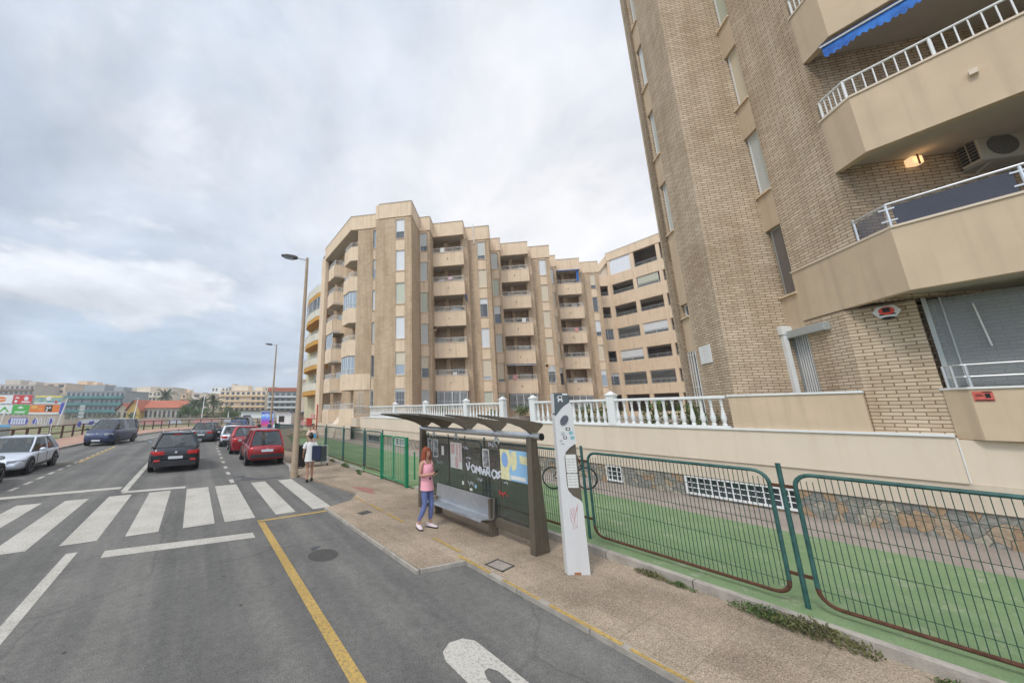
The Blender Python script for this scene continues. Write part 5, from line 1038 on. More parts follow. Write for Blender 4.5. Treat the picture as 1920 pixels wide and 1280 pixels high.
def car(name, label, loc_, heading, col, L_=4.3, W=1.8, H_=1.55, kind='hatch', group='cars parked or driving along the street', met=.25, rails=False, rimr=.32, tail='hatch', lowtrim=True, glassback=True, boot=None, spare=False):
    # local x forward
    t = thing(name, label, {'van': 'van'}.get(kind, 'car'), (loc_[0], loc_[1], .0), math.pi/2-R(heading), group)
    P_ = paint('paint_'+str(len(bpy.data.materials)), col, met); hw = W/2; f, r = L_/2, -L_/2
    if kind == 'hatch': gh = dict(belt=H_*.60, ws=f-1.12, rf=f-1.85, rr=r+1.0, rg=r+.30, hood=H_*.50, nose=.58)
    elif kind == 'suv': gh = dict(belt=H_*.645, ws=f-1.15, rf=f-1.95, rr=r+.74, rg=r+.24, hood=H_*.60, nose=.80)
    elif kind == 'mpv': gh = dict(belt=H_*.575, ws=f-.80, rf=f-1.75, rr=r+.40, rg=r+.16, hood=H_*.52, nose=.68)
    else: gh = dict(belt=H_*.60, ws=f-.75, rf=f-1.45, rr=r+.10, rg=r+.04, hood=H_*.54, nose=.85)
    if boot: gh.update(boot)
    bl = gh['belt']
    st = [(r, .84, .42, bl*.80, .6), (r+.05, .92, .32, bl*.93, .72), (r+.22, .98, .27, bl, .9), (r+.75, 1.0, .22, bl, .94), (0, 1.0, .20, bl, .95), (gh['ws']-.1, 1.0, .20, bl-.02, .93), (gh['ws']+.25, .99, .21, (bl+gh['hood'])/2+.02, .88),
          (f-.42, .95, .24, gh['hood']-.03, .82), (f-.14, .86, .27, gh['nose']+.10, .76), (f-.03, .76, .32, gh['nose']-.04, .70), (f, .66, .38, gh['nose']-.16, .62)]
    rings = []
    for (x, wf, zb, zt, tf) in st:
        w_ = hw*wf; tw = w_*tf; zm = zb+(zt-zb)*.45; hh = zt-zb
        half = [(.55*w_, zb-.02), (.92*w_, zb), (w_*.99, zb+hh*.18), (w_, zm), (w_*.985, zb+hh*.72), ((w_+tw)/2*1.0, zt-.035), (tw*.97, zt), (tw*.5, zt+.02)]
        rings.append([(x, -y, z) for (y, z) in half]+[(x, y, z) for (y, z) in half[::-1]])
    m = MB(); m.loft(rings); body = m.build('body', P_, t, True, sub=1)
    # glasshouse
    gb, gt_ = hw*.925, hw*(.66 if kind == 'suv' else .70); zr = H_-.045; zb = bl-.03
    B4 = [(gh['rg'], gb*.94), (gh['rg']+.5, gb), (gh['ws']-.45, gb), (gh['ws'], gb*.84)]; T4 = [(gh['rr'], gt_*.92), (gh['rr']+.35, gt_), (gh['rf']-.3, gt_), (gh['rf'], gt_*.90)]
    low = [(x, -y, zb) for x, y in B4]+[(x, y, zb) for x, y in B4[::-1]]; top = [(x, -y, zr) for x, y in T4]+[(x, y, zr) for x, y in T4[::-1]]
    mid = [((a[0]*.45+b_[0]*.55), (a[1]*.45+b_[1]*.55)*1.03, a[2]*.45+b_[2]*.55) for a, b_ in zip(low, top)]
    MB().loft([low, mid, top], cap=False).build('window_glass', M['carglass'], t)
    MB().box(gh['rg']+.1, gh['ws']-.1, -hw*.8, hw*.8, bl-.12, bl+.035).build('interior', M['black'], t)
    for sx_ in (gh['ws']-1.35, gh['ws']-2.2):
        for s_ in (-1, 1): q = MB(); q.box(sx_-.09, sx_+.05, s_*.38-.22, s_*.38+.22, bl-.1, bl+(H_-bl)*.45).box(sx_-.07, sx_+.01, s_*.38-.12, s_*.38+.12, bl+(H_-bl)*.45, bl+(H_-bl)*.72); q.build('seat', M['trim'], t, bevel=.03)
    rt_ = [(x, y*1.02, zr-.01) for x, y, z in top]; rt2 = [(x*.985, y*.93, H_-.005) for x, y, z in top]; rt3 = [(x*.9, y*.45, H_+.012) for x, y, z in top]
    MB().loft([rt_, rt2, rt3]).build('roof', P_, t, True)
    pm = MB(); pr = .035
    def pill(i, j=None, wd=.04):
        for s_ in (-1, 1):
            a = Vector((B4[i][0], s_*B4[i][1], zb)); c = Vector((T4[j or i][0], s_*T4[j or i][1]*1.0, zr)); mdl = (a*.45+c*.55); mdl.y *= 1.03; pm.tube([a, mdl, c], wd, 6)
    pill(3, wd=.035); pill(0, wd=.06 if kind != 'mpv' else .045); pill(1, wd=.055 if kind in ('hatch', 'suv') else .04)
    for s_ in (-1, 1):
        if kind != 'van':
            for fx_ in (.52,): a = Vector((gh['rg']+(gh['ws']-gh['rg'])*fx_, s_*gb, zb)); c = Vector((gh['rr']+(gh['rf']-gh['rr'])*fx_, s_*gt_, zr)); mm = a*.45+c*.55; mm.y *= 1.035; pm.tube([a, mm, c], .03, 6)
        pm.tube([(T4[0][0], s_*T4[0][1], zr), (T4[1][0], s_*T4[1][1], zr), (T4[2][0], s_*T4[2][1], zr), (T4[3][0], s_*T4[3][1], zr)], .035, 6)
    if kind == 'van':
        for s_ in (-1, 1): pm.add([(gh['rg'], s_*gb*.96, zb), (.35, s_*gb*1.012, zb), (.35, s_*(gb*.45+gt_*.55)*1.045, zb*.45+zr*.55), (.35, s_*gt_*1.02, zr), (gh['rr'], s_*gt_*.94, zr), (gh['rr']*.55+gh['rg']*.45, s_*(gb*.45+gt_*.55)*1.0, zb*.45+zr*.55)], [(0, 1, 2, 5), (5, 2, 3, 4)] if s_ < 0 else [(5, 2, 1, 0), (4, 3, 2, 5)])
    pm.tube([(T4[0][0], -T4[0][1], zr), (T4[0][0], T4[0][1], zr)], .05, 6)
    pm.build('pillars', P_, t, True)
    # lights
    for s_ in (-1, 1):
        m = MB(); zl = bl*.78
        if kind == 'mpv': m.box(r-.015, r+.12, s_*hw*.80-.06, s_*hw*.80+.075, .62, .80)
        elif kind == 'van': m.box(r-.01, r+.1, s_*hw*.86-.05, s_*hw*.86+.05, .8, 1.2)
        else: m.prism([(r-.0, s_*hw*.44), (r-.022, s_*hw*.60), (r+.02, s_*hw*.86), (r+.30, s_*hw*.975), (r+.30, s_*hw*.9), (r+.1, s_*hw*.5)], zl-.075, zl+.075)
        m.build('tail_light', M['taill'], t, bevel=.015)
        m = MB(); nz = gh['nose']-.03; m.prism([(f-.02, s_*hw*.46), (f-.07, s_*hw*.70), (f-.36, s_*hw*.93), (f-.5, s_*hw*.93), (f-.35, s_*hw*.5)], nz-.06, nz+.085); m.build('headlight', M['headl'], t, bevel=.02)
        m = MB(); mx = gh['ws']-.28; m.ball((mx, s_*(hw+.10), bl+.06), (.07, .11, .075)); m.build('mirror', P_, t, True)
        MB().box(mx-.045, mx+.02, s_*(hw+.10)-.085, s_*(hw+.10)+.085, bl+.005, bl+.115, Matrix.Translation((-.03, 0, 0))).build('mirror_glass', M['headl'], t)
        for xx in (gh['ws']-.95, gh['ws']-1.85): MB().box(xx-.1, xx+.08, s_*hw*.985-.012, s_*hw*.985+.025 if s_ > 0 else s_*hw*.985+.012, bl-.17, bl-.14).build('door_handle', P_, t) if s_ > 0 else MB().box(xx-.1, xx+.08, -hw*.985-.025, -hw*.985+.01, bl-.17, bl-.14).build('door_handle', P_, t)
    wb = L_*.305
    for x in (-wb, wb):
        for s_ in (-1, 1):
            MB().lathe([(rimr+.07, -.03), (rimr+.07, .02), (rimr+.05, .024)], 26, T(x, s_*(hw-.025), rimr+.01) @ Matrix.Rotation(R(90) if s_ < 0 else R(-90), 4, 'X')).build('wheel_arch', M['black'], t)
            add_wheel(t, x, s_*(hw-.085), rimr, s_)
    # bumpers, plates, grille
    zb0 = .26
    MB().loft([[(r+.16, -hw*.96, z), (r-.01, -hw*.80, z), (r-.035, 0, z), (r-.01, hw*.80, z), (r+.16, hw*.96, z), (r+.25, 0, z)] for z in ((.27, .50) if kind != 'mpv' else (.40, .55))]).build('rear_bumper', M['trim'] if lowtrim else P_, t)
    MB().box(r-.045, r-.02, -.26, .26, .56 if kind != 'mpv' else .66, .67 if kind != 'mpv' else .77).build('number_plate', M['plate'], t)
    MB().box(f-.03, f+.012, -.26, .26, .36, .47).build('number_plate', M['plate'], t)
    MB().loft([[(f-.16, -hw*.66, z), (f+.004, -hw*.40, z), (f+.008, hw*.40, z), (f-.16, hw*.66, z)] for z in (.30, .35 if kind != 'van' else .5)]).build('grille', M['black'], t)
    MB().lathe([(.05, 0), (.045, .012)], 14, T(r+.0, 0, bl*.80) @ Matrix.Rotation(R(-90), 4, 'Y')).build('badge', M['alu'], t); MB().lathe([(.05, 0), (.045, .012)], 14, T(f-.06, 0, gh['nose']+.04) @ Matrix.Rotation(R(90), 4, 'Y')).build('badge', M['alu'], t)
    if kind != 'van': MB().tube([(gh['rg']-.02, .05, bl+.05), (gh['rg']*.7+gh['rr']*.3-.045, -.3, bl+.15)], .012, 5).build('wiper', M['black'], t); MB().box(gh['rr']-.07, gh['rr']-.03, -.16, .16, H_-.09, H_-.06).build('brake_light', M['taill'], t)
    for s_ in (-1, 1):
        m = MB()
        for xx in (gh['ws']-.25, gh['ws']-1.25): m.box(xx-.006, xx+.006, s_*hw*1.0-.008, s_*hw*1.0+.004, .40, bl-.05)
        m.box(gh['ws']-2.3 if kind != 'van' else r+.3, gh['ws']-.2, s_*hw-.006, s_*hw+.006, .30, .36); m.build('door_seam', M['black'], t)
    if rails:
        for s_ in (-1, 1): MB().tube([(gh['rr']+.1, s_*gt_*.9, H_+.0), (gh['rr']+.2, s_*gt_*.9, H_+.05), (gh['rf']-.3, s_*gt_*.9, H_+.05), (gh['rf']-.15, s_*gt_*.9, H_)], .015, 6).build('roof_rail', M['alu'], t)
    if spare:
        MB().tube([(gh['rr']+.1, 0, H_), (gh['rr']+.02, 0, H_+.22)], .006, 5).build('aerial', M['black'], t)
    return t
def fog(t, L_, hw, z=.50):
    for s_ in (-1, 1): MB().box(-L_/2-.035, -L_/2+.06, s_*hw*.70-.11, s_*hw*.70+.11, z-.04, z+.04).build('fog_light', M['taill'], t, bevel=.02)
c_ = car('suv', 'black crossover with red tail lights driving away in the near lane', (-.62, 20.15), -3, (.006, .007, .012), 4.4, 1.84, 1.60, 'suv', rimr=.35, rails=True, spare=True); fog(c_, 4.4, .92)
c_ = car('suv', 'dark grey crossover driving away at the bend beyond the black one', (1.3, 36.2), 17, (.085, .095, .10), 4.4, 1.84, 1.62, 'suv', rimr=.35)
c_ = car('compact_van', 'boxy red people carrier parked nearest the lamp post', (3.18, 19.75), 1, (.30, .012, .016), 4.05, 1.72, 1.66, 'mpv', rimr=.31, spare=True)
c_ = car('suv', 'second red car parked in front of the boxy red people carrier', (3.0, 25.3), 2, (.27, .014, .02), 4.2, 1.78, 1.62, 'suv', rimr=.33, lowtrim=False)
c_ = car('hatchback', 'white car parked ahead of the two red cars', (2.75, 30.6), 3, (.62, .63, .65), 4.1, 1.75, 1.48, 'hatch')
c_ = car('hatchback', 'dark blue car parked ahead of the white one', (3.3, 36.0), 8, (.03, .035, .075), 4.3, 1.78, 1.50, 'suv')
c_ = car('suv', 'bright blue car parked farther up beyond the dark blue one', (4.4, 42.0), 14, (.05, .10, .26), 4.4, 1.8, 1.62, 'suv')
c_ = car('van', 'dark van farthest along the parked row at the bend', (5.6, 48.5), 18, (.03, .035, .04), 4.8, 1.9, 1.9, 'van')
c_ = car('hatchback', 'silver hatchback parked on the left facing the camera', (-6.45, 21.9), 181, (.60, .63, .69), 4.3, 1.80, 1.46, 'hatch', met=.2)
c_ = car('hatchback', 'dark grey car cut off by the left edge of the picture', (-6.62, 17.05), 0, (.10, .105, .10), 4.3, 1.80, 1.46, 'hatch', met=.4)
c_ = car('panel_van', 'dark navy panel van parked on the left behind the silver hatchback', (-5.55, 36.6), 193, (.018, .032, .085), 4.95, 1.92, 1.92, 'van', rimr=.34, boot=dict(nose=.86, hood=1.08, belt=1.18, ws=4.95/2-.72, rf=4.95/2-1.65))

# ------------------------------------------------------------------ people
M['skin'] = mat('skin', (.46, .25, .165), .55, .06, 8); M['skin2'] = mat('tanned_skin', (.36, .18, .115), .55, .06, 8)
def skinned(name, V, E_, mt, par, sub=2):
    me = bpy.data.meshes.new(name); me.from_pydata([v[:3] for v in V], E_, []); me.materials.append(mt)
    o = bpy.data.objects.new(name, me); COL.objects.link(o); o.modifiers.new('skin', 'SKIN').use_smooth_shade = True
    me.skin_vertices.new() if not me.skin_vertices else None
    for i, v in enumerate(V):
        sv = me.skin_vertices[0].data[i]; rr = v[3]; sv.radius = rr if isinstance(rr, tuple) else (rr, rr); sv.use_root = (i == 0)
    s_ = o.modifiers.new('sub', 'SUBSURF'); s_.levels = sub; s_.render_levels = sub
    bpy.context.view_layer.update(); dg = bpy.context.evaluated_depsgraph_get(); m2 = bpy.data.meshes.new_from_object(o.evaluated_get(dg)); m2.name = name
    if not m2.materials: m2.materials.append(mt)
    o.modifiers.clear(); o.data = m2; o.parent = par
    return o
def hand(V, E_, w, palm, fdir, side, r=.009):   # wrist index w, palm centre, finger direction
    palm = Vector(palm); fdir = Vector(fdir).normalized(); side = Vector(side).normalized(); V.append((*palm, (.026, .018))); pi = len(V)-1; E_.append((w, pi))
    for k, (off, ln) in enumerate(((-.024, .058), (-.008, .066), (.008, .062), (.023, .048))):
        a = palm+side*off+fdir*.035; b_ = a+fdir*ln*.55; c = b_+(fdir*.55+Vector((0, 0, -.6)))*ln*.5; V += [(*a, r), (*b_, r*.9), (*c, r*.7)]; n = len(V); E_ += [(pi, n-3), (n-3, n-2), (n-2, n-1)]
    a = palm-side*.032+fdir*.0; b_ = a-side*.012+fdir*.03; V += [(*a, r*1.1), (*b_, r*.85)]; n = len(V); E_ += [(pi, n-2), (n-2, n-1)]
def person(label, loc_, rz, J, skin='skin', scale=1., hair=None, female=True):
    t = thing('person', label, 'person', loc_, rz); t.scale = (scale,)*3
    hx = .165 if female else .19; V = []; E_ = []
    def a(p, r, frm=None):
        V.append((*p, r)); i = len(V)-1
        if frm is not None: E_.append((frm, i))
        return i
    pel = a((0, 0, .93), (.135, .10) if female else (.14, .105)); wa = a((0, .0, 1.10), (.115, .088) if female else (.135, .10), pel); ch = a((0, .0, 1.27), (.135, .10) if female else (.16, .115), wa); nb_ = a((0, -.01, 1.40), (.07, .06), ch)
    nk = a((0, .0, 1.47), .048, nb_); jw = a((0, .03, 1.53), (.056, .062), nk); md = a((0, .018, 1.60), (.075, .088), jw); a((0, .005, 1.675), (.062, .072), md)
    for s_, k in ((-1, 'L'), (1, 'R')):
        sh_ = a((s_*hx, -.005, 1.375), .052, nb_); el = a(J['el'+k], .040, sh_); wr = a(J['wr'+k], .026, el); pw = Vector(J['wr'+k]); d = Vector(J.get('fd'+k, (0, 0, -1))).normalized(); hand(V, E_, wr, pw+d*.055, d, J.get('sd'+k, (0, 1, 0)))
        hp = a((s_*.085, 0, .86), .085, pel); kn = a(J['kn'+k], .056, hp); cf = a(tuple(Vector(J['kn'+k])*.62+Vector(J['an'+k])*.38), .052, kn); an = a(J['an'+k], .035, cf); ft = Vector(J['an'+k]); fd = Vector(J.get('ft'+k, (0, 1, 0))).normalized()
        hl = a(tuple(ft+Vector((0, 0, -.055))-fd*.02), .036, an); a(tuple(ft+fd*.13+Vector((0, 0, -.065))), .028, hl)
    body = skinned('body', V, E_, M[skin], t)
    MB().add([(-.014, .098, 1.575), (.014, .098, 1.575), (0, .095, 1.615), (0, .122, 1.578)], [(0, 1, 3), (1, 2, 3), (2, 0, 3)]).ball((-.076, .01, 1.595), (.012, .02, .028)).ball((.076, .01, 1.595), (.012, .02, .028)).build('face_features', M[skin], t, True)
    MB().ball((-.028, .094, 1.608), (.011, .008, .006)).ball((.028, .094, 1.608), (.011, .008, .006)).build('eyes', M['black'], t, True); MB().ball((0, .093, 1.548), (.022, .008, .007)).build('mouth', M['pinkp'], t, True)
    return t
def garment(par, rings, mt, name='top'):   # rings: (z, half width, half depth, cx, cy)
    n = 18; m = MB(); m.loft([[(cx+rx*math.cos(2*math.pi*k/n), cy+ry*math.sin(2*math.pi*k/n), z) for k in range(n)] for (z, rx, ry, cx, cy) in rings], cap=False)
    return m.build(name, mt, par, True)
def legwear(par, J, mt, name, r=(.094, .064, .058, .042), end='an', waist=.98, pelr=(.145, .112)):
    V = [(0, 0, .93, pelr), (0, 0, waist, (pelr[0]*.92, pelr[1]*.93))]; E_ = [(0, 1)]
    for s_, k in ((-1, 'L'), (1, 'R')):
        V.append((s_*.085, 0, .86, r[0])); V.append((*J['kn'+k], r[1])); n = len(V); E_ += [(0, n-2), (n-2, n-1)]
        if end == 'an':
            kn, an = Vector(J['kn'+k]), Vector(J['an'+k]); V.append((*(kn*.62+an*.38), r[2])); V.append((*(an+Vector((0, 0, .03))), r[3])); n = len(V); E_ += [(n-3, n-2), (n-2, n-1)]
    return skinned(name, V, E_, mt, par)
def shoes(par, J, mt, sole, h=.09):
    for k in 'LR':
        an = Vector(J['an'+k]); fd = Vector(J.get('ft'+k, (0, 1, 0))).normalized(); ang = math.atan2(fd.y, fd.x)-math.pi/2; Mx = T(an.x, an.y, an.z-.095) @ Rz(ang)
        rr = [(-.085, .03, .02, .085), (-.06, .042, .012, .10), (0, .045, .012, .095), (.07, .050, .012, .065), (.13, .048, .012, .052), (.175, .032, .018, .042)]
        o = MB(Mx).loft([[(-w_, y, z0), (w_, y, z0), (w_*.9, y, z1*.8), (w_*.45, y, z1), (-w_*.45, y, z1), (-w_*.9, y, z1*.8)] for y, w_, z0, z1 in rr]).build('shoe', mt, par, True)
        MB(Mx).loft([[(-w_*1.06, y*1.04, 0), (w_*1.06, y*1.04, 0), (w_*1.04, y*1.03, .024), (-w_*1.04, y*1.03, .024)] for y, w_, z0, z1 in rr]).build('sole', sole, o)
# the woman with the phone
J = dict(elL=(-.235, -.03, 1.12), wrL=(-.06, .19, 1.15), fdL=(.75, .45, .1), sdL=(0, .3, 1), elR=(.225, -.01, 1.11), wrR=(.10, .21, 1.16), fdR=(-.5, .6, .25), sdR=(0, -.3, 1),
         knL=(-.08, .05, .50), anL=(-.09, .0, .105), knR=(.10, .02, .50), anR=(.175, -.10, .105), ftL=(-.35, 1, 0), ftR=(.45, 1, 0))
ang = math.atan2(-(.30), -.95); 
wm = person('woman with long red hair, pink tank top and blue leggings looking at her phone', (4.56, 6.55, KZ-.005), math.atan2(-.94, .20)-math.pi/2, J, scale=.975)
legwear(wm, J, mat('blue_leggings', (.12, .15, .31), .7, .15, 6), 'leggings', (.093, .062, .058, .039))
pk = mat('pink_tank_top', (.80, .36, .41), .8, .08, 6, bump=.15, bscale=12)
tp = garment(wm, [(.80, .178, .135, 0, .005), (.84, .172, .132, 0, .005), (.95, .158, .125, 0, 0), (1.08, .142, .112, 0, .0), (1.18, .148, .125, 0, .012), (1.27, .152, .13, 0, .015), (1.33, .140, .112, 0, .008), (1.355, .118, .095, 0, .005)], pk, 'tank_top')
MB().tube([(-.10, .085, 1.34), (-.115, .03, 1.435), (-.09, -.08, 1.36)], .015, 6).tube([(.10, .085, 1.34), (.115, .03, 1.435), (.09, -.08, 1.36)], .015, 6).build('strap', pk, tp, True)
MB().ball((.03, .128, 1.06), (.03, .012, .03)).build('printed_motif', M['black'], tp, True)
shoes(wm, J, mat('pale_sneaker', (.66, .54, .54), .7, .1), M['black'])
hr = mat('red_hair', (.27, .062, .022), .5, .35, 22, bump=.4, bscale=60)
hm = MB(); hm.ball((0, -.012, 1.625), (.094, .098, .105), n=16, m=10); hm.loft([[(math.cos(2*math.pi*k/12)*rx, cy+math.sin(2*math.pi*k/12)*ry, z) for k in range(12)] for z, rx, ry, cy in ((1.68, .085, .07, -.03), (1.60, .104, .075, -.035), (1.50, .115, .07, -.045), (1.42, .12, .06, -.055), (1.36, .09, .04, -.06))])
for s_ in (-1, 1): hm.tube([(s_*.075, .03, 1.68), (s_*.092, .035, 1.60), (s_*.095, .03, 1.50), (s_*.10, .03, 1.42)], [.025, .03, .028, .014], 8)
hm.build('hair', hr, wm, True)
MB().box(-.02, .05, .262, .272, 1.13, 1.27, T(0, 0, 0)).build('bra_band', M['black'], wm) if False else None
ph_ = MB().box(-.035, .035, -.005, .005, -.07, .07).build('phone', M['black']); ph_.location = wm.matrix_basis @ Vector((.03, .30, 1.20)); ph_.rotation_euler = (R(-40), 0, wm.rotation_euler.z); tag(ph_, 'dark mobile phone held by the woman in the pink tank top', 'phone')
# the walker in the white dress, seen from behind
J2 = dict(elL=(-.24, -.06, 1.12), wrL=(-.26, .06, .93), fdL=(0, .3, -1), elR=(.24, -.03, 1.13), wrR=(.25, .12, 1.0), fdR=(0, .6, -.8), knL=(-.08, .06, .50), anL=(-.08, -.08, .105), knR=(.08, .10, .52), anR=(.09, .10, .12))
g2 = person('walker in a white and navy T-shirt dress seen from behind carrying a navy bag', (3.86, 13.1, .0), R(-16), J2, 'skin2', .99)
wd = mat('white_dress', (.62, .60, .56), .8, .08, 6)
tp = garment(g2, [(.72, .205, .15, 0, 0), (.80, .20, .148, 0, 0), (.95, .18, .135, 0, 0), (1.1, .16, .125, 0, 0), (1.27, .17, .13, 0, 0), (1.37, .165, .10, 0, -.005), (1.425, .085, .07, 0, -.01)], wd, 'dress')
for s_ in (-1, 1): MB().tube([(s_*.13, -.005, 1.385), (s_*.20, -.02, 1.30), (s_*.235, -.04, 1.18)], [.07, .068, .07], 10).build('sleeve', wd, tp, True)
MB().tube([(-.06, -.06, 1.44), (0, -.075, 1.43), (.06, -.06, 1.44)], .014, 6).build('collar', M['navycloth'], tp, True)
shoes(g2, J2, M['black'], M['black']); dh = mat('dark_hair', (.02, .014, .011), .5, .3, 20)
MB().ball((0, -.012, 1.625), (.09, .096, .10), n=14).ball((0, -.05, 1.73), (.05, .05, .045)).build('hair', dh, g2, True)
q = MB().box(-.17, .17, -.045, .045, -.26, .26).build('bag', mat('dark_navy_bag', (.012, .018, .045), .7, .2, 6), None, bevel=.03); q.location = (4.02, 12.86, 1.02); q.rotation_euler = (0, 0, R(-30)); tag(q, 'navy padded bag carried under the arm of the walker in white', 'bag')
# the man pushing the trolley
J3 = dict(elL=(-.27, -.05, 1.12), wrL=(-.24, .18, .98), fdL=(0, .8, -.5), elR=(.27, -.05, 1.12), wrR=(.24, .18, .98), fdR=(0, .8, -.5), knL=(-.09, .05, .50), anL=(-.09, -.05, .105), knR=(.09, .08, .5), anR=(.1, .08, .105))
g3 = person('man in a pale pink T-shirt with a blue print pushing a trolley towards the camera', (5.35, 17.9, KZ), R(193), J3, 'skin2', 1.08, female=False)
ts = mat('pale_pink_tee', (.66, .47, .38), .85, .08, 6); tp = garment(g3, [(.84, .19, .14, 0, 0), (.95, .185, .14, 0, 0), (1.1, .185, .14, 0, 0), (1.27, .20, .145, 0, 0), (1.37, .19, .11, 0, -.005), (1.425, .09, .08, 0, -.01)], ts, 't_shirt')
for s_ in (-1, 1): MB().tube([(s_*.15, -.005, 1.385), (s_*.22, -.02, 1.30), (s_*.26, -.04, 1.17)], [.075, .075, .075], 10).build('sleeve', ts, tp, True)
MB().box(-.095, .095, .139, .150, 1.06, 1.26).build('blue_print', mat('sky_blue_print', (.12, .42, .62), .7, .4, 20), tp)
legwear(g3, J3, mat('grey_shorts', (.12, .12, .13), .8, .1), 'shorts', (.105, .085, 0, 0), end='kn'); shoes(g3, J3, M['black'], M['black'])
MB().ball((0, -.015, 1.635), (.086, .092, .085), n=14).build('hair', dh, g3, True)
tr = thing('luggage_trolley', 'low metal trolley stacked with folded dark green loungers on the pavement', 'trolley', (5.15, 16.4, KZ), R(8))
dgn = mat('dark_green_canvas', (.035, .05, .045), .85, .3, 8, col2=(.07, .09, .085))
for k in range(5): MB().box(-.36, .36, -.30+.07*k, -.25+.07*k, .16, .84-.02*k, Matrix.Rotation(R(-6), 4, 'X')).build('folded_lounger', dgn, tr, bevel=.01)
m = MB()
for s_ in (-1, 1): m.tube([(s_*.40, -.32, .1), (s_*.40, -.26, .90), (s_*.30, -.24, .93)], .016, 6); m.tube([(s_*.40, .30, .1), (s_*.40, .36, 1.02)], .016, 6); m.tube([(s_*.40, -.35, .12), (s_*.40, .35, .12)], .016, 6)
m.tube([(-.40, -.26, .9), (.40, -.26, .9)], .014, 6); m.tube([(-.4, -.33, .14), (.4, -.33, .14)], .014, 6); m.tube([(-.4, .36, 1.02), (.4, .36, 1.02)], .014, 6); m.build('frame', M['greymetal'], tr, True)
for x in (-.38, .38):
    for y in (-.3, .3): MB().lathe([(.05, -.015), (.05, .015)], 12, T(x, y, .05) @ Matrix.Rotation(R(90), 4, 'Y')).build('wheel', M['rubber'], tr)
sc_ = thing('suitcase', 'tall black suitcase standing on the pavement beside the walker in white', 'suitcase', (4.25, 16.0, KZ), R(15))
MB().box(-.22, .22, -.14, .14, .06, .98).build('shell', M['black'], sc_, bevel=.04); MB().tube([(-.12, 0, .98), (-.12, 0, 1.08), (.12, 0, 1.08), (.12, 0, .98)], .012, 6).build('handle', M['greymetal'], sc_)
for x in (-.17, .17): MB().lathe([(.035, -.012), (.035, .012)], 10, T(x, 0, .035) @ Matrix.Rotation(R(90), 4, 'Y')).build('wheel', M['rubber'], sc_)
JS = dict(elL=(-.23, -.02, 1.12), wrL=(-.24, .08, .9), elR=(.23, -.02, 1.12), wrR=(.24, .08, .9), knL=(-.09, .03, .50), anL=(-.09, 0, .105), knR=(.09, .03, .5), anR=(.1, .02, .105))
for (u, dpt, lab, tc_, hc, rz) in ((487, 30, 'distant pedestrian in dark clothes left of the group beyond the parked red cars', (.06, .05, .06), (.20, .10, .04), 20), (508, 31, 'distant pedestrian in navy behind the red people carrier', (.03, .04, .12), (.03, .02, .015), -40), (518, 29, 'distant pedestrian in a pale blue shirt behind the red people carrier', (.52, .60, .70), (.02, .015, .012), 160)):
    x, y, _ = at(u, dpt); g_ = person(lab, (x, y, KZ), R(rz), JS, 'skin2', 1.0, female=False)
    cm = mat('shirt_cloth', tc_, .85, .1); garment(g_, [(.86, .18, .135, 0, 0), (1.1, .17, .13, 0, 0), (1.27, .19, .14, 0, 0), (1.37, .18, .11, 0, -.005), (1.43, .09, .08, 0, -.01)], cm, 'shirt')
    legwear(g_, JS, M['navycloth'], 'trousers'); shoes(g_, JS, M['black'], M['black']); MB().ball((0, -.015, 1.64), (.088, .095, .09), n=12).build('hair', mat('hair', hc, .6, .2), g_, True)

# ------------------------------------------------------------------ across and beyond the bend
gr = thing('wooden_railing', 'dark brown wooden post and rail fence round the outside of the bend', 'railing', (0, 0, .1))
rl_ = [(-11.2, 34), (-10.8, 42.6), (-10.1, 49.8), (-7.4, 55.2), (-2.3, 65.6), (6, 71.4), (13, 73.6), (24, 77.5)]
cum = 0; rails_ = MB(); pp0 = None
for a, b_ in zip(rl_, rl_[1:]):
    d = Vector((b_[0]-a[0], b_[1]-a[1])); n = max(1, round(d.length/2.1))
    for k in range(n):
        if pp0 is None: pp0 = MB().box(-.07, .07, -.07, .07, -.1, 1.12).build('post', M['wood'], gr); p = pp0
        else: p = pp0.copy(); COL.objects.link(p); p.parent = gr
        p.location = (a[0]+d.x*k/n, a[1]+d.y*k/n, 0)
    nrm = Vector((-d.y, d.x)).normalized()*.035
    for z0, z1 in ((1.10, 1.19), (.46, .56)): MB().prism([(a[0]-nrm.x, a[1]-nrm.y), (b_[0]-nrm.x, b_[1]-nrm.y), (b_[0]+nrm.x, b_[1]+nrm.y), (a[0]+nrm.x, a[1]+nrm.y)], z0, z1).build('rail', M['wood'], gr)
def zv(v, D): return EYE+(772-v)/648.6*D
def frame(u, D): # local frame at a far point: x along the image to the right, y away
    x, y, _ = at(u, D); return x, y
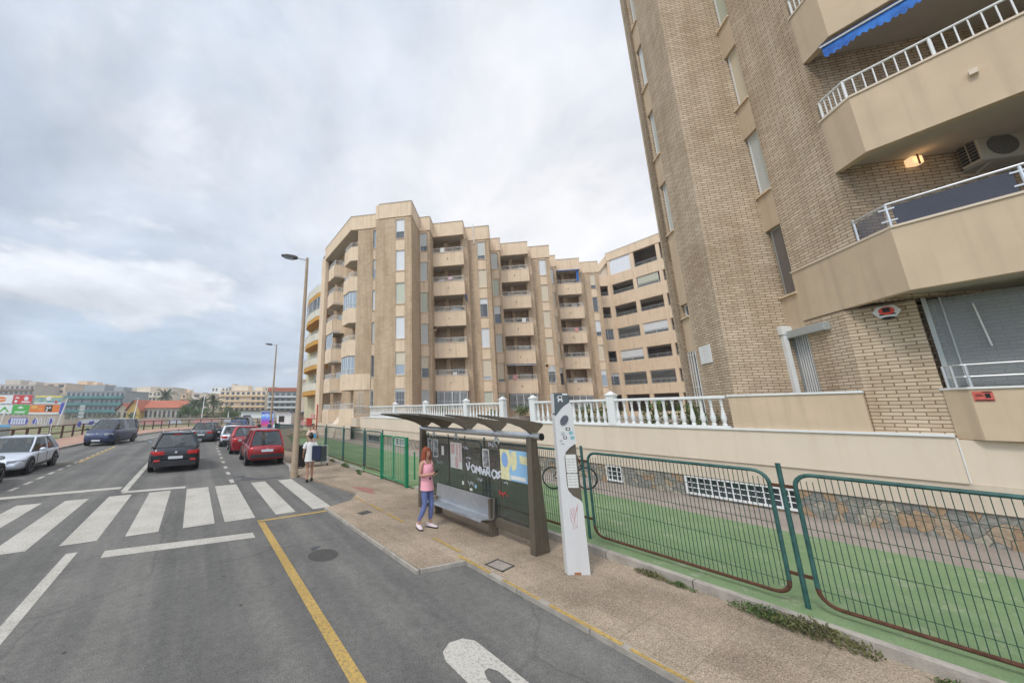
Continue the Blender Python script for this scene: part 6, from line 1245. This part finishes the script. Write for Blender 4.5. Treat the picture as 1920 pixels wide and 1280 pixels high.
def far_building(name, label, u0, u1, D, vtop, col, floors, cols, cat='building', roofcol=None, balc=None, depth=12, base=0., glassm='glass', setback=0, roofm=None):
    x, y = frame(u0, D); Wd = (u1-u0)/648.6*D; H_ = zv(vtop, D)
    t = thing(name, label, cat, (x, y, base), -YAW); cm = mat('facade_'+str(len(bpy.data.materials)), col, .85, .08, .3, streak=.25)
    fh = (H_-base)/floors; MB().box(0, Wd, 0, depth, 0, H_-base).box(-.15, Wd+.15, -.15, depth+.15, H_-base-.02, H_-base+.25).build('wall', cm, t)
    if setback: MB().box(Wd*.2, Wd*.55, 2, 7, H_-base+.25, H_-base+2.6).box(Wd*.68, Wd*.85, 3, 7, H_-base+.25, H_-base+1.9).build('penthouse', cm, t)
    for f_ in range(floors):
        z0 = f_*fh+fh*.32; wd = Wd/max(cols, 1)
        for c in range(cols):
            if random.random() < .08: continue
            wo = MB().box(c*wd+wd*.22, c*wd+wd*.78, -.05, -.01, z0, z0+fh*.48).build('window', M[glassm], t)
        if balc and f_ > 0: MB().box(.2, Wd-.2, -1.1, 0, f_*fh-.12, f_*fh+fh*.30).build('balcony', balc, t)
    return t
teal = mat('teal_balcony_glass', (.06, .20, .19), .3, .3, .5); wbal = mat('cream_balcony', (.66, .58, .46), .8, .1, .5); obal = mat('orange_balcony', (.66, .47, .28), .8, .1, .5)
far_building('distant_block', 'flat roofed beige apartment block at the far left above the billboards', 0-30, 55, 160, 722, (.50, .43, .36), 6, 9, balc=mat('brown_band', (.22, .15, .11), .8), setback=1)
far_building('distant_block', 'tan windowless looking block behind the billboards, second from the left', 57, 114, 172, 719, (.58, .45, .34), 6, 3)
far_building('distant_block', 'orange tinted block rising behind the teal balconied building', 118, 172, 200, 722, (.66, .48, .31), 6, 6, setback=1)
far_building('teal_balcony_block', 'grey apartment block with long teal glass balconies beyond the field', 118, 229, 128, 734, (.30, .31, .31), 4, 12, balc=teal, setback=1)
far_building('distant_block', 'long low cream block between the teal balconies and the big palm', 229, 304, 168, 735, (.64, .54, .43), 5, 10, balc=wbal, setback=1)
far_building('distant_block', 'small orange block behind the big palm', 304, 345, 190, 740, (.64, .46, .29), 5, 5, balc=obal)
far_building('distant_block', 'plain tan block behind the smaller palms', 356, 393, 178, 738, (.60, .47, .36), 5, 2)
far_building('distant_block', 'terraced cream and orange apartment block left of the second lamp post', 409, 497, 150, 733, (.68, .56, .42), 5, 9, balc=obal, setback=1)
b8 = far_building('distant_block', 'grey apartment block with a low red roof behind the tan lamp post', 501, 556, 130, 735, (.24, .25, .24), 5, 5, balc=mat('pale_balcony', (.50, .50, .48), .7))
MB().box(-.3, 11.4, -.3, 12, zv(735, 130)+.2, zv(735, 130)+1.6).build('roof', M['rooftile'], b8)
far_building('distant_block', 'faint pale block on the skyline behind the other blocks', 190, 260, 235, 733, (.55, .48, .40), 6, 8); far_building('distant_block', 'pale block on the skyline between the palms and the terraced block', 340, 420, 240, 741, (.55, .50, .44), 6, 8)
sb_ = far_building('store_building', 'cream store building behind the playground beside the yellow balconied block', 556, 592, 62, 713, (.62, .50, .37), 3, 0, depth=14)
for z0 in (2.1, 4.7): MB().box(2.1, 3.6, -.06, -.01, z0, z0+1.0).build('window', M['glass'], sb_)
MB().box(-.3, 4, -2.5, -.02, 2.35, 2.5).build('canopy', M['navycloth'], sb_)
def gable_house(label, u0, u1, D, vr, ve, wallc, ridge='x', depth=8, nwin=6, roofm='rooftile'):
    x, y = frame(u0, D); Wd = (u1-u0)/648.6*D; zr_, ze = zv(vr, D), zv(ve, D); t = thing('red_roofed_house', label, 'house', (x, y, 0), -YAW); cm = mat('house_'+str(len(bpy.data.materials)), wallc, .85, .25, .6, streak=.3)
    if ridge == 'x':
        MB().side([(0, 0), (Wd, 0), (Wd, ze), (0, ze)], 0, depth).build('wall', cm, t)
        m = MB(); m.add([(-.4, -.5, ze-.1), (Wd+.4, -.5, ze-.1), (Wd+.4, depth/2, zr_), (-.4, depth/2, zr_), (Wd+.4, depth+.5, ze-.1), (-.4, depth+.5, ze-.1)], [(0, 1, 2, 3), (3, 2, 4, 5)]); m.build('roof', M[roofm], t)
        MB().add([(0, 0, ze-.05), (0, depth, ze-.05), (0, depth/2, zr_-.05), (Wd, 0, ze-.05), (Wd, depth, ze-.05), (Wd, depth/2, zr_-.05)], [(0, 2, 1), (3, 4, 5)]).build('gable', cm, t)
    else:
        MB().side([(0, 0), (Wd, 0), (Wd, ze), (Wd/2, zr_), (0, ze)], 0, depth).build('wall', cm, t)
        m = MB(); m.add([(-.5, -.6, ze-.35), (Wd/2, -.6, zr_+.1), (Wd/2, depth, zr_+.1), (-.5, depth, ze-.35), (Wd+.5, -.6, ze-.35), (Wd+.5, depth, ze-.35)], [(0, 1, 2, 3), (1, 4, 5, 2)]); m.build('roof', M[roofm], t)
    for k in range(nwin): c = Wd*(k+.5)/nwin; MB().box(c-Wd/nwin*.22, c+Wd/nwin*.22, -.05, -.01, ze*.25, ze*.75).build('window', M['dark' if k % 2 else 'glass'], t)
    return t
gable_house('small gabled pale house at the left end of the red roofed houses', 219, 240, 108, 756, 768, (.42, .36, .27), 'y', 14, 2)
gable_house('yellow gabled house with dark eaves in the middle of the red roofed houses', 238, 262, 104, 750, 768, (.52, .33, .09), 'y', 14, 1)
gable_house('longest of the red roofed houses, its grey wall facing the field', 262, 338, 106, 750, 764, (.36, .32, .27), 'x', 9, 9)
gable_house('small low house with a tan hipped roof between the palms', 362, 405, 98, 773, 780, (.48, .44, .34), 'x', 7, 3, 'pink')
x, y = frame(452, 88); t = thing('white_kiosk', 'low white flat roofed kiosk beside the second lamp post', 'building', (x, y, 0), -YAW); MB().box(0, 7.5, 0, 5, 0, zv(770, 88)).build('wall', M['white'], t); MB().box(-3.5, 7.8, -.6, 5.4, zv(770, 88), zv(770, 88)+.25).build('roof', M['iron'], t); MB().box(.7, 2.6, -.05, -.01, .2, 1.7).build('door', M['dark'], t); MB().box(-3.3, -3.1, 0, .2, 0, zv(770, 88)).build('roof_post', M['white'], t)
x, y = frame(520, 70); t = thing('white_kiosk', 'small white flat roofed kiosk behind the poster panel', 'building', (x, y, 0), -YAW); MB().box(0, 2.9, 0, 4, 0, zv(771, 70)).build('wall', M['white'], t); MB().box(-.3, 3.2, -.5, 4.3, zv(771, 70), zv(771, 70)+.2).build('roof', M['iron'], t); MB().box(.4, 1.5, -.05, -.01, .5, 1.7).build('window', M['dark'], t)
# trees and palms
def palm(label, u, D, v_top, cr=2.4, seed=0, n=34):
    rn = random.Random(seed); x, y = frame(u, D); H_ = zv(v_top, D)-cr*.55; t = thing('palm_tree', label, 'palm tree', (x, y, 0), 0, 'palms beyond the bend')
    MB().tube([(0, 0, 0), (.1, 0, H_*.5), (0, 0, H_)], [.38, .28, .30], 8).build('trunk', M['trunk'], t, True); m = MB()
    for k in range(n):
        a = rn.uniform(0, 6.283); el = rn.uniform(-.5, 1.25); L_ = cr*rn.uniform(.85, 1.15); p = Vector((0, 0, H_)); d = Vector((math.cos(a)*math.cos(el), math.sin(a)*math.cos(el), math.sin(el)))
        prev = p
        for s_ in range(6):
            d = (d+Vector((0, 0, -.20))).normalized(); q = prev+d*L_/6; sd = d.cross(Vector((0, 0, 1))).normalized(); w_ = .34*(1-abs(s_-2)/5)
            for sgn in (-1, 1):
                m.add([prev, q, q+sd*sgn*w_+Vector((0, 0, -.16)), prev+sd*sgn*w_+d*.1+Vector((0, 0, -.16))], [(0, 1, 2, 3)])
            prev = q
    m.build('crown', M['palm'], t); return t
palm('tallest palm, behind the ridge of the red roofed houses', 307, 118, 731, 3.6, 1, 46); palm('palm right of the red roofed houses, left of the pair', 362, 100, 748, 2.6, 2); palm('middle palm of the group right of the red roofed houses', 378, 102, 744, 2.6, 3); palm('right palm of the group, left of the second lamp post', 399, 99, 741, 3.0, 4, 40)
def tree(label, u, D, v_top, w_, seed, n=700, mt='leaf', name='tree', leaf=.42, low=.9):
    rn = random.Random(seed); x, y = frame(u, D); H_ = zv(v_top, D); t = thing(name, label, 'tree' if name == 'tree' else 'bush', (x, y, 0), 0, 'trees beyond the bend' if name == 'tree' else 'bushes beyond the bend'); m = MB()
    for _ in range(9):
        c = (rn.uniform(-.6, .6)*w_, rn.uniform(-.5, .5)*w_, rn.uniform(low*.6, H_*.82)); rr = rn.uniform(.35, .6)*w_; leaves(m, c, (rr, rr, min(rr*.8, H_-c[2])), n//9, leaf, rn)
    m.build('crown' if name == 'tree' else 'foliage', M[mt], t); tk = MB(); tk.tube([(0, 0, 0), (.1, 0, H_*.5)], [.16, .08], 6)
    for _ in range(4): tk.tube([(.05, 0, H_*.35), (rn.uniform(-.5, .5)*w_, rn.uniform(-.4, .4)*w_, H_*.7)], [.06, .02], 5)
    tk.build('trunk', M['trunk'], t); return t
for a_ in (('dark tree touching the right end of the red roof', 343, 100, 755, 1.8, 11), ('dark tree between the red roof and the palms', 353, 97, 760, 1.8, 12), ('rounded tree under the left palm of the group', 370, 95, 764, 2.2, 13), ('rounded tree between two palms', 388, 94, 762, 2.2, 14), ('bushy green tree right of the palm group', 416, 96, 754, 3.0, 15), ('dark tree at the right end of the palm group', 431, 97, 764, 2.4, 16), ('dark hedge tree beside the white kiosk', 445, 100, 764, 2.2, 17)): tree(*a_)
for a_ in (('yellow green bush beside the white kiosk', 443, 70, 777, 1.0, 21, 420, 'leafdry', 'bush', .22, .2), ('low scrub left of the red roofed houses', 205, 96, 776, 3.6, 22, 500, 'leafdry', 'bush', .3, .2), ('low scrub below the teal balconies', 165, 92, 776, 4.5, 23, 600, 'leafdry', 'bush', .3, .2), ('low scrub in front of the teal block, nearest the billboards', 130, 90, 777, 3.0, 24, 400, 'leafdry', 'bush', .3, .2), ('small green bush before the yellow house', 247, 92, 775, 1.6, 25, 300, 'leaf', 'bush', .28, .2), ('small bush against the long grey house', 300, 94, 780, 2.2, 26, 260, 'leafdry', 'bush', .28, .2)): tree(*a_)
# graffitied wall at the far side of the field
gw = thing('field_wall', 'long low concrete wall with graffiti at the far side of the grassy field', 'wall'); P0, P1 = at(-60, 62), at(122, 62); P2 = at(440, 80); P3 = at(560, 84); wm_ = MB(); cw = mat('field_wall_render', (.42, .34, .27), .9, .2, .6, streak=.4)
for a, b_, h in ((P0, P1, 1.95), (P1, P2, 1.25), (P2, P3, 1.1)):
    F = Fac(a[:2], b_[:2]); MB(F.M).box(0, F.L, 0, .3, -.1, h).build('wall_face', cw, gw)
    if h > 1.9: FW = F
def gtext(s_, F, u, z, hgt, mt, fill):
    cu = bpy.data.curves.new('txt', 'FONT'); cu.body = s_; cu.size = hgt; cu.extrude = .004; cu.offset = fill
    o = bpy.data.objects.new('txt', cu); COL.objects.link(o); bpy.context.view_layer.update(); me = bpy.data.meshes.new_from_object(o.evaluated_get(bpy.context.evaluated_depsgraph_get())); bpy.data.objects.remove(o)
    for v in me.vertices: p = F @ Vector((u+v.co.x, -.012+v.co.z, z+v.co.y)); v.co = p
    me.materials.clear(); me.materials.append(mt); return me
def text(s_, F, u, z, hgt, mt, par, name='lettering', fill=0.):
    o = bpy.data.objects.new(name, gtext(s_, F, u, z, hgt, mt, fill)); COL.objects.link(o); o.parent = par; return o
M['bluespray'] = mat('blue_spray', (.07, .08, .36), .7, .3, 8); M['palespray'] = mat('pale_spray', (.55, .56, .60), .7, .3, 12)
u_of = lambda px_: (px_+60)/182*FW.L
a, b_ = u_of(19), u_of(57); MB(FW.M).side([(a, .9), (a+.4, .25), (b_-.4, .25), (b_, .9), (b_-.4, 1.55), (a+.4, 1.55)], -.008, -.001).build('graffiti', M['bluespray'], gw)
q = MB(FW.M)
for k in range(6): c = a+.45+k*(b_-a-.9)/6; q.side([(c, .4), (c+.42, .36), (c+.36, .8), (c+.46, 1.4), (c+.05, 1.45), (c+.10, .9)], -.016, -.009)
q.build('graffiti', M['palespray'], gw)
a, b_ = u_of(64), u_of(102); MB(FW.M).side([(a, .8), (a+.3, .35), (a+.8, .3), (a+.9, 1.4), (a+.3, 1.3)], -.008, -.001).side([(b_-.5, .2), (b_, .7), (b_-.1, 1.5), (b_-.7, 1.3)], -.008, -.001).build('graffiti', M['bluespray'], gw)
q = MB(FW.M)
for k, (x0, x1, z0, z1) in enumerate(((.5, .8, .2, 1.6), (.8, 1.15, 1.5, .3), (1.15, 1.4, .3, 1.6), (1.6, 1.75, 1.5, .3), (1.75, 2.1, .3, .35), (2.2, 2.3, 1.5, .3), (2.3, 2.7, .3, .3), (2.6, 2.75, .3, 1.5), (3.0, 3.1, .2, 1.5), (2.85, 3.5, 1.5, 1.5), (3.5, 3.6, .5, 1.4), (3.6, 4.0, 1.4, 1.2), (4.0, 3.9, 1.2, .4))): 
    d = Vector((x1-x0, z1-z0)).normalized(); nn_ = (-d.y*.07, d.x*.07); q.side([(a+x0-nn_[0], z0-nn_[1]), (a+x0+nn_[0], z0+nn_[1]), (a+x1+nn_[0], z1+nn_[1]), (a+x1-nn_[0], z1-nn_[1])], -.018-.001*k, -.010)
q.build('graffiti', M['palespray'], gw)
F5 = Fac(P1[:2], P2[:2]); MB(F5.M).side([(1.8, 0.1), (5.2, 0.1), (5.8, 1.15), (3.0, 1.2), (2.0, .8)], -.008, -.001).build('graffiti', M['palespray'], gw); MB(F5.M).side([(3.3, .2), (4.0, .2), (4.2, .9), (3.5, .8)], -.016, -.009).build('graffiti', M['bluespray'], gw)
for k, (a, b_, c) in enumerate(((11, 15, 'pinkp'), (15.5, 18, 'palespray'), (20, 25, 'pinkp'), (26, 29, 'palespray'))): MB(F5.M).side([(a, .15), (b_, .15), (b_-.4, 1.05), (a+.3, 1.0)], -.008, -.001).build('graffiti', M[c], gw)
# billboards
M['bw'] = mat('board_white', (.68, .68, .68), .6, .03); M['br'] = mat('board_red', (.52, .035, .035), .6, .05); M['bg'] = mat('board_green', (.06, .36, .05), .6, .05); M['bo'] = mat('board_orange', (.68, .18, .03), .6, .2, 1.2); M['bs'] = mat('board_sky', (.08, .26, .55), .6, .35, .8, col2=(.5, .6, .3)); M['by'] = mat('board_yellow', (.66, .52, .12), .6, .3, 1.5)
x, y = frame(-14, 70); bb_ = thing('billboard', 'bank of six advertising billboards in two rows on steel posts above the field wall', 'billboard', (x, y, 0), -YAW); pxm = 70/648.6
def board(u0, u1, v0, v1, mt): 
    a, b_ = (u0+14)*pxm, (u1+14)*pxm; z1, z0 = zv(v0, 70), zv(v1, 70); o = MB().box(a, b_, 0, .15, z0, z1).build('board', M[mt], bb_); MB().box(a-.06, b_+.06, .02, .2, z0-.06, z1+.06).build('board_frame', M['greymetal'], o); return o, a, b_, z0, z1
I4 = Matrix()
o, a, b_, z0, z1 = board(-12, 18, 741, 756.5, 'bw'); MB().side([(a+.9+1.1*math.cos(k*.5), (z0+z1)/2+.55*math.sin(k*.5)) for k in range(13)], -.012, -.002).build('logo', M['bo'], o); MB().box(a+.3, b_-.5, -.02, -.013, (z0+z1)/2-.05, (z0+z1)/2+.06).build('print', M['bw'], o)
o, a, b_, z0, z1 = board(19, 55, 741, 757, 'br'); MB().side([(b_-1.6, z0+.7), (b_-.8, z0+.7), (b_-.8, z0+1.1), (b_-.55, z0+1.1), (b_-1.2, z1-.2), (b_-1.85, z1-.6), (b_-1.6, z1-.6)], -.012, -.002).build('logo', M['bw'], o); MB().box(b_-2.1, b_-.35, -.012, -.002, z0+.25, z0+.5).build('print', M['bw'], o); MB().side([(a+.35, z1-.65), (a+1.3, z1-.65), (a+1.2, z1-.45), (a+.6, z1-.3)], -.012, -.002).build('print', M['bw'], o); MB().box(a+.4, a+.95, -.012, -.002, z0+.25, z0+.75).build('logo', M['bw'], o)
o, a, b_, z0, z1 = board(61, 112, 742, 757, 'bs'); MB().side([(a, z1-.35), (b_, z1-.35), (b_, z1), (a, z1)], -.01, -.002).build('print', M['by'], o); MB().side([((a+b_)/2+.55*math.cos(k*.5), z1-.55+.42*math.sin(k*.5)) for k in range(13)], -.02, -.011).build('logo', M['bw'], o); MB().box(a, b_, -.01, -.002, z0, z0+.22).build('print', M['bw'], o); MB().box(b_-1.4, b_-.9, -.02, -.011, z0+.1, z0+.6).build('print', M['br'], o)
o, a, b_, z0, z1 = board(-12, 21, 759, 775, 'bw'); MB().side([(b_-2.6, z0+.3), (b_-1.5, z1-.3), (b_-.4, z0+.3), (b_-.8, z0+.3), (b_-1.5, z1-.85), (b_-2.2, z0+.3)], -.012, -.002).build('logo', M['bg'], o)
o, a, b_, z0, z1 = board(22, 53, 759, 776, 'bg'); MB().side([(a+.9, z1-.6), (a+1.6, z1-.25), (a+2.3, z1-.6), (a+1.6, z1-.75)], -.012, -.002).build('logo', M['bw'], o); MB().box(a+.5, b_-.4, -.012, -.002, z0+.55, z0+.62).box(a+.6, b_-.7, -.012, -.002, z0+.25, z0+.45).build('print', M['bw'], o)
o, a, b_, z0, z1 = board(54, 110, 759, 776, 'bo'); MB().box(a, b_, -.01, -.002, z0, z0+.35).build('print', M['bw'], o); MB().box(a+3.1, a+4.6, -.01, -.002, z0+.5, z1-.1).build('print', M['black'], o); text('29', I4, a+3.25, z0+.62, 1.15, M['bw'], o, fill=.03); MB().box(a+.35, a+1.5, -.012, -.002, z1-.5, z1-.25).box(a+.35, a+2.6, -.012, -.002, z1-.8, z1-.7).build('print', M['by'], o)
o, a, b_, z0, z1 = board(111, 119, 755, 776, 'bluespray')
for px_ in (0, 20, 58, 108): MB().tube([((px_+14)*pxm, .3, 0), ((px_+14)*pxm, .3, zv(741, 70))], .09, 6).build('post', M['greymetal'], bb_)
# poles, signs, panel, bin
def pole(label, u, D, vtop, head=True, lean=0, name='street_light'):
    x, y = frame(u, D); h = zv(vtop, D); t = thing(name, label, 'street lamp', (x, y, 0), -YAW, 'white street lights far off'); MB().tube([(0, 0, 0), (lean, 0, h)], [.12, .07], 8).build('pole', M['white'], t, True)
    if head: MB().box(-.5+lean, .5+lean, -.15, .15, h, h+.14).build('lamp_head', M['greymetal'], t)
pole('white street light right of the billboards', 112, 58, 746, False, .9); pole('white street light in front of the left billboards', 5, 58, 768, False, .5); pole('white street light in front of the red roofed houses', 251, 75, 747, True, .5); pole('thin white street light between the palms and the hipped house', 379, 80, 737, True, .2); pole('double headed light on the skyline above the palms', 358, 150, 729, True, 0)
x, y = frame(153, 60); t = thing('direction_sign', 'grey direction sign panels on a pole with a blue foot beyond the van', 'road sign', (x, y, 0), -YAW)
for z0 in (1.5, 2.1, 2.7, 3.2): MB().box(-.45, .45, -.03, .03, z0, z0+.45).build('sign_panel', M['greymetal'], t)
MB().tube([(0, .08, 0), (0, .08, 3.7)], .05, 6).build('pole', M['greymetal'], t); MB().box(-.2, .2, -.1, .1, 0, .9).build('foot', M['bluespray'], t)
x, y = frame(101.5, 30); t = thing('road_sign', 'small round sign on a thin pale post behind the silver hatchback', 'road sign', (x, y, .1), -YAW); MB().tube([(0, 0, 0), (0, 0, 1.75)], .03, 6).build('pole', M['white'], t); MB().lathe([(.22, -.01), (.22, .01)], 16, T(-.08, -.05, 1.62) @ Matrix.Rotation(R(90), 4, 'X') @ Matrix.Scale(.45, 4, (1, 0, 0))).build('sign_panel', M['bluespray'], t)
x, y = frame(503, 44); t = thing('poster_panel', 'street poster panel with a blue, violet and orange poster beyond the parked cars', 'poster panel', (x, y, .1), -YAW); MB().box(-.85, .85, -.1, .1, .5, 2.5).build('frame', M['greymetal'], t, bevel=.02); MB().box(-.3, .3, -.06, .06, 0, .5).build('foot', M['greymetal'], t)
pm_ = bpy.data.materials.new('festival_poster'); pm_.use_nodes = True; tn = pm_.node_tree; sp2 = tn.nodes.new('ShaderNodeSeparateXYZ'); uvn = tn.nodes.new('ShaderNodeUVMap'); uvn.uv_map = 'UVMap'; no = tn.nodes.new('ShaderNodeTexNoise'); no.inputs['Scale'].default_value = 4; tn.links.new(uvn.outputs[0], sp2.inputs[0]); tn.links.new(uvn.outputs[0], no.inputs['Vector'])
ad = tn.nodes.new('ShaderNodeMath'); ad.operation = 'MULTIPLY_ADD'; tn.links.new(no.outputs[0], ad.inputs[0]); ad.inputs[1].default_value = 1.1; tn.links.new(sp2.outputs[1], ad.inputs[2]); mr = tn.nodes.new('ShaderNodeMapRange'); mr.inputs[1].default_value = 1.0; mr.inputs[2].default_value = 3.1; tn.links.new(ad.outputs[0], mr.inputs[0])
rp = tn.nodes.new('ShaderNodeValToRGB'); e = rp.color_ramp.elements; e[0].color = (.75, .22, .05, 1); e[1].color = (.03, .03, .22, 1)
for pp_, cc in ((.22, (.72, .06, .30, 1)), (.42, (.30, .10, .60, 1)), (.62, (.10, .35, .85, 1)), (.75, (.65, .75, .95, 1)), (.85, (.05, .08, .5, 1))): x_ = e.new(pp_); x_.color = cc
tn.links.new(mr.outputs[0], rp.inputs[0]); tn.links.new(rp.outputs[0], tn.nodes['Principled BSDF'].inputs['Base Color']); MB().box(-.76, .76, -.108, -.101, .6, 2.4).build('poster', pm_, t)
x, y = frame(4, 33); t = thing('recycling_bin', 'pale blue recycling bin beside the railing at the left edge', 'bin', (x, y, .1), -YAW); MB().box(-.7, .62, -.5, .5, .1, 1.0).build('body', M['greymetal'], t, bevel=.04); MB().loft([[(-.72, -.52, .98), (.64, -.52, .98), (.64, .52, .98), (-.72, .52, .98)], [(-.6, -.4, 1.22), (.5, -.4, 1.22), (.5, .4, 1.22), (-.6, .4, 1.22)]]).build('lid', mat('sky_blue_plastic', (.18, .42, .62), .5, .1), t)
# playground behind the fence
x, y = frame(585, 36); t = thing('playground_frame', 'red and blue playground frame behind the green fence', 'play equipment', (x, y, .08), -YAW)
for x_ in (-1.5, -.1, .55): MB().tube([(x_, 0, 0), (x_, 0, 3.2 if x_ == .55 else 1.9)], .07 if x_ == .55 else .04, 8).build('post', mat('play_red', (.42, .03, .02), .5, .1) if 'play_red' not in bpy.data.materials else bpy.data.materials['play_red'], t)
MB().box(-1.6, .6, -.04, .04, 1.7, 1.78).box(-.5, .05, -.1, .1, .9, 1.8).build('panel', bpy.data.materials['play_red'], t); MB().box(-1.0, -.6, -.12, .12, 1.1, 1.5).box(-.1, .3, -.12, .12, 1.75, 2.2).build('panel', M['pinkp'], t)
# yellow and white block beyond the brick one
yb = thing('yellow_balcony_block', 'cream block with white balconies and orange undersides left of the stepped block', 'building', (0, 0, 0)); ym = mat('yellow_render', (.58, .52, .34), .85, .08, .6, streak=.2); om = mat('ochre_render', (.56, .29, .06), .8, .1, .6)
MB().box(13.2, 24, 39.9, 49, 0, 16.4).build('wall', ym, yb); prf = [(12.2, 39.7), (11.85, 40.8), (11.75, 44.2), (12.15, 46.6), (13.0, 47.8)]
for k in range(5):
    zb0 = 5.05+3.08*k; inn = [(p[0]+.14, p[1]) for p in prf]; q = MB()
    for a, b_, c, d in zip(prf, prf[1:], inn, inn[1:]): q.prism([a, b_, d, c], zb0, zb0+.85)
    q.prism([(12.2, 39.7), (13.2, 39.4), (13.2, 39.55), (12.3, 39.82)], zb0, zb0+.85); bo = q.build('balcony', mat('balcony_white', (.66, .61, .50), .8, .06, 1, streak=.3) if k == 0 else bpy.data.materials['balcony_white'], yb)
    MB().prism([(13.2, 39.4)]+[(p[0]+.02, p[1]) for p in prf]+[(13.3, 47.8)], zb0-.52, zb0).build('underside', om, bo)
    railing(bo, [(prf[i], prf[i+1]) for i in range(4)], zb0+.85, zb0+1.1, 'white', .3)
    if k == 3:
        for i in (0, 1, 2): Fq = Fac(prf[i+1], prf[i]); window(yb, Fq, 0, Fq.L, zb0+.85, zb0+2.45, 'w', .0, dep=.02, mull=1, sill=False)
    Fq = Fac((13.2, 45), (13.2, 40.6)); window(yb, Fq, .5, 3.4, zb0+.1, zb0+2.2, 'w', .3, dep=-.02, mull=2, sill=False)
MB().prism([(13.2, 39.9)]+[(p[0]+.02, p[1]) for p in prf], 19.85-.75-.9, 19.85-.9-.45).build('roof_slab', om, yb) if False else None
MB().side([(13.4, 17.9), (15.6, 20.8), (18, 17.9)], 41, 44).build('roof', M['rooftile'], yb)
MB().tube([(2.5, 0, 0), (2.5, 0, .01)], .01, 3) if False else None
# more of the low town on the skyline
rs_ = random.Random(5)
sk = [(-20, 14), (10, 40), (48, 72), (80, 112), (140, 165), (165, 200), (205, 236), (262, 288), (286, 318), (318, 350), (392, 424), (424, 440), (486, 512), (530, 560), (-40, -12), (560, 600)]
tone = ['cream', 'pinkish', 'sandy', 'pale orange', 'off white', 'tan']; tc2 = [(.68, .60, .47), (.66, .50, .42), (.60, .50, .38), (.68, .50, .33), (.68, .66, .60), (.56, .46, .35)]
nb2 = ['at the far left edge', 'behind the left billboards', 'behind the tan windowless block', 'above the blue billboard', 'left of the teal balconied block roof', 'above the teal balconies', 'right of the teal balconied block', 'behind the yellow house', 'left of the tallest palm', 'right of the tallest palm', 'above the smaller palms', 'left end of the terraced block', 'right end of the terraced block', 'beside the tan lamp post', 'beyond the left picture edge', 'behind the yellow balconied block']
for k, (a, b_) in enumerate(sk):
    D = 205+rs_.uniform(0, 60); far_building('skyline_block', '%s block on the skyline %s' % (tone[k % 6], nb2[k]), a, b_, D, 729+rs_.uniform(-5, 8), tc2[k % 6], 5+k % 2, max(3, int((b_-a)/6)), setback=k % 2)
# things people keep on the balconies
def clutter(F, x0, zt, kind, k):
    if kind == 'plant': rn = random.Random(k); leaves(MB(F.M), (x0, .22, zt+.15), (.25, .12, .2), 90, .11, rn).build('balcony_plant', M['leaf'], blk)
    elif kind == 'cloth': MB(F.M).box(x0-.22, x0+.22, -.075, -.055, zt-.05, zt+.5).build('towel', [M['paper'], M['mapblue'], M['pinkp'], M['bluecloth']][k % 4], blk)
    elif kind == 'ac': o_ = MB(F.M).box(x0-.35, x0+.35, 1.35, 1.65, zt+.35, zt+.85).build('air_conditioner', M['white'], blk, bevel=.02)
    elif kind == 'chair': MB(F.M).box(x0-.2, x0+.2, .5, .54, zt-.2, zt+.35).box(x0-.2, x0+.2, .54, .9, zt-.22, zt-.18).build('balcony_chair', M['white'], blk)
for (seg, j, x0, kd) in ((4, 1, 2.7, 'plant'), (4, 2, 2.9, 'plant'), (4, 4, 1.0, 'cloth'), (4, 0, 1.9, 'chair'), (10, 0, .8, 'cloth'), (10, 2, 2.2, 'cloth'), (10, 3, 1.2, 'ac'), (10, 4, 2.4, 'chair'), (16, 1, .9, 'plant'), (16, 2, 2.0, 'cloth'), (16, 3, 2.5, 'ac'), (16, 0, 1.4, 'chair'), (4, 3, .8, 'ac')):
    clutter(Fac(pts[seg], pts[seg+1]), x0, ZT[j]+.05, kd, seg+j)

# the slight sea haze over the low town
hz = MB().box(-330, 330, -140, 360, -1.2, 45).build('haze', bpy.data.materials.new('haze_air')); tag(hz, 'thin pale sea haze over the whole street', None, None, 'stuff')
hm_ = hz.data.materials[0]; hm_.use_nodes = True; hn = hm_.node_tree; hn.nodes.clear(); ho = hn.nodes.new('ShaderNodeOutputMaterial'); hv = hn.nodes.new('ShaderNodeVolumePrincipled'); hv.inputs['Color'].default_value = (.90, .93, .97, 1); hv.inputs['Density'].default_value = .0009; hn.links.new(hv.outputs[0], ho.inputs['Volume'])
